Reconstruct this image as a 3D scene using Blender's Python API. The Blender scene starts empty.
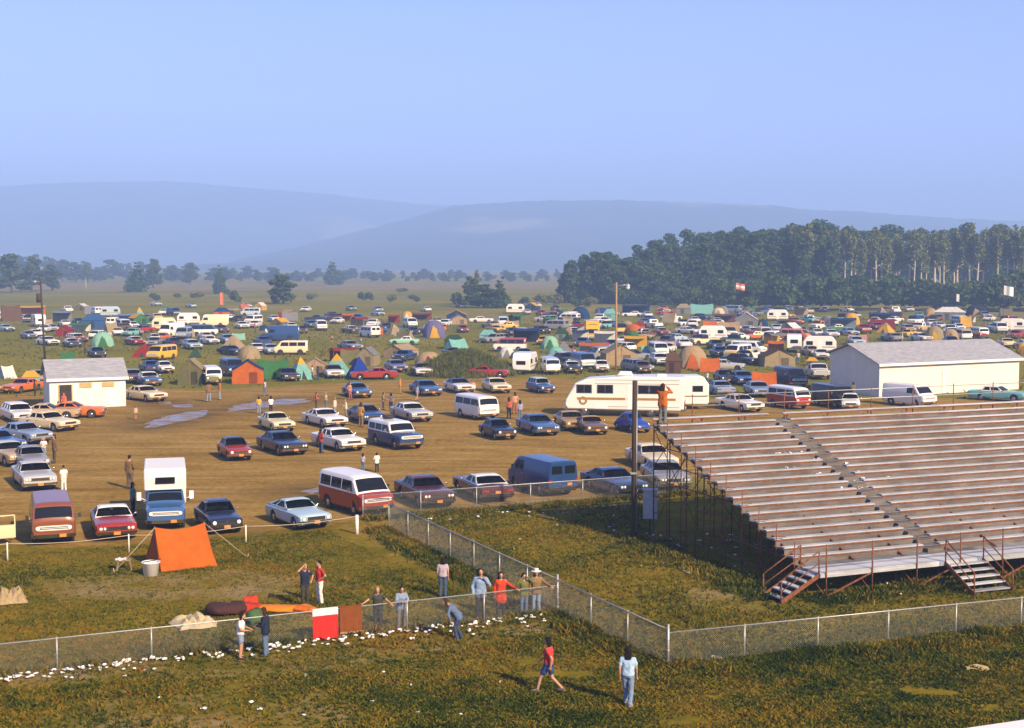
import bpy, bmesh, math, random
import numpy as np
from mathutils import Vector, Matrix, noise as mnoise
R = math.radians
rnd = random.Random(7)
SC = bpy.context.scene
COL = SC.collection

# ---------------------------------------------------------------- camera, sky, sun, exposure
CAM_H = 13.0
PITCH = R(4.1)
FPX = 1422.2
cd = bpy.data.cameras.new('camera')
cam = bpy.data.objects.new('camera', cd)
COL.objects.link(cam)
cam.location = (0, 0, CAM_H)
cam.rotation_euler = (math.pi / 2 - PITCH, 0, 0)
cd.lens = 50.0
cd.sensor_width = 36.0
cd.clip_start = 0.2
cd.clip_end = 40000
SC.camera = cam

SUN_EL = R(31)
SUN_DIR = Vector((.62, -.785, 0)).normalized()          # horizontal direction towards the sun
W = bpy.data.worlds.new("World")
SC.world = W
W.use_nodes = True
nt = W.node_tree
nt.nodes.clear()
wo = nt.nodes.new('ShaderNodeOutputWorld')
bg = nt.nodes.new('ShaderNodeBackground')
sky = nt.nodes.new('ShaderNodeTexSky')
sky.sky_type = 'NISHITA'
sky.sun_disc = False
sky.sun_elevation = SUN_EL
sky.sun_rotation = math.atan2(SUN_DIR.x, SUN_DIR.y)
sky.altitude = 100
sky.air_density = 1.0
sky.dust_density = 0.6
sky.ozone_density = 3.0
bg.inputs['Strength'].default_value = 0.10
tint = nt.nodes.new('ShaderNodeMix'); tint.data_type = 'RGBA'; tint.blend_type = 'MULTIPLY'
tint.inputs[0].default_value = 1.0
tint.inputs[7].default_value = (.70, .665, 1.05, 1)                # film's violet-blue cast of the hazy sky
nt.links.new(sky.outputs[0], tint.inputs[6])
nt.links.new(tint.outputs[2], bg.inputs[0])
nt.links.new(bg.outputs[0], wo.inputs[0])

sd = bpy.data.lights.new('sun', 'SUN')
sd.energy = 5.0
sd.angle = R(0.6)
sd.color = (1.0, .78, .47)
sun = bpy.data.objects.new('sun', sd)
COL.objects.link(sun)
d = Vector((SUN_DIR.x * math.cos(SUN_EL), SUN_DIR.y * math.cos(SUN_EL), math.sin(SUN_EL)))
sun.rotation_euler = d.to_track_quat('Z', 'Y').to_euler()
sun.location = (60, -60, 60)

SC.view_settings.view_transform = 'Standard'
SC.view_settings.look = 'None'
SC.view_settings.exposure = 1.15
SC.view_settings.gamma = 1.0
SC.view_settings.use_curve_mapping = False
SC.cycles.use_denoising = True
SC.cycles.max_bounces = 6
SC.cycles.diffuse_bounces = 2
SC.cycles.glossy_bounces = 2
SC.cycles.transmission_bounces = 2
SC.cycles.transparent_max_bounces = 12
SC.cycles.volume_bounces = 3
SC.cycles.caustics_reflective = False
SC.cycles.caustics_refractive = False

# ---------------------------------------------------------------- placing
def at(px, py, z=0.0):
    """ground point (height z) seen at photograph position px, py"""
    dx = (px - 512) / FPX
    dy = -(py - 364) / FPX
    c, s = math.cos(PITCH), math.sin(PITCH)
    v = Vector((dx, c + dy * s, -s + dy * c))
    t = (z - CAM_H) / v.z
    return Vector((v.x * t, v.y * t, z))

def pix(p):
    c, s = math.cos(PITCH), math.sin(PITCH)
    y, z = p[1], p[2] - CAM_H
    dep = y * c - z * s
    up = y * s + z * c
    return (512 + FPX * p[0] / dep, 364 - FPX * up / dep)

def pxm(px, py):
    p = at(px, py)
    return FPX / (p.y * math.cos(PITCH) + CAM_H * math.sin(PITCH))

def view_yaw(p):
    return -math.atan2(p[0], p[1])

# ---------------------------------------------------------------- materials
def s2l(c):
    c = c / 255.0
    return c / 12.92 if c <= .04045 else ((c + .055) / 1.055) ** 2.4

def rgb(r, g, b):
    return (s2l(r), s2l(g), s2l(b), 1)

MATS = {}
class NT:
    """tiny helper for node trees"""
    def __init__(s, m):
        s.t = m.node_tree
        s.bsdf = next(n for n in s.t.nodes if n.type == 'BSDF_PRINCIPLED')
        s.out = next(n for n in s.t.nodes if n.type == 'OUTPUT_MATERIAL')
    def n(s, kind, **kw):
        nd = s.t.nodes.new(kind)
        for k, v in kw.items():
            if k.startswith('i_'):
                nd.inputs[k[2:].replace('_', ' ')].default_value = v
            else:
                setattr(nd, k, v)
        return nd
    def l(s, a, b):
        s.t.links.new(a, b)
    def noise(s, scale, detail=4, rough=.6, vec=None, stretch=None):
        nd = s.n('ShaderNodeTexNoise')
        nd.inputs['Scale'].default_value = scale
        nd.inputs['Detail'].default_value = detail
        nd.inputs['Roughness'].default_value = rough
        if vec is not None:
            if stretch:
                mp = s.n('ShaderNodeMapping')
                mp.inputs['Scale'].default_value = stretch
                s.l(vec, mp.inputs['Vector'])
                vec = mp.outputs[0]
            s.l(vec, nd.inputs['Vector'])
        return nd.outputs['Fac']
    def ramp(s, fac, *stops):
        r = s.n('ShaderNodeValToRGB')
        el = r.color_ramp.elements
        while len(el) < len(stops):
            el.new(.5)
        for e, (p, c) in zip(el, stops):
            e.position = p
            e.color = c if len(c) == 4 else (*c, 1)
        s.l(fac, r.inputs[0])
        return r.outputs[0]
    def mix(s, fac, a, b, mode='MIX'):
        m = s.n('ShaderNodeMix', data_type='RGBA', blend_type=mode)
        for sock, v in ((m.inputs[0], fac), (m.inputs[6], a), (m.inputs[7], b)):
            if isinstance(v, (int, float)):
                sock.default_value = v
            elif isinstance(v, tuple):
                sock.default_value = v if len(v) == 4 else (*v, 1)
            else:
                s.l(v, sock)
        return m.outputs[2]
    def math(s, op, a, b=0.0, clamp=False):
        m = s.n('ShaderNodeMath', operation=op)
        m.use_clamp = clamp
        for sock, v in ((m.inputs[0], a), (m.inputs[1], b)):
            if isinstance(v, (int, float)):
                sock.default_value = v
            else:
                s.l(v, sock)
        return m.outputs[0]
    def pos(s):
        return s.n('ShaderNodeNewGeometry').outputs['Position']
    def objco(s):
        return s.n('ShaderNodeTexCoord').outputs['Object']
    def bump(s, h, strength=.3, dist=.02):
        b = s.n('ShaderNodeBump')
        b.inputs['Strength'].default_value = strength
        b.inputs['Distance'].default_value = dist
        s.l(h, b.inputs['Height'])
        s.l(b.outputs[0], s.bsdf.inputs['Normal'])

def mat(name, base=(.5, .5, .5, 1), rough=.6, metal=0.0, spec=.5):
    m = bpy.data.materials.new(name)
    m.use_nodes = True
    N = NT(m)
    N.bsdf.inputs['Base Color'].default_value = base if len(base) == 4 else (*base, 1)
    N.bsdf.inputs['Roughness'].default_value = rough
    N.bsdf.inputs['Metallic'].default_value = metal
    N.bsdf.inputs['Specular IOR Level'].default_value = spec
    MATS[name] = m
    return N

def noisy(name, c1, c2, scale, rough=.7, metal=0.0, detail=5, bump=0, world=False, stretch=None, lo=.35, hi=.65, spec=.4):
    N = mat(name, rough=rough, metal=metal, spec=spec)
    v = N.pos() if world else N.objco()
    f = N.noise(scale, detail, .6, v, stretch)
    N.l(N.ramp(f, (lo, c1), (hi, c2)), N.bsdf.inputs['Base Color'])
    if bump:
        N.bump(f, bump)
    return N

# paint that takes its colour from the object, with road dust low down
N = mat('paint', rough=.3, spec=.4)
oi = N.n('ShaderNodeObjectInfo')
co = N.objco()
sep = N.n('ShaderNodeSeparateXYZ'); N.l(co, sep.inputs[0])
f = N.noise(1.3, 5, .65, co)
low = N.math('MULTIPLY_ADD', sep.outputs[2], -1.6); low.node.inputs[2].default_value = 1.05
dust = N.math('ADD', N.math('MULTIPLY', N.math('MAXIMUM', low, 0.0), .26), N.math('MULTIPLY', f, .05), clamp=True)
colr = N.mix(dust, oi.outputs['Color'], (.19, .135, .075))
N.l(colr, N.bsdf.inputs['Base Color'])
rr = N.math('MULTIPLY_ADD', dust, .6); rr.node.inputs[2].default_value = .22
N.l(rr, N.bsdf.inputs['Roughness'])
N.bsdf.inputs['Coat Weight'].default_value = .2
N.bsdf.inputs['Coat Roughness'].default_value = .12

# cloth / plain object-coloured
N = mat('cloth', rough=.9, spec=.15)
oi = N.n('ShaderNodeObjectInfo'); co = N.objco()
f = N.noise(6, 5, .7, co)
c = N.mix(1.0, oi.outputs['Color'], N.ramp(f, (.3, (.72, .72, .72)), (.7, (1.08, 1.08, 1.08))), 'MULTIPLY')
N.l(c, N.bsdf.inputs['Base Color'])
N.bump(N.noise(5, 3, .5, co), .35, .05)

N = mat('canvas', rough=.85, spec=.15)
oi = N.n('ShaderNodeObjectInfo'); co = N.objco()
f = N.noise(2.2, 5, .65, co)
c = N.mix(1.0, oi.outputs['Color'], N.ramp(f, (.3, (.78, .77, .74)), (.7, (1.05, 1.05, 1.05))), 'MULTIPLY')
N.l(c, N.bsdf.inputs['Base Color'])
N.bump(N.noise(1.6, 3, .5, co), .4, .12)
tr = N.n('ShaderNodeBsdfTranslucent'); N.l(c, tr.inputs['Color'])
mx = N.n('ShaderNodeMixShader'); mx.inputs[0].default_value = .28
N.l(N.bsdf.outputs[0], mx.inputs[1]); N.l(tr.outputs[0], mx.inputs[2]); N.l(mx.outputs[0], N.out.inputs[0])

N = mat('skin', rough=.6, spec=.3)
oi = N.n('ShaderNodeObjectInfo')
N.l(oi.outputs['Color'], N.bsdf.inputs['Base Color'])
mat('chrome', (.62, .60, .56), .16, 1.0)
mat('hubcap', (.45, .44, .42), .25, 1.0)
mat('glass', (.008, .009, .010), .05, 0, .28)
N = mat('car_glass', (.02, .02, .02), .05)
lw = N.n('ShaderNodeLayerWeight'); lw.inputs['Blend'].default_value = .22
tp = N.n('ShaderNodeBsdfTransparent'); tp.inputs[0].default_value = (.40, .43, .41, 1)
gl = N.n('ShaderNodeBsdfGlossy'); gl.inputs['Roughness'].default_value = .05; gl.inputs['Color'].default_value = (.75, .75, .75, 1)
mx = N.n('ShaderNodeMixShader'); N.l(lw.outputs['Fresnel'], mx.inputs[0]); N.l(tp.outputs[0], mx.inputs[1]); N.l(gl.outputs[0], mx.inputs[2]); N.l(mx.outputs[0], N.out.inputs['Surface'])
N = mat('seat_cloth', rough=.8)
oi = N.n('ShaderNodeObjectInfo'); N.l(N.ramp(oi.outputs['Random'], (0, (.03, .028, .026)), (.35, (.20, .13, .07)), (.6, (.06, .05, .05)), (.8, (.30, .26, .2)), (1, (.12, .03, .025))), N.bsdf.inputs['Base Color'])
mat('rubber', (.018, .017, .016), .8)
mat('underbody', (.012, .011, .010), .9, 0, .1)
mat('headlamp', (.75, .74, .68), .08, 0, .8)
mat('tail_red', (.32, .012, .008), .15)
mat('plate', (.50, .20, .04), .5)
mat('trim_black', (.02, .02, .02), .4)
mat('trim_white', (.74, .72, .66), .45)
noisy('rust_pipe', (.11, .032, .013, 1), (.23, .085, .034, 1), 9, .75, .15)
noisy('galv', (.30, .30, .28, 1), (.48, .48, .45, 1), 30, .45, .55)
noisy('wire', (.26, .26, .25, 1), (.42, .42, .40, 1), 12, .5, .5)
N = mat('plank', rough=.78, spec=.3)
ge = N.n('ShaderNodeNewGeometry'); f = N.noise(3.2, 5, .65, N.objco(), (.35, 6, 6)); f2 = N.noise(.55, 4, .7, N.objco())
v = N.math('ADD', N.math('ADD', N.math('MULTIPLY', f, .40), N.math('MULTIPLY', f2, .45)), N.math('MULTIPLY', ge.outputs['Random Per Island'], .30))
N.l(N.ramp(v, (.36, (.09, .07, .06)), (.50, (.24, .245, .25)), (.72, (.46, .47, .48))), N.bsdf.inputs['Base Color']); N.bump(f, 0.25)
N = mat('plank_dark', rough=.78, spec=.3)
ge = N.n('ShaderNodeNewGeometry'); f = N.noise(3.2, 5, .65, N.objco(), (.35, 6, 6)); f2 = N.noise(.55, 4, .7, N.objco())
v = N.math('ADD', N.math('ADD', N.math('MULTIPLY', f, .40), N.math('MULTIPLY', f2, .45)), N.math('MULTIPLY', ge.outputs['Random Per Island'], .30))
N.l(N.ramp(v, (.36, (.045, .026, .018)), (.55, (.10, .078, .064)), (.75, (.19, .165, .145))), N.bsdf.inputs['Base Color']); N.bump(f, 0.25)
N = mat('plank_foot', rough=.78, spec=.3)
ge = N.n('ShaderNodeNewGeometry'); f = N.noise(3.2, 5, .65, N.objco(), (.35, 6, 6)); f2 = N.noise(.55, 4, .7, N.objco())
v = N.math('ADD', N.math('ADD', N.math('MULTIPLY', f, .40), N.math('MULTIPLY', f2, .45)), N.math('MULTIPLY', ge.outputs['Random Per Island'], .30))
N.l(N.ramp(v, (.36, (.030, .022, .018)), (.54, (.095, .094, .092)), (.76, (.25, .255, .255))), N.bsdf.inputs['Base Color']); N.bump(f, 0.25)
noisy('pole_dark', (.028, .018, .012, 1), (.065, .042, .026, 1), 6, .85, bump=.3, stretch=(6, 6, .5))
noisy('pole_tan', (.22, .13, .06, 1), (.38, .24, .12, 1), 6, .8, bump=.3, stretch=(6, 6, .5))
noisy('wood', (.16, .10, .05, 1), (.30, .20, .10, 1), 5, .8, stretch=(6, 6, .6))
noisy('rope', (.35, .28, .18, 1), (.52, .44, .30, 1), 40, .9)
noisy('bark', (.045, .035, .026, 1), (.12, .095, .070, 1), 4, .9, stretch=(4, 4, .5))
noisy('bark_pale', (.30, .25, .19, 1), (.52, .44, .34, 1), 3, .9, stretch=(4, 4, .4))
N = mat('paper', rough=.85, spec=.2)
oi = N.n('ShaderNodeObjectInfo')
N.l(N.mix(N.noise(9, 4, .6, N.objco()), N.ramp(oi.outputs['Random'], (0, (.42, .36, .28)), (.25, (.66, .63, .58)), (.6, (.74, .72, .70)), (.92, (.62, .66, .72))), (.70, .67, .62)), N.bsdf.inputs['Base Color'])
noisy('box_grey', (.34, .35, .36, 1), (.44, .45, .46, 1), 5, .55)
noisy('mud', (.085, .052, .024, 1), (.16, .10, .05, 1), 2, .9, world=True)

def leafmat(name, cols, scale=.22):
    N = mat(name, rough=.75, spec=.2)
    ge = N.n('ShaderNodeNewGeometry')
    f = N.noise(scale, 3, .6, ge.outputs['Position'])
    ri = ge.outputs['Random Per Island']
    v = N.math('ADD', N.math('MULTIPLY', f, .75), N.math('MULTIPLY', ri, .35))
    st = [(0.25 + .6 * i / (len(cols) - 1), c) for i, c in enumerate(cols)]
    c = N.ramp(v, *st)
    N.l(c, N.bsdf.inputs['Base Color'])
    tr = N.n('ShaderNodeBsdfTranslucent'); N.l(c, tr.inputs['Color'])
    mx = N.n('ShaderNodeMixShader'); mx.inputs[0].default_value = .25
    N.l(N.bsdf.outputs[0], mx.inputs[1]); N.l(tr.outputs[0], mx.inputs[2]); N.l(mx.outputs[0], N.out.inputs[0])
leafmat('leaf_dark', [(.020, .050, .014), (.044, .088, .020), (.080, .120, .028)])
leafmat('leaf_birch', [(.07, .105, .024), (.125, .15, .034), (.19, .19, .05)])
leafmat('leaf_mid', [(.030, .055, .014), (.055, .085, .020), (.085, .110, .030)])
leafmat('leaf_olive', [(.065, .085, .018), (.12, .13, .028), (.20, .175, .050)])
leafmat('leaf_field', [(.075, .085, .010), (.14, .13, .018), (.22, .17, .035)])
leafmat('leaf_dry', [(.08, .07, .035), (.12, .10, .05), (.17, .13, .07)])
# ground cover: greens, straw and rust browns in patches
N = mat('blade', rough=.9, spec=.0)
ge = N.n('ShaderNodeNewGeometry')
f = N.noise(.62, 5, .72, ge.outputs['Position'])
f2 = N.noise(.14, 3, .6, ge.outputs['Position'])
v = N.math('ADD', N.math('ADD', N.math('MULTIPLY', f, .55), N.math('MULTIPLY', f2, .45)), N.math('MULTIPLY', N.math('SUBTRACT', ge.outputs['Random Per Island'], .5), .22))
spx = N.n('ShaderNodeSeparateXYZ'); N.l(ge.outputs['Position'], spx.inputs[0])
v = N.math('ADD', v, N.math('MULTIPLY', N.math('MINIMUM', N.math('MAXIMUM', N.math('MULTIPLY_ADD', spx.outputs[0], -.04), -1.0), 1.0), .045))    # warmer towards the left: film light leak put into the grass colour
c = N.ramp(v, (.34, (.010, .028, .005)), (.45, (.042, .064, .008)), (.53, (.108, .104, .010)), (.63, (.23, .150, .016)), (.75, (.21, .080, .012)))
N.l(c, N.bsdf.inputs['Base Color'])
tr = N.n('ShaderNodeBsdfTranslucent'); N.l(c, tr.inputs['Color'])
mx = N.n('ShaderNodeMixShader'); mx.inputs[0].default_value = .2
N.l(N.bsdf.outputs[0], mx.inputs[1]); N.l(tr.outputs[0], mx.inputs[2]); N.l(mx.outputs[0], N.out.inputs[0])

# ---------------------------------------------------------------- mesh building
class MB:
    def __init__(s):
        s.v = []; s.f = []; s.m = []; s.sm = []
    def add(s, vs, fs, mi=0, smooth=False):
        o = len(s.v)
        s.v.extend(vs)
        for f in fs:
            s.f.append(tuple(i + o for i in f))
            s.m.append(mi); s.sm.append(smooth)
    def quad(s, a, b, c, d, mi=0):
        s.add([a, b, c, d], [(0, 1, 2, 3)], mi)
    def box(s, c, size, mi=0, rz=0.0, M=None):
        x, y, z = (k / 2 for k in size)
        vs = [Vector((i, j, k)) for k in (-z, z) for j in (-y, y) for i in (-x, x)]
        if M is not None:
            vs = [M @ v for v in vs]
        elif rz:
            cz, sz = math.cos(rz), math.sin(rz)
            vs = [Vector((v.x * cz - v.y * sz, v.x * sz + v.y * cz, v.z)) for v in vs]
        c = Vector(c)
        s.add([tuple(v + c) for v in vs], [(0, 2, 3, 1), (4, 5, 7, 6), (0, 1, 5, 4), (2, 6, 7, 3), (0, 4, 6, 2), (1, 3, 7, 5)], mi)
    def beam(s, a, b, w, h, mi=0, up=(0, 0, 1)):
        """rectangular bar from a to b"""
        a, b = Vector(a), Vector(b)
        d = (b - a); L = d.length; d.normalize()
        u = Vector(up)
        sd_ = d.cross(u)
        if sd_.length < 1e-4:
            sd_ = d.cross(Vector((1, 0, 0)))
        sd_.normalize(); u = sd_.cross(d)
        M = Matrix((d, sd_, u)).transposed()
        s.box((a + b) / 2, (L, w, h), mi, M=M)
    def tube(s, a, b, r0, r1=None, n=8, mi=0, cap=True, smooth=True):
        s.path([a, b], [r0, r0 if r1 is None else r1], n, mi, cap, smooth)
    def path(s, pts, rs, n=8, mi=0, cap=True, smooth=True):
        pts = [Vector(p) for p in pts]
        if not isinstance(rs, (list, tuple)):
            rs = [rs] * len(pts)
        vs = []; fs = []
        for i, p in enumerate(pts):
            d = (pts[min(i + 1, len(pts) - 1)] - pts[max(i - 1, 0)])
            if d.length < 1e-9: d = Vector((0, 0, 1))
            d.normalize()
            u = d.orthogonal() if abs(d.z) > .9 else d.cross(Vector((0, 0, 1)))
            if abs(d.z) > .9: u = Vector((1, 0, 0)) - d * d.x
            u.normalize(); w = d.cross(u)
            for k in range(n):
                a = 2 * math.pi * k / n
                vs.append(tuple(p + (u * math.cos(a) + w * math.sin(a)) * rs[i]))
        for i in range(len(pts) - 1):
            for k in range(n):
                k2 = (k + 1) % n
                fs.append((i * n + k, i * n + k2, (i + 1) * n + k2, (i + 1) * n + k))
        s.add(vs, fs, mi, smooth)
        if cap:
            o = len(s.v) - len(vs)
            s.f.append(tuple(o + k for k in reversed(range(n)))); s.m.append(mi); s.sm.append(False)
            e = o + (len(pts) - 1) * n
            s.f.append(tuple(e + k for k in range(n))); s.m.append(mi); s.sm.append(False)
    def lathe(s, prof, n=16, mi=0, axis='z', c=(0, 0, 0), smooth=True):
        """prof: list of (radius, height)"""
        vs = []; fs = []
        for r, h in prof:
            for k in range(n):
                a = 2 * math.pi * k / n
                x, y = r * math.cos(a), r * math.sin(a)
                p = (x, y, h) if axis == 'z' else ((x, h, y) if axis == 'y' else (h, x, y))
                vs.append((p[0] + c[0], p[1] + c[1], p[2] + c[2]))
        for i in range(len(prof) - 1):
            for k in range(n):
                k2 = (k + 1) % n
                fs.append((i * n + k, i * n + k2, (i + 1) * n + k2, (i + 1) * n + k))
        s.add(vs, fs, mi, smooth)
    def ball(s, c, r, n=10, m=7, mi=0):
        if not isinstance(r, (tuple, list)): r = (r, r, r)
        vs = []; fs = []
        for i in range(m + 1):
            t = math.pi * i / m
            for k in range(n):
                a = 2 * math.pi * k / n
                vs.append((c[0] + r[0] * math.sin(t) * math.cos(a), c[1] + r[1] * math.sin(t) * math.sin(a), c[2] + r[2] * math.cos(t)))
        for i in range(m):
            for k in range(n):
                k2 = (k + 1) % n
                fs.append((i * n + k, (i + 1) * n + k, (i + 1) * n + k2, i * n + k2))
        s.add(vs, fs, mi, True)
    def grid(s, P, mi=0, smooth=True, flip=False):
        """P: rows of points"""
        n = len(P[0]); vs = [tuple(p) for r in P for p in r]; fs = []
        for i in range(len(P) - 1):
            for k in range(n - 1):
                q = (i * n + k, i * n + k + 1, (i + 1) * n + k + 1, (i + 1) * n + k)
                fs.append(q[::-1] if flip else q)
        s.add(vs, fs, mi, smooth)
    def sheet(s, P, th, mi=0, smooth=True):
        """a grid of points given a thickness (closed)"""
        nr, nc = len(P), len(P[0])
        P = [[Vector(p) for p in r] for r in P]
        B = []
        for i in range(nr):
            row = []
            for k in range(nc):
                du = P[min(i + 1, nr - 1)][k] - P[max(i - 1, 0)][k]
                dv = P[i][min(k + 1, nc - 1)] - P[i][max(k - 1, 0)]
                nn = du.cross(dv); nn.normalize()
                row.append(P[i][k] - nn * th)
            B.append(row)
        s.grid(P, mi, smooth); s.grid(B, mi, smooth, True)
        for i in range(nr - 1):
            for k in (0, nc - 1):
                s.quad(tuple(P[i][k]), tuple(P[i + 1][k]), tuple(B[i + 1][k]), tuple(B[i][k]), mi)
        for k in range(nc - 1):
            for i in (0, nr - 1):
                s.quad(tuple(P[i][k]), tuple(P[i][k + 1]), tuple(B[i][k + 1]), tuple(B[i][k]), mi)
    def mesh(s, name, mats):
        me = bpy.data.meshes.new(name)
        me.from_pydata([tuple(v) for v in s.v], [], s.f)
        for m in mats:
            me.materials.append(MATS[m] if isinstance(m, str) else m)
        me.polygons.foreach_set('material_index', s.m)
        me.polygons.foreach_set('use_smooth', s.sm)
        me.validate(); me.update()
        return me

def fixnormals(me, ang=None):
    bm = bmesh.new(); bm.from_mesh(me)
    bmesh.ops.recalc_face_normals(bm, faces=bm.faces)
    if ang:
        for e in bm.edges:
            if len(e.link_faces) == 2 and e.calc_face_angle(0) > ang:
                e.smooth = False
    bm.to_mesh(me); bm.free()
    return me

def put(name, data, parent=None, loc=None, rz=0.0, color=None):
    o = bpy.data.objects.new(name, data)
    COL.objects.link(o)
    if parent is not None: o.parent = parent
    if loc is not None: o.location = loc
    if rz: o.rotation_euler = (0, 0, rz)
    if color is not None: o.color = color if len(color) == 4 else (*color, 1)
    return o

def obj(name, mb, mats, parent=None, loc=None, rz=0.0, color=None, ang=None):
    if isinstance(mats, str): mats = [mats]
    me = mb.mesh(name, mats)
    fixnormals(me, ang)
    return put(name, me, parent, loc, rz, color)

def tag(o, label, cat, group=None, kind=None):
    if label: o['label'] = label
    if cat: o['category'] = cat
    if group: o['group'] = group
    if kind: o['kind'] = kind
    return o

def thing(name, label, cat, loc=(0, 0, 0), rz=0.0, group=None):
    o = bpy.data.objects.new(name, None)
    o.empty_display_size = .3
    COL.objects.link(o)
    o.location = loc; o.rotation_euler = (0, 0, rz)
    return tag(o, label, cat, group)

def struct(name, mb, mats, **kw):
    o = obj(name, mb, mats, **kw)
    o['kind'] = 'structure'
    return o

def pmesh(name, verts, faces, mats):
    """fast mesh from numpy arrays; faces all with the same number of corners"""
    me = bpy.data.meshes.new(name)
    verts = np.asarray(verts, dtype=np.float32); faces = np.asarray(faces, dtype=np.int32)
    k = faces.shape[1]
    me.vertices.add(len(verts)); me.vertices.foreach_set('co', verts.ravel())
    me.loops.add(faces.size); me.loops.foreach_set('vertex_index', faces.ravel())
    me.polygons.add(len(faces))
    me.polygons.foreach_set('loop_start', np.arange(0, faces.size, k, dtype=np.int32))
    me.update(calc_edges=True)
    for m in mats: me.materials.append(MATS[m])
    return me
# ---------------------------------------------------------------- ground
def inside(poly, x, y):
    c = False; n = len(poly); j = n - 1
    for i in range(n):
        xi, yi = poly[i]; xj, yj = poly[j]
        if (yi > y) != (yj > y) and x < (xj - xi) * (y - yi) / (yj - yi) + xi: c = not c
        j = i
    return c
def poly_d(poly, X, Y):
    """signed distance (negative inside) of arrays to a polygon"""
    P = np.stack([X, Y], -1); best = np.full(X.shape, 1e9); ins = np.zeros(X.shape, bool)
    n = len(poly)
    for i in range(n):
        a = np.array(poly[i]); b = np.array(poly[(i + 1) % n]); ab = b - a
        t = np.clip(((P - a) @ ab) / (ab @ ab + 1e-9), 0, 1)
        dd = np.linalg.norm(P - (a + t[..., None] * ab), axis=-1)
        best = np.minimum(best, dd)
        cond = (a[1] > Y) != (b[1] > Y)
        xi = (b[0] - a[0]) * (Y - a[1]) / (b[1] - a[1] + 1e-12) + a[0]
        ins ^= cond & (X < xi)
    return np.where(ins, -best, best)
def wpoly(*pts):
    return [tuple(at(*p)[:2]) for p in pts]

LOT = wpoly((-120, 535), (60, 548), (190, 540), (250, 533), (345, 524), (392, 506), (470, 507), (560, 501), (640, 490), (760, 462),
            (900, 428), (1060, 420), (1060, 399), (830, 398), (700, 399), (560, 378), (430, 379), (300, 385), (200, 391), (130, 387), (60, 392), (-150, 404))
TRAIL = wpoly((330, 526), (385, 522), (450, 556), (545, 600), (520, 610), (440, 575))
BARE = [wpoly((10, 668), (300, 655), (560, 618), (560, 632), (330, 672), (10, 690)),
        wpoly((60, 700), (330, 690), (360, 728), (40, 740)),
        wpoly((690, 588), (770, 596), (760, 612), (690, 606)),
        wpoly((30, 580), (240, 570), (350, 585), (240, 600), (60, 600)),
        wpoly((520, 505), (640, 500), (640, 512), (560, 516))]
FIELD_TAN = wpoly((-600, 291), (160, 290.5), (600, 289), (600, 283), (-600, 283))

ys = [18.0]
while ys[-1] < 9000:
    y = ys[-1]
    ys.append(y + max(.55, y * .0125 if y < 260 else y * .03))
ys = np.array([-400., -60., -10., 8.] + ys)
xs = [0.0]
while xs[-1] < 9000:
    x = xs[-1]; xs.append(x + max(.8, (x - 35) * .06))
xs = np.array(sorted([-v for v in xs[1:]] + xs))
GX, GY = np.meshgrid(xs, ys)
PUD = [wpoly((144, 424), (165, 416), (190, 412), (206, 410), (208, 414), (195, 419), (170, 424), (150, 428)), wpoly((228, 408), (240, 404), (262, 401), (285, 399), (308, 398), (309, 402), (285, 405), (250, 409), (232, 411)), wpoly((172, 405), (192, 404), (194, 407), (175, 408)), wpoly((158, 402), (170, 401), (172, 404), (160, 405)), wpoly((298, 492), (318, 487), (330, 488), (312, 494)), wpoly((255, 537), (264, 536), (262, 539), (254, 539))]
dl = poly_d(LOT, GX, GY)
wet = np.zeros_like(GX)
for b in PUD: wet = np.maximum(wet, np.clip(1 - (poly_d(b, GX, GY) + .5) / 5.0, 0, 1))
sc_ = np.clip(GY / 120, .5, 2.5)
dirt = np.clip(.5 - dl / (2.2 * sc_), 0, 1)
dirt = np.maximum(dirt, np.clip(.5 - poly_d(TRAIL, GX, GY) / 2.4, 0, 1) * .62)
bare = np.zeros_like(dirt)
for b in BARE: bare = np.maximum(bare, np.clip(.5 - poly_d(b, GX, GY) / 1.4, 0, 1) * .8)
tan = np.clip(.5 - poly_d(FIELD_TAN, GX, GY) / 30, 0, 1)
idx = np.arange(GX.size).reshape(GX.shape)
F = np.stack([idx[:-1, :-1], idx[:-1, 1:], idx[1:, 1:], idx[1:, :-1]], -1).reshape(-1, 4)
gm = pmesh('ground', np.stack([GX.ravel(), GY.ravel(), np.zeros(GX.size)], -1), F, [])
for nm, ar in (('dirt', dirt), ('bare', bare), ('tan', tan), ('wet', wet)):
    a_ = gm.attributes.new(nm, 'FLOAT', 'POINT'); a_.data.foreach_set('value', ar.ravel().astype(np.float32))
N = mat('ground', rough=.95, spec=.0)
P_ = N.pos()
def attr(nm):
    a = N.n('ShaderNodeAttribute'); a.attribute_name = nm; return a.outputs['Fac']
n1 = N.noise(.35, 6, .65, P_); n2 = N.noise(2.5, 5, .7, P_); n3 = N.noise(.05, 4, .6, P_); n4 = N.noise(.5, 5, .65, P_, (.32, 1.0, 1))
n5 = N.noise(.02, 3, .6, P_)
gv = N.math('ADD', N.math('ADD', N.math('MULTIPLY', n1, .4), N.math('MULTIPLY', n2, .35)), N.math('MULTIPLY', n3, .25))
near_g = N.ramp(gv, (.32, (.050, .045, .004)), (.45, (.115, .098, .008)), (.55, (.20, .140, .014)), (.70, (.30, .19, .026)))
far_g = N.ramp(N.math('ADD', N.math('MULTIPLY', n5, .6), N.math('MULTIPLY', n1, .4)), (.34, (.100, .105, .011)), (.5, (.165, .150, .020)), (.66, (.24, .185, .036)))
sp = N.n('ShaderNodeSeparateXYZ'); N.l(P_, sp.inputs[0])
fz = N.n('ShaderNodeMapRange'); fz.inputs[1].default_value = 90; fz.inputs[2].default_value = 150; N.l(sp.outputs[1], fz.inputs[0])
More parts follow.
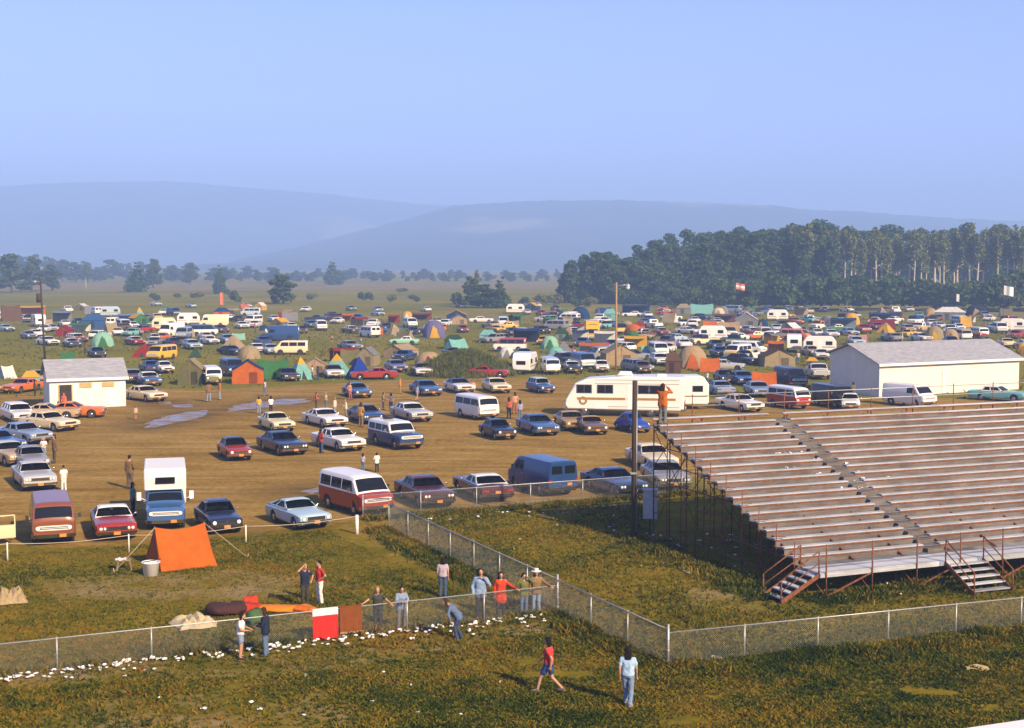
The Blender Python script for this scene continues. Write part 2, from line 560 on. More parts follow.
grass_c = N.mix(fz.outputs[0], near_g, far_g)
grass_c = N.mix(attr('tan'), grass_c, N.ramp(n3, (.35, (.15, .125, .050)), (.65, (.23, .18, .08))))
dirt_c = N.ramp(N.math('ADD', N.math('MULTIPLY', n4, .5), N.math('MULTIPLY', n2, .5)), (.32, (.095, .056, .013)), (.44, (.215, .128, .026)), (.55, (.30, .192, .056)), (.70, (.41, .285, .11)))
wm = N.math('MULTIPLY', attr('wet'), N.ramp(n4, (.38, (0, 0, 0)), (.55, (1, 1, 1))))
dirt_c = N.mix(wm, dirt_c, (.085, .055, .022))
mp_ = N.n('ShaderNodeMapping'); mp_.inputs['Rotation'].default_value = (0, 0, .5); mp_.inputs['Scale'].default_value = (.05, 1.1, 1); N.l(P_, mp_.inputs['Vector'])
rut = N.noise(1.0, 3, .5, mp_.outputs[0])
dirt_c = N.mix(N.ramp(rut, (.56, (0, 0, 0)), (.66, (.55, .55, .55))), dirt_c, (.13, .082, .028))
dm = N.math('MULTIPLY_ADD', N.math('SUBTRACT', N.math('ADD', N.math('MULTIPLY', n1, .6), N.math('MULTIPLY', n2, .4)), .5), 1.7); N.l(attr('dirt'), dm.node.inputs[2])
dm = N.n('ShaderNodeMapRange').outputs[0]; mr = dm.node; mr.inputs[1].default_value = .35; mr.inputs[2].default_value = .65
q = N.math('MULTIPLY_ADD', N.math('SUBTRACT', N.math('ADD', N.math('MULTIPLY', n1, .6), N.math('MULTIPLY', n2, .4)), .5), 1.7); N.l(attr('dirt'), q.node.inputs[2]); N.l(q, mr.inputs[0])
c = N.mix(dm, grass_c, dirt_c)
bq = N.math('MULTIPLY', attr('bare'), N.ramp(n1, (.42, (0, 0, 0)), (.62, (1, 1, 1))))
c = N.mix(bq, c, N.ramp(n2, (.3, (.17, .125, .06)), (.7, (.30, .22, .12))))
N.l(c, N.bsdf.inputs['Base Color'])
N.bump(N.math('ADD', n2, N.math('MULTIPLY', n4, .8)), .5, .12)
gm.materials.append(MATS['ground'])
tag(put('ground', gm), None, None, kind='structure')

# puddles in the lot
N = mat('water', (.05, .04, .025), .06, 0, .8)
P_ = N.pos(); f = N.noise(.9, 5, .7, P_, (.5, 1.6, 1))
m_ = N.ramp(f, (.47, (1, 1, 1)), (.56, (0, 0, 0)))
N.l(N.mix(m_, (.22, .14, .06), (.16, .13, .10)), N.bsdf.inputs['Base Color'])
r1 = N.math('MULTIPLY_ADD', m_, -.72); r1.node.inputs[2].default_value = .9
N.l(r1, N.bsdf.inputs['Roughness'])
sp1 = N.math('MULTIPLY', m_, .8); N.l(sp1, N.bsdf.inputs['Specular IOR Level'])
def puddle(pts, seed):
    r = random.Random(seed); mb = MB()
    c = Vector((sum(p[0] for p in pts) / len(pts), sum(p[1] for p in pts) / len(pts), 0))
    out = []
    n = len(pts)
    for i in range(n):
        a, b = Vector((*pts[i], 0)), Vector((*pts[(i + 1) % n], 0))
        for k in range(6):
            p = a.lerp(b, k / 6)
            p += (p - c) * (.22 * (mnoise.noise(p * .8 + Vector((seed, 0, 0)))))
            out.append((p.x, p.y, .006))
    mb.add(out, [tuple(range(len(out)))])
    struct('puddle', mb, 'water')
puddle(wpoly((144, 424), (165, 416), (190, 412), (206, 410), (208, 414), (195, 419), (170, 424), (150, 428)), 3)
puddle(wpoly((228, 408), (240, 404), (262, 401), (285, 399), (308, 398), (309, 402), (285, 405), (250, 409), (232, 411)), 5)
puddle(wpoly((172, 405), (192, 404), (194, 407), (175, 408)), 9)
puddle(wpoly((158, 402), (170, 401), (172, 404), (160, 405)), 12)
puddle(wpoly((298, 492), (318, 487), (330, 488), (312, 494)), 15)
puddle(wpoly((255, 537), (264, 536), (262, 539), (254, 539)), 17)

# hills: two wooded ridges with real depth
N = mat('hill', rough=.95, spec=.05)
P_ = N.pos()
w1 = N.noise(.006, 6, .65, P_); w2 = N.noise(.0016, 3, .5, P_)
c = N.ramp(w1, (.35, (.016, .032, .014)), (.65, (.045, .065, .022)))
c = N.mix(N.ramp(w2, (.60, (0, 0, 0)), (.64, (1, 1, 1))), c, (.20, .18, .09))
N.l(c, N.bsdf.inputs['Base Color'])
def hill(dist, prof, thick, seed, foot):
    """ridge at about dist metres with the photographed skyline"""
    X = np.array([p[0] for p in prof]); Yp = np.array([p[1] for p in prof])
    cols = np.linspace(X[0], X[-1], 220); rows = 26
    V = []
    for cpx in cols:
        top = np.interp(cpx, X, Yp)
        th = math.atan2((top - 364), FPX)
        hz = CAM_H + dist * math.tan(-(PITCH + th)) * 1.0
        xx = (cpx - 512) / FPX * dist
        for j in range(rows + 1):
            t = j / rows
            y = dist - foot + t * (foot + thick)
            if t * (foot + thick) <= foot:
                u = t * (foot + thick) / foot; s_ = u * u * (3 - 2 * u)
            else:
                u = (t * (foot + thick) - foot) / thick; s_ = 1 - .75 * u * u
            nz = mnoise.fractal(Vector((xx * .0022 + seed, y * .0022, 0)), 1.0, 2.0, 4) * 26 * math.sin(math.pi * min(1, u if t < .6 else 1 - u * .5)) * (1 if s_ < .97 else .2)
            tz = 5 * mnoise.noise(Vector((xx * .03, y * .03, seed)))
            V.append((xx * (y / dist * .5 + .5), y, max(-1, hz * s_ + nz * .6 + tz * s_)))
    r1 = rows + 1; n = len(cols)
    Fc = [(i * r1 + j, (i + 1) * r1 + j, (i + 1) * r1 + j + 1, i * r1 + j + 1) for i in range(n - 1) for j in range(rows)]
    me = pmesh('hill', V, Fc, ['hill'])
    me.polygons.foreach_set('use_smooth', [True] * len(Fc))
    tag(put('hill', me), None, None, kind='structure')
hill(3700, [(250, 262), (330, 240), (400, 222), (450, 208), (520, 202), (620, 200), (720, 205), (800, 211), (860, 213), (940, 218), (1024, 222), (1300, 226), (1700, 232)], 700, 3, 1500)
hill(5200, [(-900, 225), (-500, 215), (-300, 205), (-100, 191), (0, 187), (80, 183), (180, 182), (250, 188), (330, 195), (420, 205), (560, 212), (800, 220), (1300, 232), (1700, 238)], 800, 11, 1700)

# haze: one closed box of even air
N = mat('haze')
N.t.nodes.remove(N.bsdf)
vo = N.n('ShaderNodeVolumePrincipled')
vo.inputs['Color'].default_value = (.40, .595, 1.0, 1)
vo.inputs['Density'].default_value = .00056
vo.inputs['Anisotropy'].default_value = 0.0
N.l(vo.outputs[0], N.out.inputs['Volume'])
mb = MB()
mb.box((0, 2900, 159), (14000, 6700, 320))
hz = obj('haze', mb, 'haze')
hz['kind'] = 'stuff'; hz['label'] = 'pale blue morning haze lying over the whole field'; hz['category'] = 'haze'
# ---------------------------------------------------------------- vehicles
PAL = {
 'white': (.72, .69, .62), 'cream': (.66, .55, .33), 'pale yellow': (.62, .55, .30), 'yellow': (.66, .37, .02), 'gold': (.36, .20, .03),
 'orange': (.55, .13, .012), 'red': (.28, .022, .010), 'maroon': (.062, .014, .014), 'dark red': (.20, .022, .015), 'rust brown': (.20, .060, .022),
 'brown': (.13, .07, .035), 'tan': (.42, .30, .16), 'silver': (.42, .42, .40), 'grey': (.22, .22, .22), 'black': (.018, .018, .020),
 'navy': (.012, .020, .050), 'blue': (.013, .045, .14), 'mid blue': (.035, .10, .25), 'light blue': (.34, .45, .50), 'pale blue': (.38, .46, .50), 'turquoise': (.12, .36, .36),
 'aqua': (.20, .45, .40), 'mint': (.28, .52, .38), 'green': (.045, .17, .05), 'dark green': (.03, .075, .035), 'olive': (.16, .15, .055),
 'pink': (.52, .28, .24), 'purple': (.15, .14, .26), 'grey blue': (.20, .26, .36), 'grey green': (.20, .26, .20), 'khaki': (.34, .27, .14), 'bright blue': (.012, .045, .28), 'lilac': (.42, .36, .46),
}
def lerp(a, b, t): return a + (b - a) * t
def pl(pts, x):
    """piecewise-linear; pts sorted by falling x"""
    if x >= pts[0][0]: return pts[0][1]
    for (x0, z0), (x1, z1) in zip(pts, pts[1:]):
        if x >= x1: return lerp(z0, z1, (x0 - x) / max(1e-6, x0 - x1))
    return pts[-1][1]

class Body:
    """a loft along x; fn(x) gives the half section from bottom centre round to top centre"""
    def __init__(s, L, W, top, belt, zb=.24, wheels=(), rw=.34, tum=.10, nose=.07, shoulder=.05, extra=()):
        s.L, s.W, s.top, s.belt, s.zb, s.wheels, s.rw, s.tum, s.nose, s.sh = L, W, top, belt, zb, wheels, rw, tum, nose, shoulder
        s.ra = rw + .065
        X = set([L / 2, L / 2 - .03, L / 2 - .10, -L / 2, -L / 2 + .03, -L / 2 + .10, *extra])
        for x, _ in top:
            for e in (-.05, 0, .05):
                if abs(x + e) < L / 2: X.add(round(x + e, 4))
        for w in wheels:
            for k in range(13):
                X.add(round(w + s.ra * math.cos(math.pi * k / 12), 4))
        k = -L / 2
        while k < L / 2:
            X.add(round(k, 4)); k += .3
        X = sorted(X, reverse=True)
        s.X = [X[0]]
        for x in X[1:]:
            if s.X[-1] - x > .012: s.X.append(x)
    def ztop(s, x):
        e = .05
        return (pl(s.top, x - e) + pl(s.top, x) * 2 + pl(s.top, x + e)) / 4
    def sec(s, x):
        h = s.L / 2; e = max(0, (abs(x) - (h - .28)) / .28)
        w = s.W / 2 * (1 - s.nose * e * e)
        zb = s.zb + .10 * e * e
        zt = s.ztop(x) - .03 * max(0, (abs(x) - (h - .06)) / .06)
        zs = min(s.belt, zt - .10)
        z4 = max(zs + .02, zt - .13)
        y4 = w * (1 - s.tum * max(0, z4 - zs) / .8) - (.012 if z4 - zs < .2 else 0)
        P = [(0, zb), (w * .62, zb), (w * .90, zb), (w * .975, zb + .10), (w, lerp(zb + .1, zs, .55)), (w * .985, zs), (y4, z4), (y4 - s.sh, zt - .03), (y4 * .55, zt), (0, zt + .012)]
        for wx in s.wheels:
            if abs(x - wx) < s.ra:
                za = s.rw + math.sqrt(s.ra ** 2 - (x - wx) ** 2)
                P = [P[0]] + [(y, max(z, min(za, zs - .05))) for y, z in P[1:4]] + [(P[4][0], max(P[4][1], min(za + .03, zs - .03)))] + P[5:]
        return P
    def side_y(s, x, z):
        P = s.sec(x)
        for (y0, z0), (y1, z1) in zip(P[2:], P[3:]):
            if z0 <= z <= z1 and z1 > z0: return lerp(y0, y1, (z - z0) / (z1 - z0))
        return P[5][0]
    def top_z(s, x, y):
        P = s.sec(x)
        for (y0, z0), (y1, z1) in zip(P[6:], P[7:]):
            if y1 <= abs(y) <= y0: return lerp(z1, z0, (abs(y) - y1) / max(1e-6, y0 - y1))
        return P[6][1]
    def shell(s, sel=None):
        """body mesh; sel(ring, x) picks the strips"""
        mb = MB(); n = 10
        rings = []
        for x in s.X:
            P = s.sec(x)
            rings.append([(x, y, z) for y, z in P] + [(x, -y, z) for y, z in reversed(P[1:-1])])
        m = len(rings[0]); full = [v for r in rings for v in r]
        fs, mi = [], []
        for i in range(len(rings) - 1):
            xm = (s.X[i] + s.X[i + 1]) / 2
            for k in range(m):
                kk = k if k < n - 1 else m - 1 - k
                if sel and not sel(kk, xm): continue
                fs.append((i * m + k, (i + 1) * m + k, (i + 1) * m + (k + 1) % m, i * m + (k + 1) % m)); mi.append(1 if kk < 2 else 0)
        o = len(mb.v); mb.v.extend(full)
        for f, q in zip(fs, mi):
            mb.f.append(f); mb.m.append(q); mb.sm.append(True)
        for end in (0, len(rings) - 1):                               # end caps in bands, so the two colours can split
            b = end * m
            for k in range(n - 1):
                if sel and not sel(k, s.X[end]): continue
                a1, a2 = b + k, b + k + 1
                c1 = b + (m - k) % m; c2 = b + (m - k - 1) % m
                f = [a1, a2, c2, c1]
                f = list(dict.fromkeys(f))
                mb.f.append(tuple(f)); mb.m.append(0); mb.sm.append(False)
        me = mb.mesh('body', ['paint', 'underbody'])
        bm = bmesh.new(); bm.from_mesh(me)
        bmesh.ops.delete(bm, geom=[v for v in bm.verts if not v.link_faces], context='VERTS')
        bm.to_mesh(me); bm.free()
        return fixnormals(me, R(32))
    def side_patch(s, x0, x1, z0, z1, sgn, off, mats, x0t=None, x1t=None, n=6, th=0.0):
        """pane or door skin that follows the side; x0t, x1t are the upper corners"""
        x0t = x0 if x0t is None else x0t; x1t = x1 if x1t is None else x1t
        P = []
        for j in range(4):
            v = j / 3; row = []
            for i in range(n + 1):
                x = lerp(lerp(x0, x1, i / n), lerp(x0t, x1t, i / n), v); z = lerp(z0, z1, v)
                row.append((x, sgn * (s.side_y(x, z) + off), z))
            P.append(row)
        mb = MB(); mb.grid(P)
        # rim towards the body so that the pane is a solid piece
        edge = P[0] + [r[-1] for r in P[1:]] + P[-1][-2::-1] + [r[0] for r in P[-2:0:-1]]
        vs = edge + [(x, y - sgn * (off + .01), z) for x, y, z in edge]; k = len(edge)
        mb.add(vs, [(i, (i + 1) % k, k + (i + 1) % k, k + i) for i in range(k)])
        return fixnormals(mb.mesh('pane', mats), R(30))
    def top_pane(s, x0, x1, wf, off=.012, mats=('glass',), wf1=None):
        wf1 = wf if wf1 is None else wf1
        P = []
        for j in range(7):
            x = lerp(x0, x1, j / 6); w = s.sec(x)[6][0] * lerp(wf, wf1, j / 6)
            sl = (s.ztop(x0) - s.ztop(x1)) / max(.05, abs(x0 - x1)); L = math.hypot(sl, 1)
            sg = 1 if x0 > x1 else -1
            P.append([(x + sg * off * abs(sl) / L - sg * .05 * 0, w * (i / 4 - 1), s.top_z(x, w * (i / 4 - 1)) + off / L) for i in range(9)])
        mb = MB(); mb.grid(P)
        return fixnormals(mb.mesh('windshield', list(mats)), R(60))

MESHC = {}
def wheel_mesh(r, w=.19):
    k = ('wheel', r, w)
    if k not in MESHC:
        mb = MB(); mb.lathe([(r * .55, -w / 2), (r * .9, -w / 2), (r, -w / 2 + .035), (r, w / 2 - .035), (r * .9, w / 2), (r * .55, w / 2 - .02), (.02, w / 2 - .05)], 20, 0, 'y')
        a = fixnormals(mb.mesh('wheel', ['rubber']), R(40))
        mb = MB(); mb.lathe([(r * .60, 0), (r * .56, .022), (r * .34, .012), (r * .24, .04), (.01, .048)], 18, 0, 'y')
        b = fixnormals(mb.mesh('hubcap', ['hubcap']), R(40))
        MESHC[k] = (a, b)
    return MESHC[k]

def part(name, mesh, loc=(0, 0, 0), col=None, kids=(), rz=0.0, fix=None):
    return dict(name=name, mesh=mesh, loc=loc, col=col, kids=kids, rz=rz, fix=fix)
def mm(name, mats, fn, ang=R(40)):
    mb = MB(); fn(mb)
    return fixnormals(mb.mesh(name, mats if isinstance(mats, list) else [mats]), ang)
def wheels(xs, y, r, far=False):
    a, b = wheel_mesh(r); out = []
    for x in xs:
        for sg in (1, -1):
            out.append(part('wheel', a, (x, sg * y, r), rz=0 if sg > 0 else math.pi, kids=() if far else (part('hubcap', b, (0, .052, 0)),)))
    return out
def bumper(x, w, z, sg, h=.12):
    def f(mb):
        pts = [(x - sg * .22, -w / 2, z), (x - sg * .03, -w / 2 + .03, z), (x + sg * .05, -w * .36, z), (x + sg * .085, 0, z), (x + sg * .05, w * .36, z), (x - sg * .03, w / 2 - .03, z), (x - sg * .22, w / 2, z)]
        for a, b in zip(pts, pts[1:]): mb.beam(a, b, .05, h)
    return mm('bumper', 'chrome', f)
def lamp(name, m, x, y, z, r, sg, rim=True):
    def f(mb):
        mb.lathe([(.005, x + sg * .022), (r * .7, x + sg * .016), (r, x)], 12, 0, 'x', (0, y, z))
        if rim: mb.lathe([(r, x - sg * .02), (r * 1.02, x + sg * .012), (r * 1.2, x + sg * .012), (r * 1.22, x - sg * .02)], 12, 1, 'x', (0, y, z))
    return mm(name, [m, 'chrome'], f)
def boxpart(name, m, c, size):
    return part(name, mm(name, m, lambda mb: mb.box(c, size)))
def grille(x, w, z, h, sg, bars=4, m='chrome'):
    def f(mb):
        mb.box((x + sg * .008, 0, z), (.03, w, h), 0)
        for k in range(bars):
            mb.box((x + sg * .026, 0, z - h / 2 + (k + .5) * h / bars), (.014, w - .02, h / bars * .38), 1)
        for s_ in (1, -1):
            mb.box((x + sg * .024, 0, z + s_ * h / 2), (.03, w + .04, .022), 1)
            mb.box((x + sg * .024, s_ * w / 2, z), (.03, .022, h), 1)
    return part('grille', mm('grille', ['trim_black', m], f))

CARS = dict(
    sedan=dict(L=5.3, W=1.95, H=1.40, wb=3.02, fo=.92, A=.80, B=.12, C=-1.12, D=-1.62, belt=.95, hood=.93, deck=.94, r=.34),
    coupe=dict(L=5.2, W=1.95, H=1.34, wb=2.95, fo=.95, A=.70, B=-.02, C=-.92, D=-1.72, belt=.92, hood=.91, deck=.92, r=.34),
    muscle=dict(L=4.9, W=1.88, H=1.31, wb=2.80, fo=.92, A=.58, B=-.06, C=-.86, D=-1.55, belt=.90, hood=.90, deck=.91, r=.34),
    fastback=dict(L=4.8, W=1.85, H=1.31, wb=2.74, fo=.90, A=.58, B=-.02, C=-.62, D=-2.15, belt=.90, hood=.90, deck=.86, r=.33),
    hatch=dict(L=4.2, W=1.76, H=1.28, wb=2.40, fo=.80, A=.52, B=-.10, C=-.72, D=-1.86, belt=.88, hood=.86, deck=.82, r=.30),
    small=dict(L=4.1, W=1.60, H=1.40, wb=2.42, fo=.72, A=.60, B=.18, C=-.82, D=-1.22, belt=.92, hood=.88, deck=.88, r=.30),
    sixties=dict(L=5.25, W=1.92, H=1.43, wb=3.0, fo=.88, A=.88, B=.34, C=-.85, D=-1.22, belt=.97, hood=.96, deck=.98, r=.34),
    notch=dict(L=4.65, W=1.78, H=1.37, wb=2.75, fo=.80, A=.62, B=.08, C=-.92, D=-1.30, belt=.92, hood=.89, deck=.92, r=.32),
    wagon=dict(L=5.4, W=1.96, H=1.45, wb=3.02, fo=.92, A=.82, B=.16, C=-2.22, D=-2.52, belt=.95, hood=.93, deck=.95, r=.34),
    squareback=dict(L=4.2, W=1.62, H=1.47, wb=2.40, fo=.78, A=.66, B=.26, C=-1.55, D=-1.90, belt=.93, hood=.86, deck=.92, r=.31),
)
PARTS = {}
def car_parts(style, far=False, quad=True):
    key = (style, far, quad)
    if key in PARTS: return PARTS[key]
    c = CARS[style]; L, W = c['L'], c['W']; h = L / 2
    fx = h - c['fo']; rx = fx - c['wb']
    top = [(h, c['hood'] - .16), (h - .06, c['hood'] - .07), (h - .5, c['hood'] - .02), (c['A'], c['belt'] + .02), (c['D'], c['belt'] + .02), (c['D'] - .2 if c['D'] - .2 > -h + .1 else -h + .08, c['deck']), (-h + .08, c['deck'] - .03), (-h, c['deck'] - .13)]
    B = Body(L, W, top, c['belt'] - .12, .25, (fx, rx), c['r'], nose=.06, shoulder=.10)
    out = [part('body', B.shell(), col='body')]
    zb, zt = c['belt'] - .02, c['H']
    wbm, wt = W / 2 * .90, W / 2 * .70
    A, Bx, C, D = c['A'], c['B'], c['C'], c['D']
    cuts = [(.10, .50), (.54, .86)] if style in ('sedan', 'coupe', 'small', 'sixties', 'notch') else ([(.07, .33), (.36, .62), (.65, .94)] if style in ('wagon', 'squareback') else [(.12, .58), (.62, .84)])
    zr = zt - .07
    def sp(f, v, sg):
        """point of the side plane at share f of its length and v of its height"""
        tf = lerp(f, min(1, max(0, (f - .08) * 1.08 if f < .5 else f * 1.03)), v)
        return Vector((lerp(lerp(A, D, f), lerp(Bx, C, tf), v), sg * lerp(wbm, wt, v), lerp(zb, zr, v)))
    def gh(mb):
        P = [[(Bx + .03, 0, zt - .055), (Bx, wt, zr), (C, wt, zr), (C - .03, 0, zt - .055)],
             [(Bx - .08, 0, zt - .012), (Bx - .10, wt - .09, zt - .022), (C + .12, wt - .09, zt - .022), (C + .10, 0, zt - .012)]]
        full = [[*r, *[(x, -y, z) for x, y, z in reversed(r[1:-1])]] for r in P]
        m = 6; vs = [v for r in full for v in r]; fs = [(k, (k + 1) % m, m + (k + 1) % m, m + k) for k in range(m)]
        fs.append(tuple(m + k for k in range(m))); fs.append(tuple(reversed(range(m))))
        mb.add(vs, fs, 0, True)
        for sg in (1, -1):
            edges = [(0.0, cuts[0][0])] + [(cuts[i][1], cuts[i + 1][0]) for i in range(len(cuts) - 1)] + [(cuts[-1][1], 1.0)]
            for f0, f1 in edges:
                mb.sheet([[sp(lerp(f0, f1, i / 2), lerp(-.02, 1.02, j / 3), sg) for i in range(3)] for j in range(4)], .03 * sg, 0, False)
            mb.sheet([[sp(lerp(0, 1, i / 4), v, sg) for i in range(5)] for v in (-.02, .14)], .03 * sg, 0, False)
            mb.sheet([[sp(lerp(0, 1, i / 4), v, sg) for i in range(5)] for v in (.90, 1.02)], .03 * sg, 0, False)
        for x0, x1 in ((A, Bx), (D, C)):
            for v0, v1 in ((-.02, .10 if x0 == A else .18), (.94, 1.02)):
                mb.sheet([[Vector((lerp(x0, x1, v), lerp(wbm, wt, v) * t, lerp(zb, zr, v))) for t in (-1, 0, 1)] for v in (v0, v1)], .02, 0, False)
    out.append(part('roof', mm('roof', 'paint', gh, R(25)), col='roof'))
    def inner(mb):
        mb.box(((A + D) / 2, 0, zb + .015), (abs(A - D) - .12, wbm * 1.9, .03), 1)
        for x in ((lerp(A, D, .40), lerp(A, D, .74)) if style not in ('muscle', 'fastback', 'hatch') else (lerp(A, D, .36), lerp(A, D, .66))):
            for y in (-.36, .36):
                mb.box((x, y * W / 1.9, zb + .10), (.16, .56, .22), 0)
        mb.lathe([(.17, 0), (.19, .012), (.17, .024), (.155, .012), (.17, 0)], 12, 1, 'x', (A - .42, W * .19, zb + .08))
    out.append(part('interior', mm('interior', ['seat_cloth', 'underbody'], inner)))
    def pane(name, q, off, bulge=0.0):
        a, b, c_, d = (Vector(p) for p in q)
        nn = (b - a).cross(d - a).normalized()
        if nn.dot(Vector(off)) < 0: nn = -nn
        P = [[lerp(lerp(a, b, i / 6), lerp(d, c_, i / 6), j / 3) + nn * (.004 + bulge * (1 - (i / 3 - 1) ** 2)) for i in range(7)] for j in range(4)]
        mb = MB(); mb.sheet(P, .006)
        out.append(part(name, fixnormals(mb.mesh(name, ['car_glass']), R(40))))
    def lp(a, b, t): return tuple(lerp(x, y, t) for x, y in zip(a, b))
    for nm, x0, x1, bl in (('windshield', A, Bx, .045), ('rear_window', D, C, .045)):
        e0, e1 = (x0, wbm, zb), (x1, wt, zt - .07)
        lo, hi = lp(e0, e1, .09 if nm == 'windshield' else .17), lp(e0, e1, .95)
        y0, y1 = lo[1] - .02, hi[1] - .02
        pane(nm, ((lo[0], y0, lo[2]), (lo[0], -y0, lo[2]), (hi[0], -y1, hi[2]), (hi[0], y1, hi[2])), (1 if x0 > x1 else -1, 0, .5), bl)
    for sg in (1, -1):
        for f0, f1 in cuts:
            pane('side_window', (sp(f0, .13, sg), sp(f1, .13, sg), sp(f1, .91, sg), sp(f0, .91, sg)), (0, sg, .2))
    out += wheels((fx, rx), W / 2 - .135, c['r'], far)
    bz = .46
    out.append(part('bumper', bumper(h, W * .97, bz, 1))); out.append(part('bumper', bumper(-h, W * .97, bz, -1)))
    gz = c['hood'] - .24
    out.append(grille(h - .012, W * .52, gz, .15, 1, 4))
    hy = W * .38
    for sg in (1, -1):
        ys_ = (hy, hy - .19) if quad and W > 1.8 else (hy - .03,)
        for y in ys_: out.append(part('headlight', lamp('headlight', 'headlamp', h + .006, sg * y, gz, .075 if len(ys_) == 2 else .095, 1)))
        out.append(boxpart('tail_light', 'tail_red', (-h - .004, sg * W * .36, c['deck'] - .22), (.03, .36, .09)))
    if not far:
        out.append(boxpart('license_plate', 'plate', (h + .115, 0, .45), (.012, .30, .15)))
        out.append(boxpart('license_plate', 'plate', (-h - .02, 0, .62), (.012, .30, .15)))
        hmesh = mm('handle', 'chrome', lambda mb: mb.box((0, 0, 0), (.16, .03, .03)))
        for sg in (1, -1):
            x1 = C + .15 if style not in ('sedan', 'wagon') else lerp(A, D, .48)
            x0 = A + .12
            me = B.side_patch(x1, x0, .36, c['belt'] - .12, sg, .007, ['paint'])
            y = B.side_y(x1 + .15, .8) + .02
            out.append(part('door', me, col='body', kids=(part('handle', hmesh, (x1 + .16, sg * y, .78)),)))
            if style in ('sedan', 'wagon'):
                me = B.side_patch(D + .35 if style == 'sedan' else D + 1.0, x1 - .03, .40, c['belt'] - .12, sg, .007, ['paint'])
                out.append(part('door', me, col='body', kids=(part('handle', hmesh, (x1 - .75, sg * y, .78)),)))
        out.append(part('mirror', mm('mirror', 'chrome', lambda mb: (mb.tube((A - .25, W / 2 - .10, c['belt'] - .05), (A - .25, W / 2 + .08, c['belt'] + .06), .012), mb.ball((A - .25, W / 2 + .09, c['belt'] + .08), (.03, .075, .055), 8, 5)))))
    PARTS[key] = out
    return out

VANS = dict(
    econoline=dict(L=4.75, W=1.98, H=2.03, belt=1.16, top=[(0, 1.02), (.05, 1.10), (.42, 1.20), (1.02, 1.92), (1.5, 2.0)], ws=(.47, .97), fo=.95, wb=2.75, nw=3, r=.36),
    flatvan=dict(L=4.5, W=1.94, H=1.98, belt=1.14, top=[(0, 1.16), (.04, 1.18), (.30, 1.86), (.7, 1.95)], ws=(.075, .28), fo=1.02, wb=2.40, nw=3, r=.35),
    microbus=dict(L=4.3, W=1.74, H=1.95, belt=1.18, top=[(0, .95), (.07, 1.16), (.32, 1.78), (.6, 1.90), (1.0, 1.94)], ws=(.10, .29), fo=.98, wb=2.40, nw=3, r=.33),
    suburban=dict(L=5.1, W=2.0, H=1.86, belt=1.10, top=[(0, 1.00), (.06, 1.08), (1.38, 1.16), (1.80, 1.76), (2.1, 1.83)], ws=(1.43, 1.76), fo=.85, wb=2.95, nw=3, r=.38),
    stepvan=dict(L=5.8, W=2.1, H=2.55, belt=1.30, top=[(0, 1.15), (.06, 1.24), (.55, 1.34), (.85, 2.40), (1.2, 2.52)], ws=(.58, .80), fo=.95, wb=3.2, nw=0, r=.38),
    pickup=dict(L=5.0, W=1.95, H=1.78, belt=1.06, top=[(0, 1.00), (.06, 1.08), (1.35, 1.14), (1.78, 1.70), (2.05, 1.76), (2.72, 1.72), (2.80, 1.08), (3.0, 1.06)], ws=(1.40, 1.74), fo=.85, wb=3.0, nw=1, r=.38),
    truckcab=dict(L=5.6, W=2.0, H=1.86, belt=1.16, top=[(0, 1.08), (.08, 1.18), (1.35, 1.26), (1.72, 1.78), (2.0, 1.85), (2.72, 1.82), (2.80, 1.02), (3.0, 1.0)], ws=(1.41, 1.69), fo=.88, wb=3.3, nw=1, r=.40),
    jeep=dict(L=4.3, W=1.80, H=1.80, belt=1.05, top=[(0, 1.0), (.05, 1.06), (1.25, 1.10), (1.50, 1.72), (1.8, 1.78)], ws=(1.28, 1.48), fo=.70, wb=2.55, nw=2, r=.38),
)
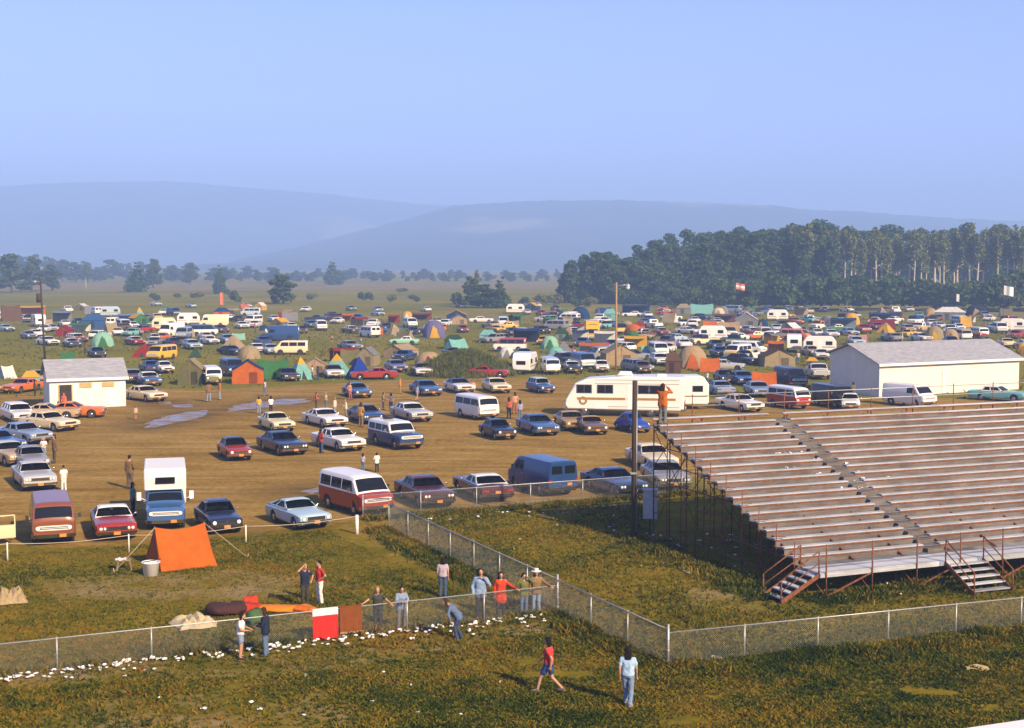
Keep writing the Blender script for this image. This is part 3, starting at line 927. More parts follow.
def van_parts(style, two=False, far=False, panel=False):
    key = (style, two, far, panel)
    if key in PARTS: return PARTS[key]
    c = VANS[style]; L, W = c['L'], c['W']; h = L / 2
    top = [(h - a, z) for a, z in c['top']]
    lastz = top[-1][1]
    truck = style in ('pickup', 'truckcab')
    top += [(-h + .08, lastz if not truck else 1.04), (-h, (lastz - .06) if not truck else 1.02)]
    fx = h - c['fo']; rx = fx - c['wb']
    B = Body(L, W, top, c['belt'], .30, (fx, rx), c['r'], tum=.13, nose=.07, shoulder=.08)
    wx0, wx1 = h - c['ws'][0], h - c['ws'][1]
    out = []
    cabend = h - 2.74 if truck else -h - 1
    if two:
        up = lambda k, x: k >= 5 and x < wx0 + .03 and x > cabend
        out.append(part('body', B.shell(lambda k, x: not up(k, x)), col='body'))
        me = B.shell(up); me.name = 'roof'
        out.append(part('roof', me, col='roof'))
    else:
        out.append(part('body', B.shell(), col='body'))
    me = B.top_pane(wx0 - .02, wx1 + .0, .90, .014, wf1=.88)
    out.append(part('windshield', me))
    zr = c['H']
    z0, z1 = c['belt'] + .09, min(zr - .24, c['belt'] + .62)
    sx0 = wx1 - .06
    end = cabend + .12 if truck else -h + .22
    n = c['nw'] if not panel else 1
    n = max(n, 1)
    seg = (sx0 - end) / max(c['nw'], 1) if not panel and c['nw'] else .95
    for sg in (1, -1):
        for k in range(n):
            a = sx0 - k * seg; b = a - seg + .09
            if k == 0:
                out.append(part('side_window', B.side_patch(b, a + .10, z0, z1, sg, .008, ['glass'], b, a - .10)))
            else:
                out.append(part('side_window', B.side_patch(b, a, z0, z1, sg, .008, ['glass'])))
    if truck:
        out.append(part('rear_window', mm('rear_window', 'glass', lambda mb: mb.box((cabend - .045, 0, (z0 + z1) / 2 + .05), (.02, 1.2, .36)))))
        def bed(mb):
            x0, x1 = cabend - .12, -h + .10
            xm = (x0 + x1) / 2
            mb.box((xm, 0, 1.075), (x0 - x1, W * .78, .02), 1)
            for sg in (1, -1): mb.box((xm, sg * W * .44, 1.10), (x0 - x1 + .1, .07, .08), 0)
            mb.box((x1 - .02, 0, 1.10), (.06, W * .85, .08), 0)
        out.append(part('cargo_bed', mm('cargo_bed', ['paint', 'underbody'], bed), col='body'))
    else:
        for sg in (1, -1):
            out.append(part('rear_window', mm('rear_window', 'glass', lambda mb: mb.box((-h - .004, sg * W * .21, (z0 + z1) / 2 + .02), (.03, W * .33, (z1 - z0) * .82)))))
    out += wheels((fx, rx), W / 2 - .13, c['r'], far)
    out.append(part('bumper', bumper(h, W * .98, .50, 1, .16))); out.append(part('bumper', bumper(-h, W * .98, .50, -1, .15)))
    gz = .86 if style in ('econoline', 'flatvan') else (.92 if truck or style in ('suburban', 'jeep') else .86)
    if style == 'microbus':
        out.append(boxpart('license_plate', 'plate', (-h - .02, 0, .66), (.02, .3, .15)))
    else:
        out.append(grille(h - .006, W * (.74 if style != 'jeep' else .5), gz, .20, 1, 3, 'trim_white'))
    if style in ('pickup', 'suburban', 'truckcab'): hy = W * .37
    else: hy = W * .36
    for sg in (1, -1):
        out.append(part('headlight', lamp('headlight', 'headlamp', h + (.022 if style != 'microbus' else .0), sg * hy, gz, .10, 1)))
        out.append(boxpart('tail_light', 'tail_red', (-h - .006, sg * W * .43, .92), (.03, .10, .22)))
    if not far:
        out.append(boxpart('license_plate', 'plate', (h + .115, W * .2, .52), (.012, .30, .15)))
        if style != 'microbus': out.append(boxpart('license_plate', 'plate', (-h - .03, W * -.2, .72), (.012, .30, .15)))
        hmesh = mm('handle', 'chrome', lambda mb: mb.box((0, 0, 0), (.16, .03, .03)))
        dx1 = sx0 - .95 if not truck else cabend + .10
        for sg in (1, -1):
            me = B.side_patch(dx1, sx0 + .12, .42, c['belt'] - .01, sg, .008, ['paint'])
            out.append(part('door', me, col='body', kids=(part('handle', hmesh, (dx1 + .15, sg * (W / 2 + .015), c['belt'] - .12)),)))
            me = mm('mirror', ['chrome'], lambda mb: (mb.tube((sx0, sg * (W / 2 - .04), c['belt'] + .04), (sx0 + .05, sg * (W / 2 + .16), c['belt'] + .18), .014), mb.box((sx0 + .05, sg * (W / 2 + .18), c['belt'] + .22), (.04, .14, .20))))
            out.append(part('mirror', me))
        if not truck:
            for sg in (1, -1):
                out.append(part('rear_door', mm('rear_door', 'paint', lambda mb: mb.box((-h - .001, sg * W * .215, c['belt'] - .32), (.02, W * .41, .62))), col='body'))
    PARTS[key] = out
    return out

def beetle_parts(far=False):
    key = ('beetle', far)
    if key in PARTS: return PARTS[key]
    L, W = 4.05, 1.55; h = L / 2
    top = [(h - .12, .50), (h - .25, .72), (h - .6, .88), (.78, 1.0), (.62, 1.05), (.26, 1.40), (-.1, 1.48), (-.5, 1.45), (-1.05, 1.16), (-1.5, .86), (-h + .12, .52)]
    B = Body(L - .24, 1.26, top, .95, .28, (), .3, tum=.26, nose=.5, shoulder=.08, extra=tuple(x for x, _ in top))
    out = [part('body', B.shell(), col='body')]
    fx, rx = 1.22, -1.18
    fm = {}
    def fender(mb):
        P = []
        for j in range(9):
            a = math.pi * j / 8
            r = []
            for i in range(6):
                t = i / 5
                yy = -.10 + .30 * math.sin(t * math.pi / 2)
                rad = .40 + .09 * math.cos(t * math.pi / 2)
                r.append((math.cos(a) * (rad + .05), yy, .26 + math.sin(a) * (rad)))
            P.append(r)
        mb.sheet(P, .02)
    fme = mm('fender', 'paint', fender, R(60))
    for x in (fx, rx):
        for sg in (1, -1):
            out.append(part('fender', fme, (x, sg * .56, .02), col='body', rz=0 if sg > 0 else math.pi))
    out += wheels((fx, rx), .66, .32, far)
    for sg in (1, -1):
        out.append(boxpart('running_board', 'rubber', (0, sg * .68, .30), (1.5, .20, .05)))
        out.append(part('headlight', lamp('headlight', 'headlamp', fx + .40, sg * .60, .66, .095, 1)))
        out.append(boxpart('tail_light', 'tail_red', (rx - .42, sg * .62, .58), (.05, .1, .16)))
        out.append(part('side_window', B.side_patch(-.16, .46, 1.0, 1.30, sg, .010, ['glass'], -.16, .24)))
        out.append(part('side_window', B.side_patch(-.80, -.22, 1.0, 1.28, sg, .010, ['glass'], -.55, -.22)))
    out.append(part('windshield', B.top_pane(.60, .29, .86, .014)))
    out.append(part('rear_window', B.top_pane(-.98, -.62, .66, .014)))
    out.append(part('bumper', bumper(h + .02, 1.5, .40, 1, .09))); out.append(part('bumper', bumper(-h - .02, 1.5, .40, -1, .09)))
    PARTS[key] = out
    return out

def extrude_profile(mb, prof, w, mi=0, bev=.06):
    """side outline (x, z) extruded across y, with its long edges eased"""
    n = len(prof)
    cx = sum(p[0] for p in prof) / n; cz = sum(p[1] for p in prof) / n
    rings = []
    for y, k in ((-w / 2, 1), (-w / 2 + bev, 0), (w / 2 - bev, 0), (w / 2, 1)):
        rings.append([(x - (bev if x > cx else -bev) * k, y, z - (bev if z > cz else -bev) * k) for x, z in prof])
    vs = [v for r in rings for v in r]; fs = []
    for i in range(3):
        for k in range(n): fs.append((i * n + k, i * n + (k + 1) % n, (i + 1) * n + (k + 1) % n, (i + 1) * n + k))
    fs.append(tuple(range(n))); fs.append(tuple(3 * n + k for k in reversed(range(n))))
    mb.add(vs, fs, mi)

def motorhome_parts():
    L, W = 8.4, 2.35; h = L / 2
    prof = [(h - .15, .50), (h, .75), (h - .08, 1.15), (h - .75, 2.30), (h - 1.5, 2.62), (0, 2.84), (-h + .15, 2.84), (-h, 2.70), (-h + .05, .55), (-h + .2, .42)]
    out = [part('body', mm('body', 'paint', lambda mb: extrude_profile(mb, prof, W, 0, .10), R(25)), col='body')]
    # sloping windscreen
    a, b = Vector((h - .13, 0, 1.24)), Vector((h - .71, 0, 2.24)); nn = Vector((.87, 0, .5)) * .012
    def wsf(mb):
        P = [[lerp(a, b, j / 3) + nn + Vector((0, y, 0)) for y in (-1.0, -.5, 0, .5, 1.0)] for j in range(4)]
        mb.sheet(P, .014)
    out.append(part('windshield', mm('windshield', 'glass', wsf)))
    gold = (.34, .19, .05)
    for sg in (1, -1):
        y = sg * (W / 2 + .004)
        for x0, x1 in ((h - 1.9, h - .9), (h - 3.4, h - 2.35), (-h + 3.2, -h + 1.1 + .6)):
            fr = mm('window', 'hubcap', lambda mb: mb.box(((x0 + x1) / 2, y, 1.95), (abs(x1 - x0) + .10, .02, .62)))
            gl = mm('pane', 'glass', lambda mb: [mb.box((lerp(x0, x1, t), y + sg * .008, 1.95), (abs(x1 - x0) * .46, .02, .52)) for t in (.25, .75)])
            out.append(part('window', fr, kids=(part('pane', gl),)))
        def stripe(mb):
            mb.box((h - 2.6, y, 1.27), (3.4, .012, .17)); mb.box((-1.9, y, 1.27), (3.4, .012, .17))
            n = 20
            c = Vector((h - 1.32, 0, 1.12))
            vs = []; 
            for k in range(n):
                t = 2 * math.pi * k / n
                for r_ in (.15, .30): vs.append((c.x + r_ * math.cos(t), y + sg * .009, c.z + r_ * math.sin(t)))
            mb.add(vs, [(2 * k, 2 * k + 1, (2 * k + 3) % (2 * n), (2 * k + 2) % (2 * n)) for k in range(n)])
            mb.add([(x, y_ - sg * .02, z) for x, y_, z in vs], [(2 * k, 2 * k + 1, (2 * k + 3) % (2 * n), (2 * k + 2) % (2 * n)) for k in range(n)])
        out.append(part('stripe', mm('stripe', 'cloth', stripe), fix=gold))
        out.append(part('hatch', mm('hatch', 'trim_white', lambda mb: (mb.box((h - 2.6, y, .78), (.9, .014, .42)),)), fix=None))
        out.append(boxpart('tail_light', 'tail_red', (-h - .0, sg * .95, .95), (.04, .14, .30)))
        out.append(part('headlight', lamp('headlight', 'headlamp', h - .02, sg * .85, .86, .10, 1)))
    out.append(part('door', mm('door', 'trim_white', lambda mb: mb.box((-.6, W / 2 + .006, 1.42), (.72, .02, 1.75)))))
    for z in (2.34, 2.60, .72): out.append(part('trim_strip', mm('trim_strip', 'hubcap', lambda mb: mb.box((-.9, W / 2 + .004, z), (5.9, .012, .025)))))
    out.append(part('air_conditioner', mm('air_conditioner', 'trim_white', lambda mb: extrude_profile(mb, [(.55, 2.84), (.35, 3.12), (-.40, 3.12), (-.55, 2.84)], .75, 0, .05))))
    out.append(part('roof_vent', mm('roof_vent', 'trim_white', lambda mb: mb.box((-2.6, .3, 2.91), (.6, .6, .16)))))
    out.append(part('bumper', bumper(h - .02, W, .52, 1, .16))); out.append(part('bumper', bumper(-h, W, .52, -1, .16)))
    out += wheels((h - 1.45, -h + 2.3), W / 2 - .16, .40)
    return out

def trailer_parts(L=4.6, W=2.1, H=2.5, key=None, round_=.45):
    k = ('trailer', L, W, H)
    if k in PARTS: return PARTS[k]
    h = L / 2; r = round_
    prof = [(h - .15, .48), (h, .62), (h, H - .55 - r * .5), (h - r, H - .12), (h - r - .3, H), (-h + r + .3, H), (-h + r, H - .12), (-h, H - .55 - r * .5), (-h, .62), (-h + .15, .48)]
    out = [part('body', mm('body', 'paint', lambda mb: extrude_profile(mb, prof, W, 0, .07), R(28)), col='body')]
    for sg in (1, -1):
        y = sg * (W / 2 + .004)
        xs_ = (h - 1.0, -h + 1.0) if sg > 0 else (h - 1.0, -h + .9)
        for x in xs_:
            out.append(part('window', mm('window', 'hubcap', lambda mb: mb.box((x, y, H * .62), (.95, .02, .56))), kids=(part('pane', mm('pane', 'glass', lambda mb: mb.box((x, y + sg * .006, H * .62), (.85, .02, .46)))),)))
        out.append(part('stripe', mm('stripe', 'cloth', lambda mb: mb.box((0, y - sg * .003, H * .40), (L - .3, .014, .13))), fix=(.30, .20, .12)))
    out.append(part('window', mm('window', 'glass', lambda mb: mb.box((-h - .004, 0, H * .62), (.02, 1.1, .55)))))
    out.append(part('window', mm('window', 'glass', lambda mb: mb.box((h + .004, 0, H * .56), (.02, 1.1, .45)))))
    out.append(part('door', mm('door', 'trim_white', lambda mb: mb.box((0, -W / 2 - .005, 1.25), (.65, .02, 1.55)))))
    out.append(part('tow_bar', mm('tow_bar', 'trim_black', lambda mb: (mb.beam((h - .05, .5, .46), (h + 1.0, 0, .44), .07, .09), mb.beam((h - .05, -.5, .46), (h + 1.0, 0, .44), .07, .09), mb.tube((h + .85, 0, .02), (h + .85, 0, .48), .03)))))
    out += wheels((-.15,), W / 2 - .12, .33)
    PARTS[k] = out
    return out

def boxtruck_parts():
    k = ('boxtruck',)
    if k in PARTS: return PARTS[k]
    W = 2.2
    out = []
    cab = van_parts('econoline', False, True)
    h = 3.1
    prof = [(h, .5), (h + .02, 1.0), (h - .75, 1.15), (h - 1.25, 1.95), (h - 1.7, 2.0), (h - 1.75, .5)]
    out.append(part('cab', mm('cab', 'paint', lambda mb: extrude_profile(mb, prof, 1.95, 0, .07), R(25)), col='body'))
    a, b = Vector((h - .78, 0, 1.21)), Vector((h - 1.22, 0, 1.90)); nn = Vector((.84, 0, .54)) * .012
    out.append(part('windshield', mm('windshield', 'glass', lambda mb: mb.sheet([[lerp(a, b, j / 2) + nn + Vector((0, y, 0)) for y in (-.82, 0, .82)] for j in range(3)], .014))))
    out.append(part('cargo_box', mm('cargo_box', 'paint', lambda mb: extrude_profile(mb, [(1.25, .75), (1.25, 3.25), (-h, 3.25), (-h, .75)], W, 0, .03), R(25)), col='body'))
    out.append(part('lettering', mm('lettering', 'trim_black', lambda mb: [mb.box((1.252, y * .16 - .72 + .08, 2.65), (.012, .10, .14 + .04 * (y % 3 == 0))) for y in range(9)])))
    out.append(grille(h + .02, 1.3, .78, .2, 1, 3, 'trim_white'))
    for sg in (1, -1): out.append(part('headlight', lamp('headlight', 'headlamp', h + .03, sg * .78, .78, .1, 1)))
    out.append(part('bumper', bumper(h, 1.95, .5, 1, .15)))
    out += wheels((h - .95, -h + 1.5), .95, .38, True)
    PARTS[k] = out
    return out

def build(name, parts, loc, rz, cols, label, cat, group=None):
    root = thing(name, label, cat, loc, rz, group)
    def rec(p, par):
        o = bpy.data.objects.new(p['name'], p['mesh'])
        COL.objects.link(o); o.parent = par; o.location = p['loc']
        if p['rz']: o.rotation_euler = (0, 0, p['rz'])
        cc = p['fix'] or (cols.get(p['col']) if p['col'] else None)
        if cc is not None: o.color = (*cc[:3], 1)
        for k in p['kids']: rec(k, o)
        return o
    for p in parts: rec(p, root)
    return root

NOUN = dict(sixties=('sedan', 'car'), notch=('sedan', 'car'), sedan=('sedan', 'car'), coupe=('coupe', 'car'), muscle=('coupe', 'car'), fastback=('fastback coupe', 'car'), hatch=('hatchback', 'car'), small=('small car', 'car'), wagon=('station wagon', 'car'), squareback=('small wagon', 'car'),
            econoline=('van', 'van'), flatvan=('flat nosed van', 'van'), microbus=('microbus', 'van'), suburban=('panel truck', 'truck'), stepvan=('step van', 'van'), pickup=('pickup', 'pickup'), truckcab=('pickup', 'pickup'), jeep=('utility wagon', 'car'),
            beetle=('round backed small car', 'car'), motorhome=('motorhome', 'motorhome'), trailer=('travel trailer', 'trailer'), boxtruck=('box truck', 'truck'))
DIMS = {**{k: (v['L'], v['W']) for k, v in CARS.items()}, **{k: (v['L'], v['W']) for k, v in VANS.items()}, 'beetle': (4.05, 1.55), 'motorhome': (8.4, 2.35), 'trailer': (4.6, 2.1), 'boxtruck': (6.2, 2.2)}
OBNAME = dict(sixties='parked_car', notch='parked_car', sedan='parked_car', coupe='parked_car', muscle='parked_car', fastback='parked_car', hatch='parked_car', small='parked_car', wagon='station_wagon', squareback='station_wagon', econoline='van', flatvan='van', microbus='microbus',
              suburban='panel_truck', stepvan='step_van', pickup='pickup_truck', truckcab='pickup_truck', jeep='parked_car', beetle='parked_car', motorhome='motorhome', trailer='travel_trailer', boxtruck='box_truck')
ITEMS = []     # everything that still needs a label of its own: dict(o, base, px, py)

def heading(style, face, wm):
    """heading in the picture plane: 0 right, 90 away, -90 to the camera; solved from the width seen"""
    L, W = DIMS[style]
    if isinstance(face, (int, float)):
        a = R(face); w = abs(L * math.cos(a)) + abs(W * math.sin(a))
        if w < wm * 1.12: return face
        face = ('R' if math.cos(a) >= 0 else 'L') if math.sin(a) <= 0.08 else ('r' if math.cos(a) >= 0 else 'l')
    best, ba = 1e9, 0
    for a in range(0, 86):
        e = abs(L * math.cos(R(a)) + W * math.sin(R(a)) - wm)
        # take the branch past the maximum, where the width falls as the car turns to us
        if a < 16: e += .3
        if e < best: best, ba = e, a
    ba = min(ba, 78) if L > 4 else ba
    return {'R': -ba, 'L': -180 + ba, 'r': ba, 'l': 180 - ba}[face]

VARY = {'white sedan left of the blue panel truck': 'sixties', 'pale yellow sedan with two people behind it': 'notch', 'maroon sedan facing the fence right of the red van': 'sixties', 'silver sedan facing the brown van': 'sixties', 'mid blue sedan in front of the red sedan and blue pyramid tent': 'notch', 'white sedan just above the top row of the bleachers': 'sixties', 'grey blue sedan below the cream one in the left row': 'sixties'}
PLACED = []
def vehicle(style, x0, x1, yb, face, color, roof=None, label=None, group=None, far=None, scale=None, **kw):
    if style == 'sedan' and label is None: style = rnd.choice(('sedan', 'sixties', 'notch'))
    if label in VARY: style = VARY[label]
    pc = (x0 + x1) / 2
    g = at(pc, yb); k = pxm(pc, yb)
    far = (yb < 372) if far is None else far
    hd = heading(style, face, (x1 - x0) / k)
    L, W = DIMS[style]
    a = R(hd)
    ext = (L * abs(math.sin(a)) + W * abs(math.cos(a))) / 2
    vd = Vector((g.x, g.y, 0)).normalized()
    # shallow view: the near edge of the outline stands on the row yb
    c = g + vd * (ext * .92)
    yaw = a + view_yaw(g)
    col = PAL[color] if isinstance(color, str) else color
    rc = PAL[roof] if roof else col
    if style in CARS: parts = car_parts(style, far, kw.get('quad', True))
    elif style in VANS: parts = van_parts(style, roof is not None, far, kw.get('panel', False))
    elif style == 'beetle': parts = beetle_parts(far)
    elif style == 'motorhome': parts = motorhome_parts()
    elif style == 'trailer': parts = trailer_parts(*kw.get('dims', ()))
    elif style == 'boxtruck': parts = boxtruck_parts()
    n, cat = NOUN[style]
    o = build(OBNAME[style], parts, (c.x, c.y, 0), yaw, {'body': col, 'roof': rc}, label, cat, group)
    if scale: o.scale = (scale, scale, scale)
    cname = color if isinstance(color, str) else kw.get('cname', 'white')
    base = f"{cname} {n}" + (f" with {roof} roof" if roof and roof != color else '')
    ITEMS.append(dict(o=o, base=base, px=pc, py=yb, noun=n))
    PLACED.append((c.x, c.y, max(L, W) / 2))
    return o
# ---------------------------------------------------------------- buildings
noisy('wall_white', (.60, .56, .48, 1), (.74, .71, .63, 1), 1.6, .7, bump=.1, stretch=(1, 1, .25))
N = mat('siding', (.66, .62, .54), .65)
co = N.objco(); sp = N.n('ShaderNodeSeparateXYZ'); N.l(co, sp.inputs[0])
fr = N.math('FRACT', N.math('MULTIPLY', sp.outputs[2], 4.5))
N.l(N.mix(N.noise(1.2, 5, .6, co), (.52, .49, .43), (.72, .69, .61)), N.bsdf.inputs['Base Color'])
N.bump(fr, .35, .03)
noisy('roof_grey', (.22, .22, .23, 1), (.34, .34, .35, 1), 1.4, .75, bump=.15, stretch=(1, 4, 4))
noisy('dark_inside', (.02, .012, .008, 1), (.05, .03, .018, 1), 2, .9)
noisy('vent_wood', (.40, .28, .10, 1), (.52, .38, .16, 1), 4, .8)

def gable_house(name, label, A, u, v, wl, wd, hw, hr, wallm, over=.35, rk=None, hb=None):
    hb = hw if hb is None else hb
    """A front-left corner, u along the front, v going back"""
    yaw = math.atan2(u.y, u.x)
    root = thing(name, label, 'building', (A.x, A.y, 0), yaw)
    mb = MB()
    mb.quad((0, 0, 0), (wl, 0, 0), (wl, 0, hw), (0, 0, hw)); mb.quad((0, wd, 0), (wl, wd, 0), (wl, wd, hb), (0, wd, hb))
    rk_ = wd / 2 if rk is None else rk
    for x in (0, wl): mb.add([(x, 0, 0), (x, wd, 0), (x, wd, hb), (x, rk_, hr - .05), (x, 0, hw)], [(0, 1, 2, 3, 4)])
    obj('wall', mb, wallm, root)
    mb = MB(); t = .10
    for y0, y1 in ((-over, rk_), (wd + over, rk_)):
        if y0 < rk_: sl = (hr - hw) / rk_; z0 = hw - over * sl
        else: sl = (hr - hb) / (wd - rk_); z0 = hb - over * sl
        P = [(-over, y0, z0 + .03), (wl + over, y0, z0 + .03), (wl + over, y1, hr + .03), (-over, y1, hr + .03)]
        vs = P + [(x, y, z + t) for x, y, z in P]
        mb.add(vs, [(0, 1, 2, 3), (4, 5, 6, 7), (0, 1, 5, 4), (1, 2, 6, 5), (3, 0, 4, 7)])
    roof = obj('roof', mb, 'roof_grey', root)
    mb = MB()
    mb.box((wl / 2, -over - .02, hw - over * (hr - hw) / rk_ + .03), (wl + 2 * over, .04, .24))
    obj('fascia', mb, 'trim_white', roof)
    return root

# wash house on the left
A = at(50, 409); B_ = at(126, 406); u = (B_ - A); wl = u.length; u.normalize(); v = Vector((-u.y, u.x, 0))
sh = gable_house('wash_house', 'small white wash house with grey roof and dark open doorway', A, u, v, wl, 5.6, 2.66, 4.1, 'wall_white', .26)
dx_ = wl * .205
mb = MB(); mb.box((dx_, -.02, 1.05), (1.05, .06, 2.1), 1)
mb.box((dx_ - .57, -.04, 1.05), (.10, .08, 2.1), 0); mb.box((dx_ + .57, -.04, 1.05), (.10, .08, 2.1), 0)
obj('doorway', mb, ['vent_wood', 'dark_inside'], sh)
for x in (wl * .47, wl * .77):
    mb = MB(); mb.box((x, -.03, 2.02), (1.05, .07, .42), 0)
    for k in range(4): mb.box((x, -.075, 1.87 + k * .10), (1.0, .03, .05), 0)
    obj('vent', mb, 'vent_wood', sh)
# barn on the right
A = at(879, 397); B_ = at(1100, 384.5); u = (B_ - A).normalized(); v = Vector((-u.y, u.x, 0))
bn = gable_house('barn', 'long white barn with low grey metal roof behind the bleachers', A, u, v, 18.6, 7.2, 3.2, 4.85, 'siding', .35, rk=4.3, hb=3.9)
mb = MB(); mb.box((8.6, -.03, 1.15), (1.0, .05, 2.2), 0)
obj('door', mb, 'wall_white', bn)
mb = MB(); mb.tube((6.8, 4.3, 4.7), (6.8, 4.3, 5.9), .04); obj('vent_pipe', mb, 'galv', bn)

# ---------------------------------------------------------------- bleachers
_f, _t = at(816, 573, 1.0), at(655, 419, 5.65)
BL = Vector((_f.x, _f.y, 0)); bv = Vector((_t.x - _f.x, _t.y - _f.y, 0)); BDm = bv.length; bv.normalize()
bu = Vector((bv.y, -bv.x, 0))
print('bleacher depth', BDm, 'turn', math.degrees(math.atan2(bu.y, bu.x)))
BD, BZ0, BZ1, ROWS, BLEN = BDm + .75, 1.0, 5.65, 19, 31.0
root = thing('bleachers', 'long rusty pipe bleachers with grey plank rows and front walkway', 'bleachers', (BL.x, BL.y, 0), math.atan2(bu.y, bu.x))
tread = (BD - 1.5) / ROWS; rise = (BZ1 - BZ0 - .35) / (ROWS - 1)
aisle = (6.35, 7.2)
def rowpos(i): return 1.6 + i * tread, BZ0 + .02 + i * rise
SEAT = .30
for i in range(ROWS):
    y, z = rowpos(i)
    for a, b in ((0, aisle[0]), (aisle[1], BLEN)):
        mb = MB(); n = max(1, round((b - a) / 4.6)); st = (b - a) / n
        for k in range(n):
            mb.box((a + (k + .5) * st, y + .10 + rnd.uniform(-.012, .012), z + SEAT + rnd.uniform(-.006, .006)), (st + (.002 if n > 1 else 0), .28, .05))
        obj('seat_plank', mb, 'plank', root)
        mb = MB(); mb.box(((a + b) / 2, y + .0, z + SEAT - .058), (b - a - .06, .045, .065)); obj('seat_rail', mb, 'rust_pipe', root)
    for q in range(3):
        mb = MB(); n = 7; st = BLEN / n
        for k in range(n):
            mb.box(((k + .5) * st, y - .53 + q * .262 + rnd.uniform(-.006, .006), z + rnd.uniform(-.004, .004)), (st + .002, .245, .04))
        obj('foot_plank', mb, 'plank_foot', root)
    if i:
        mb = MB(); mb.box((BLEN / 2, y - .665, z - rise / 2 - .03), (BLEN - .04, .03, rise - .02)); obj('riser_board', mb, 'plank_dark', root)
        for a, b in (aisle,):
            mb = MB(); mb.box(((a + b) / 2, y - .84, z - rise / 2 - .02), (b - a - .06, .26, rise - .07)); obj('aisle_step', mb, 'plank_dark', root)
# scaffold frames
yt, zt = rowpos(ROWS - 1)
for x in np.arange(.3, BLEN, 2.4):
    mb = MB()
    mb.beam((x, 1.0, BZ0 - .08), (x, yt + .5, zt + .02 - .06), .06, .12)
    for k, y in enumerate(np.linspace(1.2, yt + .45, 9)):
        z = BZ0 - .1 + (y - 1.2) / (yt + .45 - 1.2) * (zt - BZ0)
        mb.tube((x, y, 0), (x, y, z), .034, n=6)
        if k: mb.tube((x, y, max(.3, z - 1.9)), (x, y - (yt - .75) / 8, max(.25, z - .55)), .020, n=5)
    for i in range(ROWS):
        y_, z_ = rowpos(i); mb.beam((x, y_ + .10, z_ - .15), (x, y_ + .10, z_ + SEAT - .02), .05, .07)
    for z in (.35, 1.1, 1.9, 2.7, 3.5, 4.3):
        y0 = 1.2 + max(0, (z - BZ0 + .1)) / (zt - BZ0) * (yt - .75)
        mb.tube((x, y0, z), (x, yt + .45, z), .022, n=6)
    obj('scaffold_frame', mb, 'rust_pipe', root)
for k, x in enumerate(np.arange(.3, BLEN - 2.5, 2.4)):
    for y, z in ((yt + .45, zt), (yt * .66, zt * .66), (yt * .36, zt * .42)):
        mb = MB()
        mb.tube((x, y, .2), (x + 2.4, y, z - .2), .018, n=5); mb.tube((x + 2.4, y, .2), (x, y, z - .2), .018, n=5)
        mb.tube((x, y, z - .3), (x + 2.4, y, z - .3), .02, n=5)
        obj('cross_brace', mb, 'rust_pipe', root)
# loose end pipes standing above the seat ends on the left
for k in range(9):
    y, z = rowpos(k * 2)
    mb = MB(); mb.tube((-.05, y - .2, 0), (-.05, y - .2, z + .95), .024, n=6)
    mb.tube((-.05, y - .2, z + .45), (.4, y - .2, z + .40), .018, n=5)
    obj('end_post', mb, 'rust_pipe', root)
# walkway
n = 7; st = BLEN / n
wk = obj('walkway', (lambda m: (m.box((BLEN / 2, .40, BZ0 - .06), (BLEN - .02, 1.20, .05)), [m.box((BLEN / 2, -.12 + q * .262, BZ0 + rnd.uniform(-.004, .004)), (BLEN, .25, .085)) for q in range(5)], m)[-1])(MB()), 'plank', root)
mb = MB(); mb.box((BLEN / 2, -.27, BZ0 - .06), (BLEN, .05, .16)); obj('edge_board', mb, 'plank', wk)
for k, x in enumerate(np.arange(.25, BLEN, 2.15)):
    mb = MB(); mb.tube((x, -.32, 0), (x, -.32, BZ0 + 1.15), .032, n=7)
    mb.tube((x, 1.0, 0), (x, 1.0, BZ0 - .05), .028, n=6)
    mb.tube((x, -.25, .15), (x, 1.0, BZ0 - .15), .02, n=5)
    obj('walkway_post', mb, 'rust_pipe', root)
    if k % 2 == 0:
        mb = MB(); mb.beam((x, -.28, .1), (x + 2.15, -.28, BZ0 - .12), .07, .05); obj('walkway_brace', mb, 'rust_pipe', root)
def stair(ox, oy, direction, width, label):
    """steps running down from the walkway; direction is a unit vector in bleacher space"""
    d_ = Vector(direction); p_ = Vector((-d_.y, d_.x, 0))
    mb = MB(); ns = 5
    for k in range(ns):
        c = Vector((ox, oy, 0)) + d_ * (.17 + k * .33); z = BZ0 - (k + .45) * BZ0 / (ns + .2)
        yaw = math.atan2(d_.y, d_.x)
        mb.box((c.x, c.y, z), (.29, width, .05), rz=yaw)
    s_ = obj('stair', mb, 'plank', root)
    for sg in (1, -1):
        mb = MB(); e = p_ * (sg * width * .5)
        a = Vector((ox, oy, BZ0 - .05)) + e; b = Vector((ox, oy, .05)) + e + d_ * (ns * .33 + .05)
        mb.beam(a, b, .05, .16)
        obj('stringer', mb, 'rust_pipe', s_)
        mb = MB(); up = Vector((0, 0, .95))
        mb.tube(a, a + up, .03, n=7); mb.tube(b - up * .05, b + up * .9, .03, n=7); mb.tube(a + up, b + up * .9, .028, n=7); mb.tube(a + up * .5, b + up * .45, .022, n=6)
        obj('handrail', mb, 'rust_pipe', s_)
stair(-.02, .40, (-1, 0, 0), 1.25, '')
tR = (Vector((*at(922, 580)[:2], 0)) - BL).dot(bu)
stair(tR + 1.0, -.34, (0, -1, 0), 1.9, '')
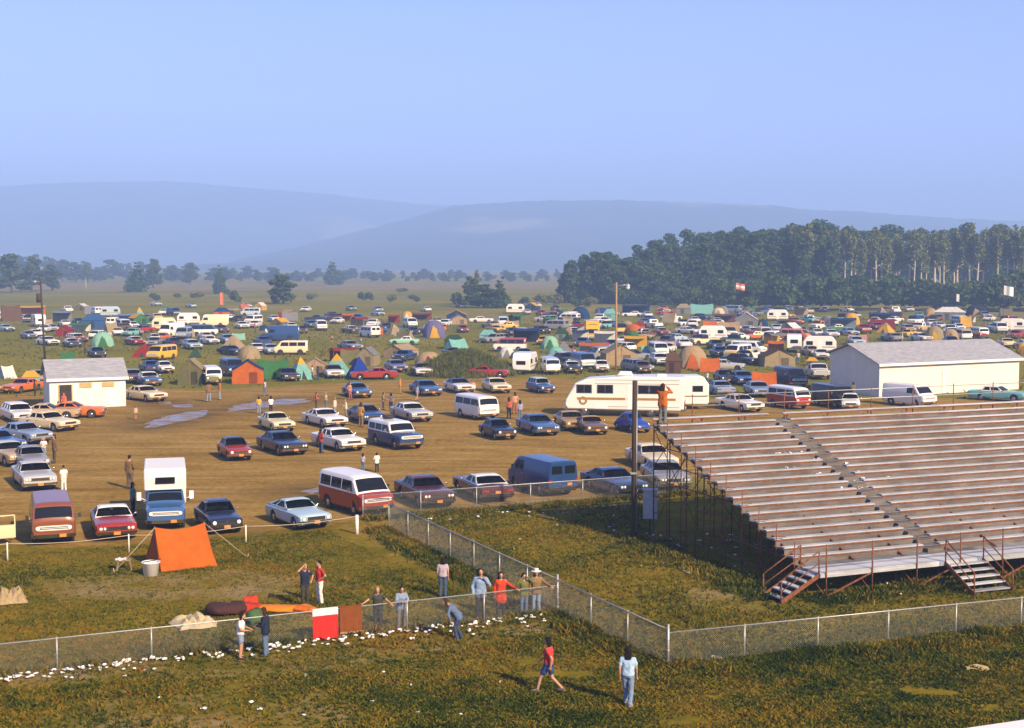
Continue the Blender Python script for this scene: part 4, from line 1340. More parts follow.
# back rail
for k, x in enumerate(np.arange(2.4, BLEN, 2.6)):
    mb = MB(); mb.tube((x, yt + .5, zt - .3), (x, yt + .5, zt + 1.35), .026, n=6); obj('rail_post', mb, 'rust_pipe', root)
for z in (.78, 1.25):
    mb = MB(); mb.tube((2.4, yt + .5, zt + z), (BLEN, yt + .5, zt + z), .022, n=6); obj('back_rail', mb, 'galv', root)
def bl_pt(x, y, z): return Vector((BL.x, BL.y, 0)) + bu * x + bv * y + Vector((0, 0, z))

# near grandstand plank at the lower right corner
def atd(px, py, dist):
    c, s = math.cos(PITCH), math.sin(PITCH); dx = (px - 512) / FPX; dy = -(py - 364) / FPX
    v = Vector((dx, c + dy * s, -s + dy * c)); v *= dist / v.y
    return Vector((v.x, v.y, CAM_H + v.z))
a, b = atd(962, 730, 11.0), atd(1150, 701, 11.7); b.z = a.z + .0
g = thing('grandstand_plank', 'white painted grandstand plank cutting across the lower right corner', 'seat plank', (0, 0, 0))
mb = MB(); dd = (b - a); dd.z = 0; a2 = a - dd * .3
a2 = a2 + Vector((0, -.16, -.01)); mb.beam(a2, a2 + dd * 2.2, .28, .05); mb.beam(a2 + Vector((.0, -.17, -.06)), a2 + dd * 2.2 + Vector((0, -.17, -.06)), .04, .14)
obj('plank', mb, 'trim_white', g)
for t in (.1, 1.0, 1.9):
    mb = MB(); p = a2 + dd * t; mb.beam((p.x, p.y, -.02), (p.x, p.y, p.z - .03), .08, .08, up=(0, 1, 0)); obj('post', mb, 'galv', g)

# ---------------------------------------------------------------- fences
def chain_fence(name, label, p0, p1, n, h, ends=(1, 1), extra=.0, mesh_h=None, group=None, n_big=()):
    root = thing(name, label, 'fence', (p0.x, p0.y, 0), math.atan2((p1 - p0).y, (p1 - p0).x), group)
    L = (p1 - p0).length
    for k in range(n + 1):
        if k == 0 and not ends[0] or k == n and not ends[1]: continue
        big = k in n_big
        x = L * k / n; mb = MB(); hh = h + (.16 if big else .03); r_ = .042 if big else .028
        mb.tube((x, 0, -.1), (x, 0, hh), r_, n=8); mb.ball((x, 0, hh), (r_ * 1.15, r_ * 1.15, r_ * .8), 8, 4)
        if big:
            for z in (.2, .55, .9): mb.lathe([(r_ * 1.02, z), (r_ * 1.35, z + .01), (r_ * 1.35, z + .05), (r_ * 1.02, z + .06)], 8, 0, 'z', (x, 0, 0))
        obj('post', mb, 'galv', root)
    mb = MB(); mb.tube((0, 0, h), (L, 0, h), .022, n=7); obj('rail', mb, 'galv', root)
    # woven wire: two sets of slanting wires
    mb = MB(); sp_ = .075; hm = h - .02
    V = []; Fc = []
    def wire(x0, x1, z0, z1, y):
        o = len(V); dx, dz = x1 - x0, z1 - z0; l_ = math.hypot(dx, dz); nx, nz = -dz / l_ * .0019, dx / l_ * .0019
        V.extend([(x0 + nx, y, z0 + nz), (x0 - nx, y, z0 - nz), (x0, y + .0036, z0), (x1 + nx, y, z1 + nz), (x1 - nx, y, z1 - nz), (x1, y + .0036, z1)])
        Fc.extend([(o, o + 1, o + 4, o + 3), (o + 1, o + 2, o + 5, o + 4), (o + 2, o, o + 3, o + 5)])
    x = -hm
    while x < L:
        for sg in (1, -1):
            a0, a1 = (x, x + hm) if sg > 0 else (x + hm, x)
            z0, z1 = .03, hm
            # clip to the run
            def clip(a0, a1, z0, z1):
                pts = []
                for (p, z), (q, w) in (((a0, z0), (a1, z1)), ((a1, z1), (a0, z0))):
                    if p < 0: t = (0 - p) / (q - p); p, z = 0, lerp(z, w, t)
                    if p > L: t = (L - p) / (q - p); p, z = L, lerp(z, w, t)
                    pts.append((p, z))
                return pts
            if min(a0, a1) < L and max(a0, a1) > 0:
                (p, z), (q, w) = clip(a0, a1, z0, z1)
                if abs(p - q) > .01: wire(p, q, z, w, -.026 + .004 * sg)
        x += sp_
    me = pmesh('wire_mesh', V, Fc, ['wire']); put('wire_mesh', me, root)
    return root
C0 = at(557.5, 613)
FL = at(33, 673); dirL = (FL - C0)
nL = 6; stepL = None
FLe = C0 + dirL * 1.44
chain_fence('chain_link_fence', 'low chain link fence where people lean, running left from the corner post', FLe, C0, 9, 1.04, (1, 0))
C1 = at(668, 668); C2 = at(389, 529.5)
chain_fence('chain_link_fence', 'chain link fence slanting from the red van to the front corner', C2, C0, 7, 1.28, (1, 1), n_big=(7,))
chain_fence('chain_link_fence', 'short chain link stretch between the two thick corner posts', C0, C1, 3, 1.25, (0, 1), n_big=(3,))
C3 = C1 + (at(1008, 631) - C1) * 1.25
chain_fence('chain_link_fence', 'chain link fence in front of the bleachers and their steps', C1, C3, 6, 1.15, (0, 1))
D0 = at(363, 519.5); D1 = at(599, 501)
chain_fence('chain_link_fence', 'chain link fence along the parked cars with the blue van', D0, D0 + (D1 - D0) * 1.62, 7, 1.22)
# rope fence on the left
pts = [at(-260, 579), at(-120, 570), at(7.6, 561), at(129, 552), at(246, 542.5), at(357, 534)]
rf = thing('rope_fence', 'sagging rope on short posts in front of the parked vans', 'fence', (0, 0, 0))
tops = []
for i, p in enumerate(pts):
    hh = .82 if i < 5 else .92; r_ = .035 if i < 5 else .085
    mb = MB(); mb.tube((p.x, p.y, -.05), (p.x, p.y, hh), r_, r_ * .9, n=10)
    obj('post', mb, 'trim_white' if i == 5 else 'wall_white', rf)
    tops.append(Vector((p.x, p.y, hh - .06)))
mb = MB()
for a, b in zip(tops, tops[1:]):
    mb.path([a.lerp(b, t) - Vector((0, 0, .12 * math.sin(math.pi * t))) for t in np.linspace(0, 1, 9)], .016, 6)
obj('rope', mb, 'rope', rf)

# ---------------------------------------------------------------- poles and flags
def pole(name, label, px, yb, h, r, m, cat='pole', lean=0):
    p = at(px, yb); t = thing(name, label, cat, (p.x, p.y, 0), view_yaw(p))
    mb = MB(); mb.path([(0, 0, -.2), (lean * .5, 0, h / 2), (lean, 0, h)], [r, r * .88, r * .76], 10); obj('post', mb, m, t)
    return t, p
t, p = pole('utility_pole', 'dark weathered utility pole at the left end of the bleachers', 634, 538, 7.45, .155, 'pole_dark')
mb = MB(); mb.box((0, 0, 3.1), (.36, .36, .10)); mb.tube((.1, -.14, .3), (.1, -.14, 6.5), .02, n=6); obj('cable_band', mb, 'galv', t)
q = at(650, 534)
t = thing('meter_box', 'pale grey electrical cabinet on a post beside the dark pole', 'cabinet', (q.x, q.y, 0), view_yaw(q))
mb = MB(); mb.box((0, 0, 1.45), (.68, .42, 1.36)); mb.box((0, 0, 2.15), (.74, .48, .05)); obj('case', mb, 'box_grey', t)
mb = MB(); mb.box((0, -.218, 1.45), (.60, .02, 1.24)); mb.box((.24, -.24, 1.45), (.03, .03, .14)); obj('door', mb, 'box_grey', t)
mb = MB(); mb.beam((0, .0, 0), (0, 0, .78), .12, .12, up=(0, 1, 0)); obj('stand', mb, 'pole_dark', t)
t, p = pole('street_lamp', 'tall tan wooden pole with a glass lamp head on a side arm', 616, 371, 10.6, .14, 'pole_tan', 'lamp post')
mb = MB(); mb.tube((0, 0, 10.1), (1.3, 0, 10.35), .04, n=7); obj('arm', mb, 'galv', t)
mb = MB(); mb.lathe([(.05, .35), (.26, .22), (.30, .05), (.30, 0)], 12, 0, 'z', (1.35, 0, 10.1)); mb.ball((1.35, 0, 10.02), (.25, .25, .30), 10, 6, 1); obj('lamp_head', mb, ['galv', 'trim_white'], t)
t, p = pole('street_lamp', 'thin dark utility pole with lamp and transformer behind the wash house', 45, 359, 10.8, .15, 'pole_dark', 'lamp post', -.35)
mb = MB(); mb.tube((-.33, 0, 10.3), (-1.0, 0, 10.55), .035, n=6); mb.lathe([(.03, .2), (.22, .1), (.24, 0)], 10, 0, 'z', (-1.05, 0, 10.35)); obj('lamp_head', mb, 'galv', t)
mb = MB(); mb.tube((-.62, 0, 7.6), (-.62, 0, 8.8), .30, n=12); obj('transformer', mb, 'pole_dark', t)
def flag(label, px, yb, h, bands, w=1.6, hh=1.0, sgn=1):
    p = at(px, yb); t = thing('flag', label, 'flag', (p.x, p.y, 0), view_yaw(p))
    mb = MB(); mb.tube((0, 0, 0), (0, 0, h), .05, .035, n=7); obj('pole', mb, 'pole_dark', t)
    for i, c in enumerate(bands):
        n = len(bands); mb = MB()
        P = [[(sgn * x, .16 * math.sin(x * 4) * x, h - .05 - hh * (i + v) / n - .22 * x) for x in np.linspace(.04, w, 9)] for v in (0, 1)]
        mb.sheet(P, .012); obj('cloth_band', mb, 'cloth', t, color=c)
flag('red and white flag flying on a pole before the dark wood', 735.5, 322, 8.6, [(.62, .16, .12), (.70, .66, .62), (.60, .22, .16)], 1.9, 1.35)
flag('large white flag at the edge of the wood on the right', 1003, 322, 8.0, [(.72, .70, .66)], 2.0, 2.0)
flag('orange pennant on a thin pole in the far field', 220, 312, 5.2, [(.60, .18, .08)], .9, 3.2)
flag('small white pennant on a thin pole under the tall trunks', 956, 316, 5.4, [(.72, .70, .66)], .7, 1.8)
# ---------------------------------------------------------------- tents
def cvs(name, mb, root, col, ang=R(35)):
    return obj(name, mb, 'canvas', root, color=PAL[col] if isinstance(col, str) else col, ang=ang)
def tent(kind, x0, x1, yt, yb, color, color2=None, rz=0, label=None, group=None, guys=False, noun=None, near=False):
    pc = (x0 + x1) / 2; g = at(pc, yb); k = pxm(pc, yb)
    w = (x1 - x0) / k; h = max(1.0, (yb - yt) / k)
    if kind in ('ridge', 'cabin', 'canopy', 'pyramid', 'dome', 'gable'): h = min(h * .92, 3.6)
    dpt = dict(gable=max(2.4, w * .95), ridge=2.6, cabin=min(w, 3.2), canopy=min(w * .8, 3.5), pyramid=w, dome=w * .8)[kind]
    vd = Vector((g.x, g.y, 0)).normalized()
    c = g + vd * (dpt * .5)
    names = dict(gable='wall tent', ridge='ridge tent', cabin='cabin tent', canopy='canopy', pyramid='pyramid tent', dome='dome tent')
    nn = noun or names[kind]
    r_ = thing(nn.replace(' ', '_'), label, 'tent' if 'tent' in nn else nn, (c.x, c.y, 0), view_yaw(g) + R(rz), group)
    hw, hd = w / 2, dpt / 2
    col2 = color2 or color
    if kind == 'ridge':                                       # ridge runs across the view
        hw *= .94
        P = []
        for s_, off in ((-1, 0), (1, 0)):
            rows = []
            for j in range(6):
                v = j / 5
                rows.append([(lerp(-hw, hw, i / 8) * lerp(1, .90, v), s_ * hd * (1 - v) * (1 - .12 * math.sin(math.pi * v)), h * v * (1 - .11 * math.sin(math.pi * i / 8) * v) + .02 + .03 * math.sin(i * 2.1 + w) * math.sin(math.pi * v)) for i in range(9)])
            mb = MB(); mb.sheet(rows, .012 if s_ > 0 else -.012); cvs('canopy', mb, r_, color if s_ < 0 else col2)
        for s_ in (-1, 1):
            mb = MB(); x = s_ * hw * .985; xt = s_ * hw * .89
            P = [[lerp(Vector((x, -hd * .97, .02)), Vector((xt, 0, h * .985)), j / 4), lerp(Vector((x, 0, .02)), Vector((xt, 0, h * .985)), j / 4), lerp(Vector((x, hd * .97, .02)), Vector((xt, 0, h * .985)), j / 4)] for j in range(5)]
            mb.sheet(P, .01, 0, False); cvs('end_wall', mb, r_, col2)
            mb = MB(); mb.tube((xt * 1.01, 0, 0), (xt * 1.01, 0, h + .05), .02, n=6); obj('pole', mb, 'wood', r_)
        if guys:
            mb = MB()
            for s_ in (-1, 1):
                mb.tube((s_ * hw * .9, 0, h), (s_ * (hw + 1.7), -.3, .03), .012, n=5); mb.tube((s_ * (hw + 1.7), -.3, -.03), (s_ * (hw + 1.75), -.3, .18), .02, n=5)
            obj('guy_line', mb, 'rope', r_)
    elif kind == 'gable':                                     # gable end towards the view
        wz = h * .60; e = .94
        mb = MB()
        F0 = [(-hw, -hd, .01), (hw, -hd, .01), (hw * e, -hd * .96, wz), (0, -hd * .93, h - .03), (-hw * e, -hd * .96, wz)]
        F1 = [(x, -y, z) for x, y, z in F0]
        mb.add(F0 + F1, [(0, 1, 2, 3, 4), (5, 6, 7, 8, 9), (0, 4, 9, 5), (1, 6, 7, 2)])
        cvs('wall', mb, r_, color)
        for sg in (-1, 1):
            P = [[Vector((lerp(sg * hw * 1.0, 0, j / 4), lerp(-hd * 1.02, hd * 1.02, i / 5), lerp(wz - .05, h + .03, j / 4) - .05 * math.sin(math.pi * j / 4))) for i in range(6)] for j in range(5)]
            mb = MB(); mb.sheet(P, .015 * sg); cvs('roof', mb, r_, col2)
        mb = MB(); mb.beam((0, -hd * 1.0, .02), (0, -hd * .955, h - .05), .05, .04, up=(0, 1, 0)); obj('pole', mb, 'trim_white' if guys else 'wood', r_)
        if guys:
            for sg in (-1, 1):
                mb = MB(); mb.tube((sg * hw * .9, -hd * .97, wz), (sg * hw * .55, -hd - .9, .05), .016, n=5); obj('guy_line', mb, 'trim_white', r_)
        else:
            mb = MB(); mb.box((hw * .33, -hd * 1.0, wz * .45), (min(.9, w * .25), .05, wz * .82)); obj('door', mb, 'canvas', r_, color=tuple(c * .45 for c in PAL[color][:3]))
    elif kind == 'cabin':
        wz = h * .62; it = .92
        def ring(z, kx): return [(-hw * kx, -hd * kx, z), (hw * kx, -hd * kx, z), (hw * kx, hd * kx, z), (-hw * kx, hd * kx, z)]
        mb = MB(); A_, B2 = ring(.01, 1), ring(wz, .93)
        mb.add(A_ + B2, [(i, (i + 1) % 4, 4 + (i + 1) % 4, 4 + i) for i in range(4)])
        cvs('wall', mb, r_, color)
        mb = MB(); A_ = ring(wz - .06, 1.02); top = [(-hw * .45, 0, h), (hw * .45, 0, h)]
        mb.add(A_ + top, [(0, 1, 5, 4), (2, 3, 4, 5), (3, 0, 4), (1, 2, 5), (3, 2, 1, 0)])
        cvs('roof', mb, r_, col2)
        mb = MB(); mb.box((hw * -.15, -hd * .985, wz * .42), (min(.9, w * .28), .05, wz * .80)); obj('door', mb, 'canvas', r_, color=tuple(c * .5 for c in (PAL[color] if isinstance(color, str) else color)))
        if guys:
            mb = MB()
            mb.beam((0, -hd * .99, .05), (0, -hd * .95, wz), .05, .03, up=(0, 1, 0)); mb.tube((-hw * .9, -hd, wz), (-hw * .55, -hd - 1.2, .05), .014, n=5); mb.tube((hw * .9, -hd, wz), (hw * 1.25, -hd - 1.2, .05), .014, n=5)
            obj('guy_line', mb, 'trim_white', r_)
    elif kind == 'pyramid':
        n = 4; zs = h * .68
        def ringp(z, rr): return [(rr * hw * 1.0 * sx, rr * hd * sy, z) for sx, sy in ((-1, -1), (1, -1), (1, 1), (-1, 1))]
        mb = MB(); r0, r1 = ringp(.01, 1), ringp(zs, .36)
        mid = ringp(h * .3, .72)
        vs = r0 + mid + r1
        mb.add(vs, [(i, (i + 1) % 4, 4 + (i + 1) % 4, 4 + i) for i in range(4)] + [(4 + i, 4 + (i + 1) % 4, 8 + (i + 1) % 4, 8 + i) for i in range(4)])
        cvs('canopy', mb, r_, color)
        mb = MB(); mb.add(ringp(zs - .03, .38) + [(0, 0, h)], [(0, 1, 4), (1, 2, 4), (2, 3, 4), (3, 0, 4), (3, 2, 1, 0)])
        cvs('peak', mb, r_, col2)
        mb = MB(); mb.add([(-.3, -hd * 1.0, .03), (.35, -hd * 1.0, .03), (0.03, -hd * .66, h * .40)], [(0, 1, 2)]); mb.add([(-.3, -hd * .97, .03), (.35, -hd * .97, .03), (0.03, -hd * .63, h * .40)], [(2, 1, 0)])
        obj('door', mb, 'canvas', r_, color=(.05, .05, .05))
    elif kind == 'dome':
        mb = MB(); n = 14
        P = []
        for j in range(8):
            t = j / 7 * math.pi / 2
            P.append([(hw * math.cos(t) ** .8 * math.cos(2 * math.pi * i / n) * (1 + .05 * (i % 2)), hd * math.cos(t) ** .8 * math.sin(2 * math.pi * i / n) * (1 + .05 * (i % 2)), h * math.sin(t) + .01) for i in range(n + 1)])
        mb.grid(P); cvs('canopy', mb, r_, color)
        mb = MB()
        P = [[(lerp(-.22, .22, i / 3) * w * (1 - .75 * j / 4), -hd * math.cos(j / 4 * .9) ** .8 * 1.06 - .03, h * .70 * j / 4 * 1.0 + .02) for i in range(4)] for j in range(5)]
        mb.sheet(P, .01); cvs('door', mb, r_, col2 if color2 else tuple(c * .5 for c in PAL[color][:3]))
    elif kind == 'canopy':
        mb = MB()
        P = [[(lerp(-hw, hw, i / 6), lerp(-hd, hd, j / 4), h - .35 * abs(j / 2 - 1) * 1.0 - .10 * math.sin(math.pi * i / 6)) for i in range(7)] for j in range(5)]
        mb.sheet(P, .015); cvs('roof', mb, r_, color)
        if True:
            mb = MB(); mb.sheet([[(lerp(-hw, hw, i / 3), hd * .96, lerp(.02, h - .4, j / 2)) for i in range(4)] for j in range(3)], .012); cvs('back_wall', mb, r_, col2)
        for sx in (-1, 1):
            for sy in (-1, 1):
                mb = MB(); mb.tube((sx * hw * .98, sy * hd * .97, 0), (sx * hw * .98, sy * hd * .97, h - .33), .025, n=6); obj('pole', mb, 'wood', r_)
    base = (f'{color} {nn}' if isinstance(color, str) else nn) + (f' with {color2} ' + dict(gable='roof', ridge='end', cabin='roof', canopy='back', pyramid='peak', dome='front')[kind] if color2 and color2 != color else '')
    ITEMS.append(dict(o=r_, base=base, px=pc, py=yb, noun=nn))
    PLACED.append((c.x, c.y, w / 2))
    return r_
# ---------------------------------------------------------------- trees
def crown_mesh(name, seed, n, h, r, z0, leaf, mats, shape='broad', lobes=7):
    r_ = np.random.RandomState(seed)
    C = []
    for i in range(lobes):
        a = r_.uniform(0, 6.283); t = r_.uniform(0, 1)
        if shape == 'tall': zz = z0 + (h - z0) * (i + .5) / lobes; rr = r * (.35 + .5 * r_.rand()) * (1 - .45 * abs(2 * (zz - z0) / (h - z0) - .9)); off = r * .35 * r_.rand()
        elif shape == 'full':
            t = (i + .5) / lobes; zz = z0 + (h - z0) * (.10 + .78 * t); rr = r * (.34 + .22 * r_.rand()) * (1.1 - .45 * t); off = r * .66 * math.sqrt(r_.rand()) * math.sqrt(max(.05, 1 - (1.25 * t - .25) ** 2 * .9))
        elif shape == 'cone': zz = z0 + (h - z0) * (i + .4) / lobes; rr = r * (1.05 - (zz - z0) / (h - z0)) * .9; off = r * .12
        else: zz = z0 + (h - z0) * (.25 + .55 * t); rr = r * (.35 + .3 * r_.rand()); off = r * .62 * math.sqrt(r_.rand()) * (1.1 - .6 * t)
        C.append((off * math.cos(a), off * math.sin(a), zz, rr, rr * (.62 if shape != 'tall' else .9)))
    C = np.array(C)
    wts = C[:, 3] ** 2; idx = r_.choice(len(C), n, p=wts / wts.sum())
    d_ = r_.normal(size=(n, 3)); d_ /= np.linalg.norm(d_, axis=1)[:, None]
    rad = r_.uniform(.35, 1.08, n) ** .6
    c = C[idx, :3] + d_ * rad[:, None] * np.stack([C[idx, 3], C[idx, 3], C[idx, 4]], 1)
    c[:, 2] = np.clip(c[:, 2], z0 * .6, h * 1.03)
    nn = d_ * .6 + r_.normal(size=(n, 3)) * .8; nn /= np.linalg.norm(nn, axis=1)[:, None]
    t1 = np.cross(nn, r_.normal(size=(n, 3))); t1 /= np.linalg.norm(t1, axis=1)[:, None]
    t2 = np.cross(nn, t1)
    s_ = leaf * r_.uniform(.6, 1.4, n)[:, None]
    V = np.stack([c - t1 * s_, c + t2 * s_ * .7, c + t1 * s_, c - t2 * s_ * .7], 1).reshape(-1, 3)
    F_ = np.arange(n * 4).reshape(-1, 4)
    return pmesh(name, V, F_, mats)
def trunk_mesh(seed, h, r, top, m, limbs=6, lr=1.0):
    q = random.Random(seed); mb = MB()
    pts = [(0, 0, -.3)]; x = y = 0
    for k in range(1, 6):
        x += q.uniform(-.12, .12) * h / 12; y += q.uniform(-.12, .12) * h / 12
        pts.append((x, y, h * top * k / 5))
    mb.path(pts, [r * (1 - .14 * k) for k in range(6)], 8)
    for k in range(limbs):
        t = q.uniform(.45, .95); i = int(t * 5); p = Vector(pts[i]).lerp(Vector(pts[min(5, i + 1)]), t * 5 - i)
        a = q.uniform(0, 6.28); l_ = lr * q.uniform(.6, 1.1)
        e = p + Vector((math.cos(a) * l_, math.sin(a) * l_, l_ * q.uniform(.3, .9)))
        mb.path([p, p.lerp(e, .5) + Vector((0, 0, .1 * l_)), e], [r * .4, r * .28, r * .12], 5)
    return mb.mesh('trunk', [m])
def tree(name, label, cm, tm, px, yb, h, cat='tree', group=None, dist_y=None, sx=1.0, cp=None):
    p = at(px, yb) if dist_y is None else Vector((dist_y[0], dist_y[1], 0))
    H0 = cm['h']; s_ = h / H0
    t = thing(name, label, cat, (p.x, p.y, 0), rnd.uniform(0, 6.28), group)
    t.scale = (s_ * sx, s_ * sx, s_)
    o = bpy.data.objects.new('crown', cm['me']); COL.objects.link(o); o.parent = t
    if tm is not None:
        o = bpy.data.objects.new('trunk', tm); COL.objects.link(o); o.parent = t
    if cp is None: cp = True
    return t
def CM(*a, **k):
    me = crown_mesh(*a, **k); return dict(me=me, h=a[3])
# protos
dark = [CM('crown', 20 + i, 4200, 22, 6.2, .3, .55, ['leaf_dark'], 'full', 26) for i in range(4)]
tall = [CM('crown', 40 + i, 640, 24, 2.7, 11.0 + i, .42, ['leaf_birch'], 'tall', 13) for i in range(5)]
talld = [CM('crown', 60 + i, 2800, 24, 4.4, 1.0, .52, ['leaf_dark'], 'tall', 16) for i in range(3)]
bush = [CM('crown', 80 + i, 900, 8, 4.2, .2, .50, ['leaf_dark' if i % 3 else 'leaf_mid'], 'broad', 9) for i in range(4)]
shrub = [CM('crown', 90 + i, 420, 3, 2.2, .1, .26, ['leaf_mid' if i % 2 else 'leaf_olive'], 'broad', 6) for i in range(4)]
lone = [CM('crown', 100 + i, 1500, 14, 4.8, .6, .52, ['leaf_mid'], 'full', 14) for i in range(3)]
cone = [CM('crown', 110 + i, 1100, 14, 4.4, 1.0, .50, ['leaf_dark'], 'cone', 8) for i in range(2)]
tk_d = [trunk_mesh(i, 22, .34, .8, 'bark', 7, 3.2) for i in range(3)]
tk_p = [trunk_mesh(10 + i, 24, .30 + .06 * i, .92, 'bark_pale', 6, 2.0) for i in range(4)]
tk_l = [trunk_mesh(20 + i, 14, .30, .75, 'bark', 8, 2.6) for i in range(3)]

# the wood on the right: edge trees one by one, dark broad ones to the left, tall bare-trunked ones to the right
tl = np.interp
TOPX = [553, 565, 590, 612, 625, 640, 665, 700, 740, 780, 815, 850, 900, 950, 990, 1040]
TOPY = [285, 258, 243, 244, 252, 246, 238, 237, 234, 231, 224, 230, 230, 229, 228, 227]
WT = []
def wood(px, yb, dy, top_off, kind, i):
    p = at(px, yb); p = Vector((p.x * (1 + dy / p.y), p.y + dy, 0))
    k = FPX / (p.y * math.cos(PITCH) + CAM_H * math.sin(PITCH))
    yb2 = pix((p.x, p.y, 0))[1]
    px2 = pix((p.x, p.y, 0))[0]
    h = (yb2 - (tl(px, TOPX, TOPY) + top_off)) / k
    if kind == 'dark': t = tree('broad_tree', None, dark[i % 4], tk_d[i % 3], 0, 0, h, dist_y=p, sx=rnd.uniform(1.0, 1.35))
    elif kind == 'talld': t = tree('slender_tree', None, talld[i % 3], tk_d[i % 3], 0, 0, h, dist_y=p, sx=rnd.uniform(1.05, 1.5))
    else: t = tree('bare_trunk_tree', None, tall[i % 5], tk_p[i % 4], 0, 0, h, dist_y=p, sx=rnd.uniform(.8, 1.15))
    WT.append((t, kind, px))
i = 0
for px in np.arange(566, 700, 9.5):
    wood(px + rnd.uniform(-3, 3), 303.5, rnd.uniform(-6, 12), rnd.uniform(-1, 5), 'dark', i); i += 1
for px in np.arange(640, 800, 11):
    wood(px + rnd.uniform(-4, 4), 305, rnd.uniform(20, 60), rnd.uniform(-5, 6), 'talld', i); i += 1
for px in np.arange(700, 830, 9):
    wood(px + rnd.uniform(-4, 4), 306, rnd.uniform(0, 20), rnd.uniform(0, 12), 'talld', i); i += 1
for px in np.arange(790, 1220, 6.5):
    wood(px + rnd.uniform(-3, 3), 305, rnd.uniform(-8, 10), rnd.uniform(-4, 10), 'pale', i); i += 1
for px in np.arange(690, 1240, 7.5):
    wood(px + rnd.uniform(-5, 5), 303, rnd.uniform(45, 90), rnd.uniform(-3, 8), 'talld', i); i += 1
for t, kind, px in WT:
    d_ = {'dark': ('dark broad crowned tree in the left part of the wood', 'broad trees at the left end of the wood'),
          'talld': ('dark slender tree standing inside the far wood', 'slender dark trees in the wood'),
          'pale': ('tall thin tree with a bare pale trunk in the right of the wood', 'bare pale trunked trees in the wood')}[kind]
    tag(t, d_[0], 'tree', d_[1])
for k, px in enumerate(np.arange(652, 1230, 9)):
    yb = tl(px, [650, 760, 900, 1060], [306, 311, 310, 312]) + rnd.uniform(-2.5, 1)
    kk = pxm(px, yb)
    h = tl(px, [650, 700, 760, 820, 900, 960, 1010, 1060], [14, 26, 36, 36, 33, 27, 40, 44]) / kk * rnd.uniform(.85, 1.1)
    tree('thicket_bush', 'dense dark green bush in the thicket along the foot of the wood', bush[k % 4], None, px + rnd.uniform(-3, 3), yb, h, 'bush', 'thicket bushes before the wood', sx=rnd.uniform(.9, 1.3))
# far tree line on the left and behind, hazy
k = 0
for row, (yb, step) in enumerate(((281.5, 7), (279, 7))):
    for px in np.arange(-160, 575, step):
        if row == 0 and rnd.random() < .35: continue
        px += rnd.uniform(-6, 6)
        hp = tl(px, [-20, 60, 120, 250, 400, 470, 560], [26, 20, 17, 12, 9, 9, 9]) * rnd.uniform(.45, 1.25)
        kk = pxm(px, yb)
        tree('far_tree', 'hazy blue green tree in the far tree line below the hills', lone[k % 3], tk_l[k % 3], px + rnd.uniform(-3, 3), yb, hp / kk, 'tree', 'trees of the far tree line', sx=rnd.uniform(1.0, 2.3)); k += 1
def ltree(label, kind, px, yt, yb, wpx, nm='tree'):
    kk = pxm(px, yb); h = (yb - yt) / kk
    cm, tk = {'lone': (lone[int(px) % 3], tk_l[int(px) % 3]), 'cone': (cone[int(px) % 2], tk_l[0]), 'dark': (dark[int(px) % 4], tk_d[0]), 'shrub': (shrub[int(px) % 4], None), 'dry': (tall[1], tk_p[0])}[kind]
    nat = {'lone': 9.2, 'cone': 7.4, 'dark': 10.8, 'shrub': 4.6, 'dry': 6.5}[kind] / {'lone': 14, 'cone': 14, 'dark': 22, 'shrub': 3, 'dry': 24}[kind]
    t = tree(nm, label, cm, tk, px, yb, h, 'bush' if kind == 'shrub' else 'tree', sx=(wpx / kk) / (h * nat))
    return t
ltree('dark dense tree right of the hazy wood, above the lamp pole by the wash house', 'cone', 137, 261, 292, 24)
ltree('taller hazy tree just behind the dense dark one on the left', 'lone', 153, 256, 288, 20)
ltree('upright oval dark tree above the orange pennant', 'cone', 220, 264, 294, 15)
ltree('pale rounded tree between the dense dark tree and the oval one', 'lone', 190, 261, 285, 18)
ltree('wide spreading tree with open crown standing alone in the mid field', 'lone', 283, 272, 304, 36)
ltree('dark pointed tree alone at the end of the tan field', 'cone', 333, 258, 285, 19)
ltree('low dark tree of the clump left of the big wood', 'dark', 484, 282, 308, 34)
ltree('pale thin tree of the clump left of the big wood', 'lone', 470, 274, 305, 22)
ltree('pointed tree at the right of the clump before the wood', 'cone', 501, 276, 308, 20)
ltree('low dark bush at the left edge of the clump', 'shrub', 457, 291, 307, 22, 'bush')
ltree('dry brown thin tree in the middle of the clump', 'dry', 477, 270, 304, 10)
ltree('large hazy tree at the left edge of the picture', 'lone', 12, 250, 293, 36)
ltree('hazy tree second from the left edge', 'lone', 32, 254, 292, 28)
ltree('hazy low tree just left of the lamp pole', 'lone', 52, 262, 291, 26)
ltree('dead bare brown tree in the tan field on the left', 'dry', 86, 264, 290, 9)
for px, yt, yb, w, d_ in ((155, 292, 301, 13, 'small round bush left in the mid field'), (178, 293, 301, 11, 'small low bush right of the round one'), (198, 292, 302, 20, 'wide low bush left of the orange pennant'), (233, 289, 303, 18, 'round dark bush right of the orange pennant'),
                       (275, 294, 304, 12, 'low bush under the spreading tree'), (312, 292, 300, 14, 'small bush right of the spreading tree'), (361, 291, 301, 12, 'left one of a pair of small dark bushes'), (369, 291, 301, 12, 'right one of a pair of small dark bushes'), (392, 293, 302, 13, 'low bush right of the pair'), (415, 294, 302, 15, 'low wide bush before the clump'), (402, 288, 295, 22, 'flat hedge bush on the tan field'),
                       (540, 292, 304, 22, 'pale olive bush left of the wood'), (556, 292, 305, 20, 'olive bush at the foot of the big dark trees'), (575, 296, 307, 18, 'pale bush under the dark trees'), (592, 295, 307, 16, 'pale bush right under the dark trees'), (525, 296, 305, 16, 'small scrub bush left of the olive bushes')):
    ltree(d_, 'shrub', px, yt, yb, w, 'bush')

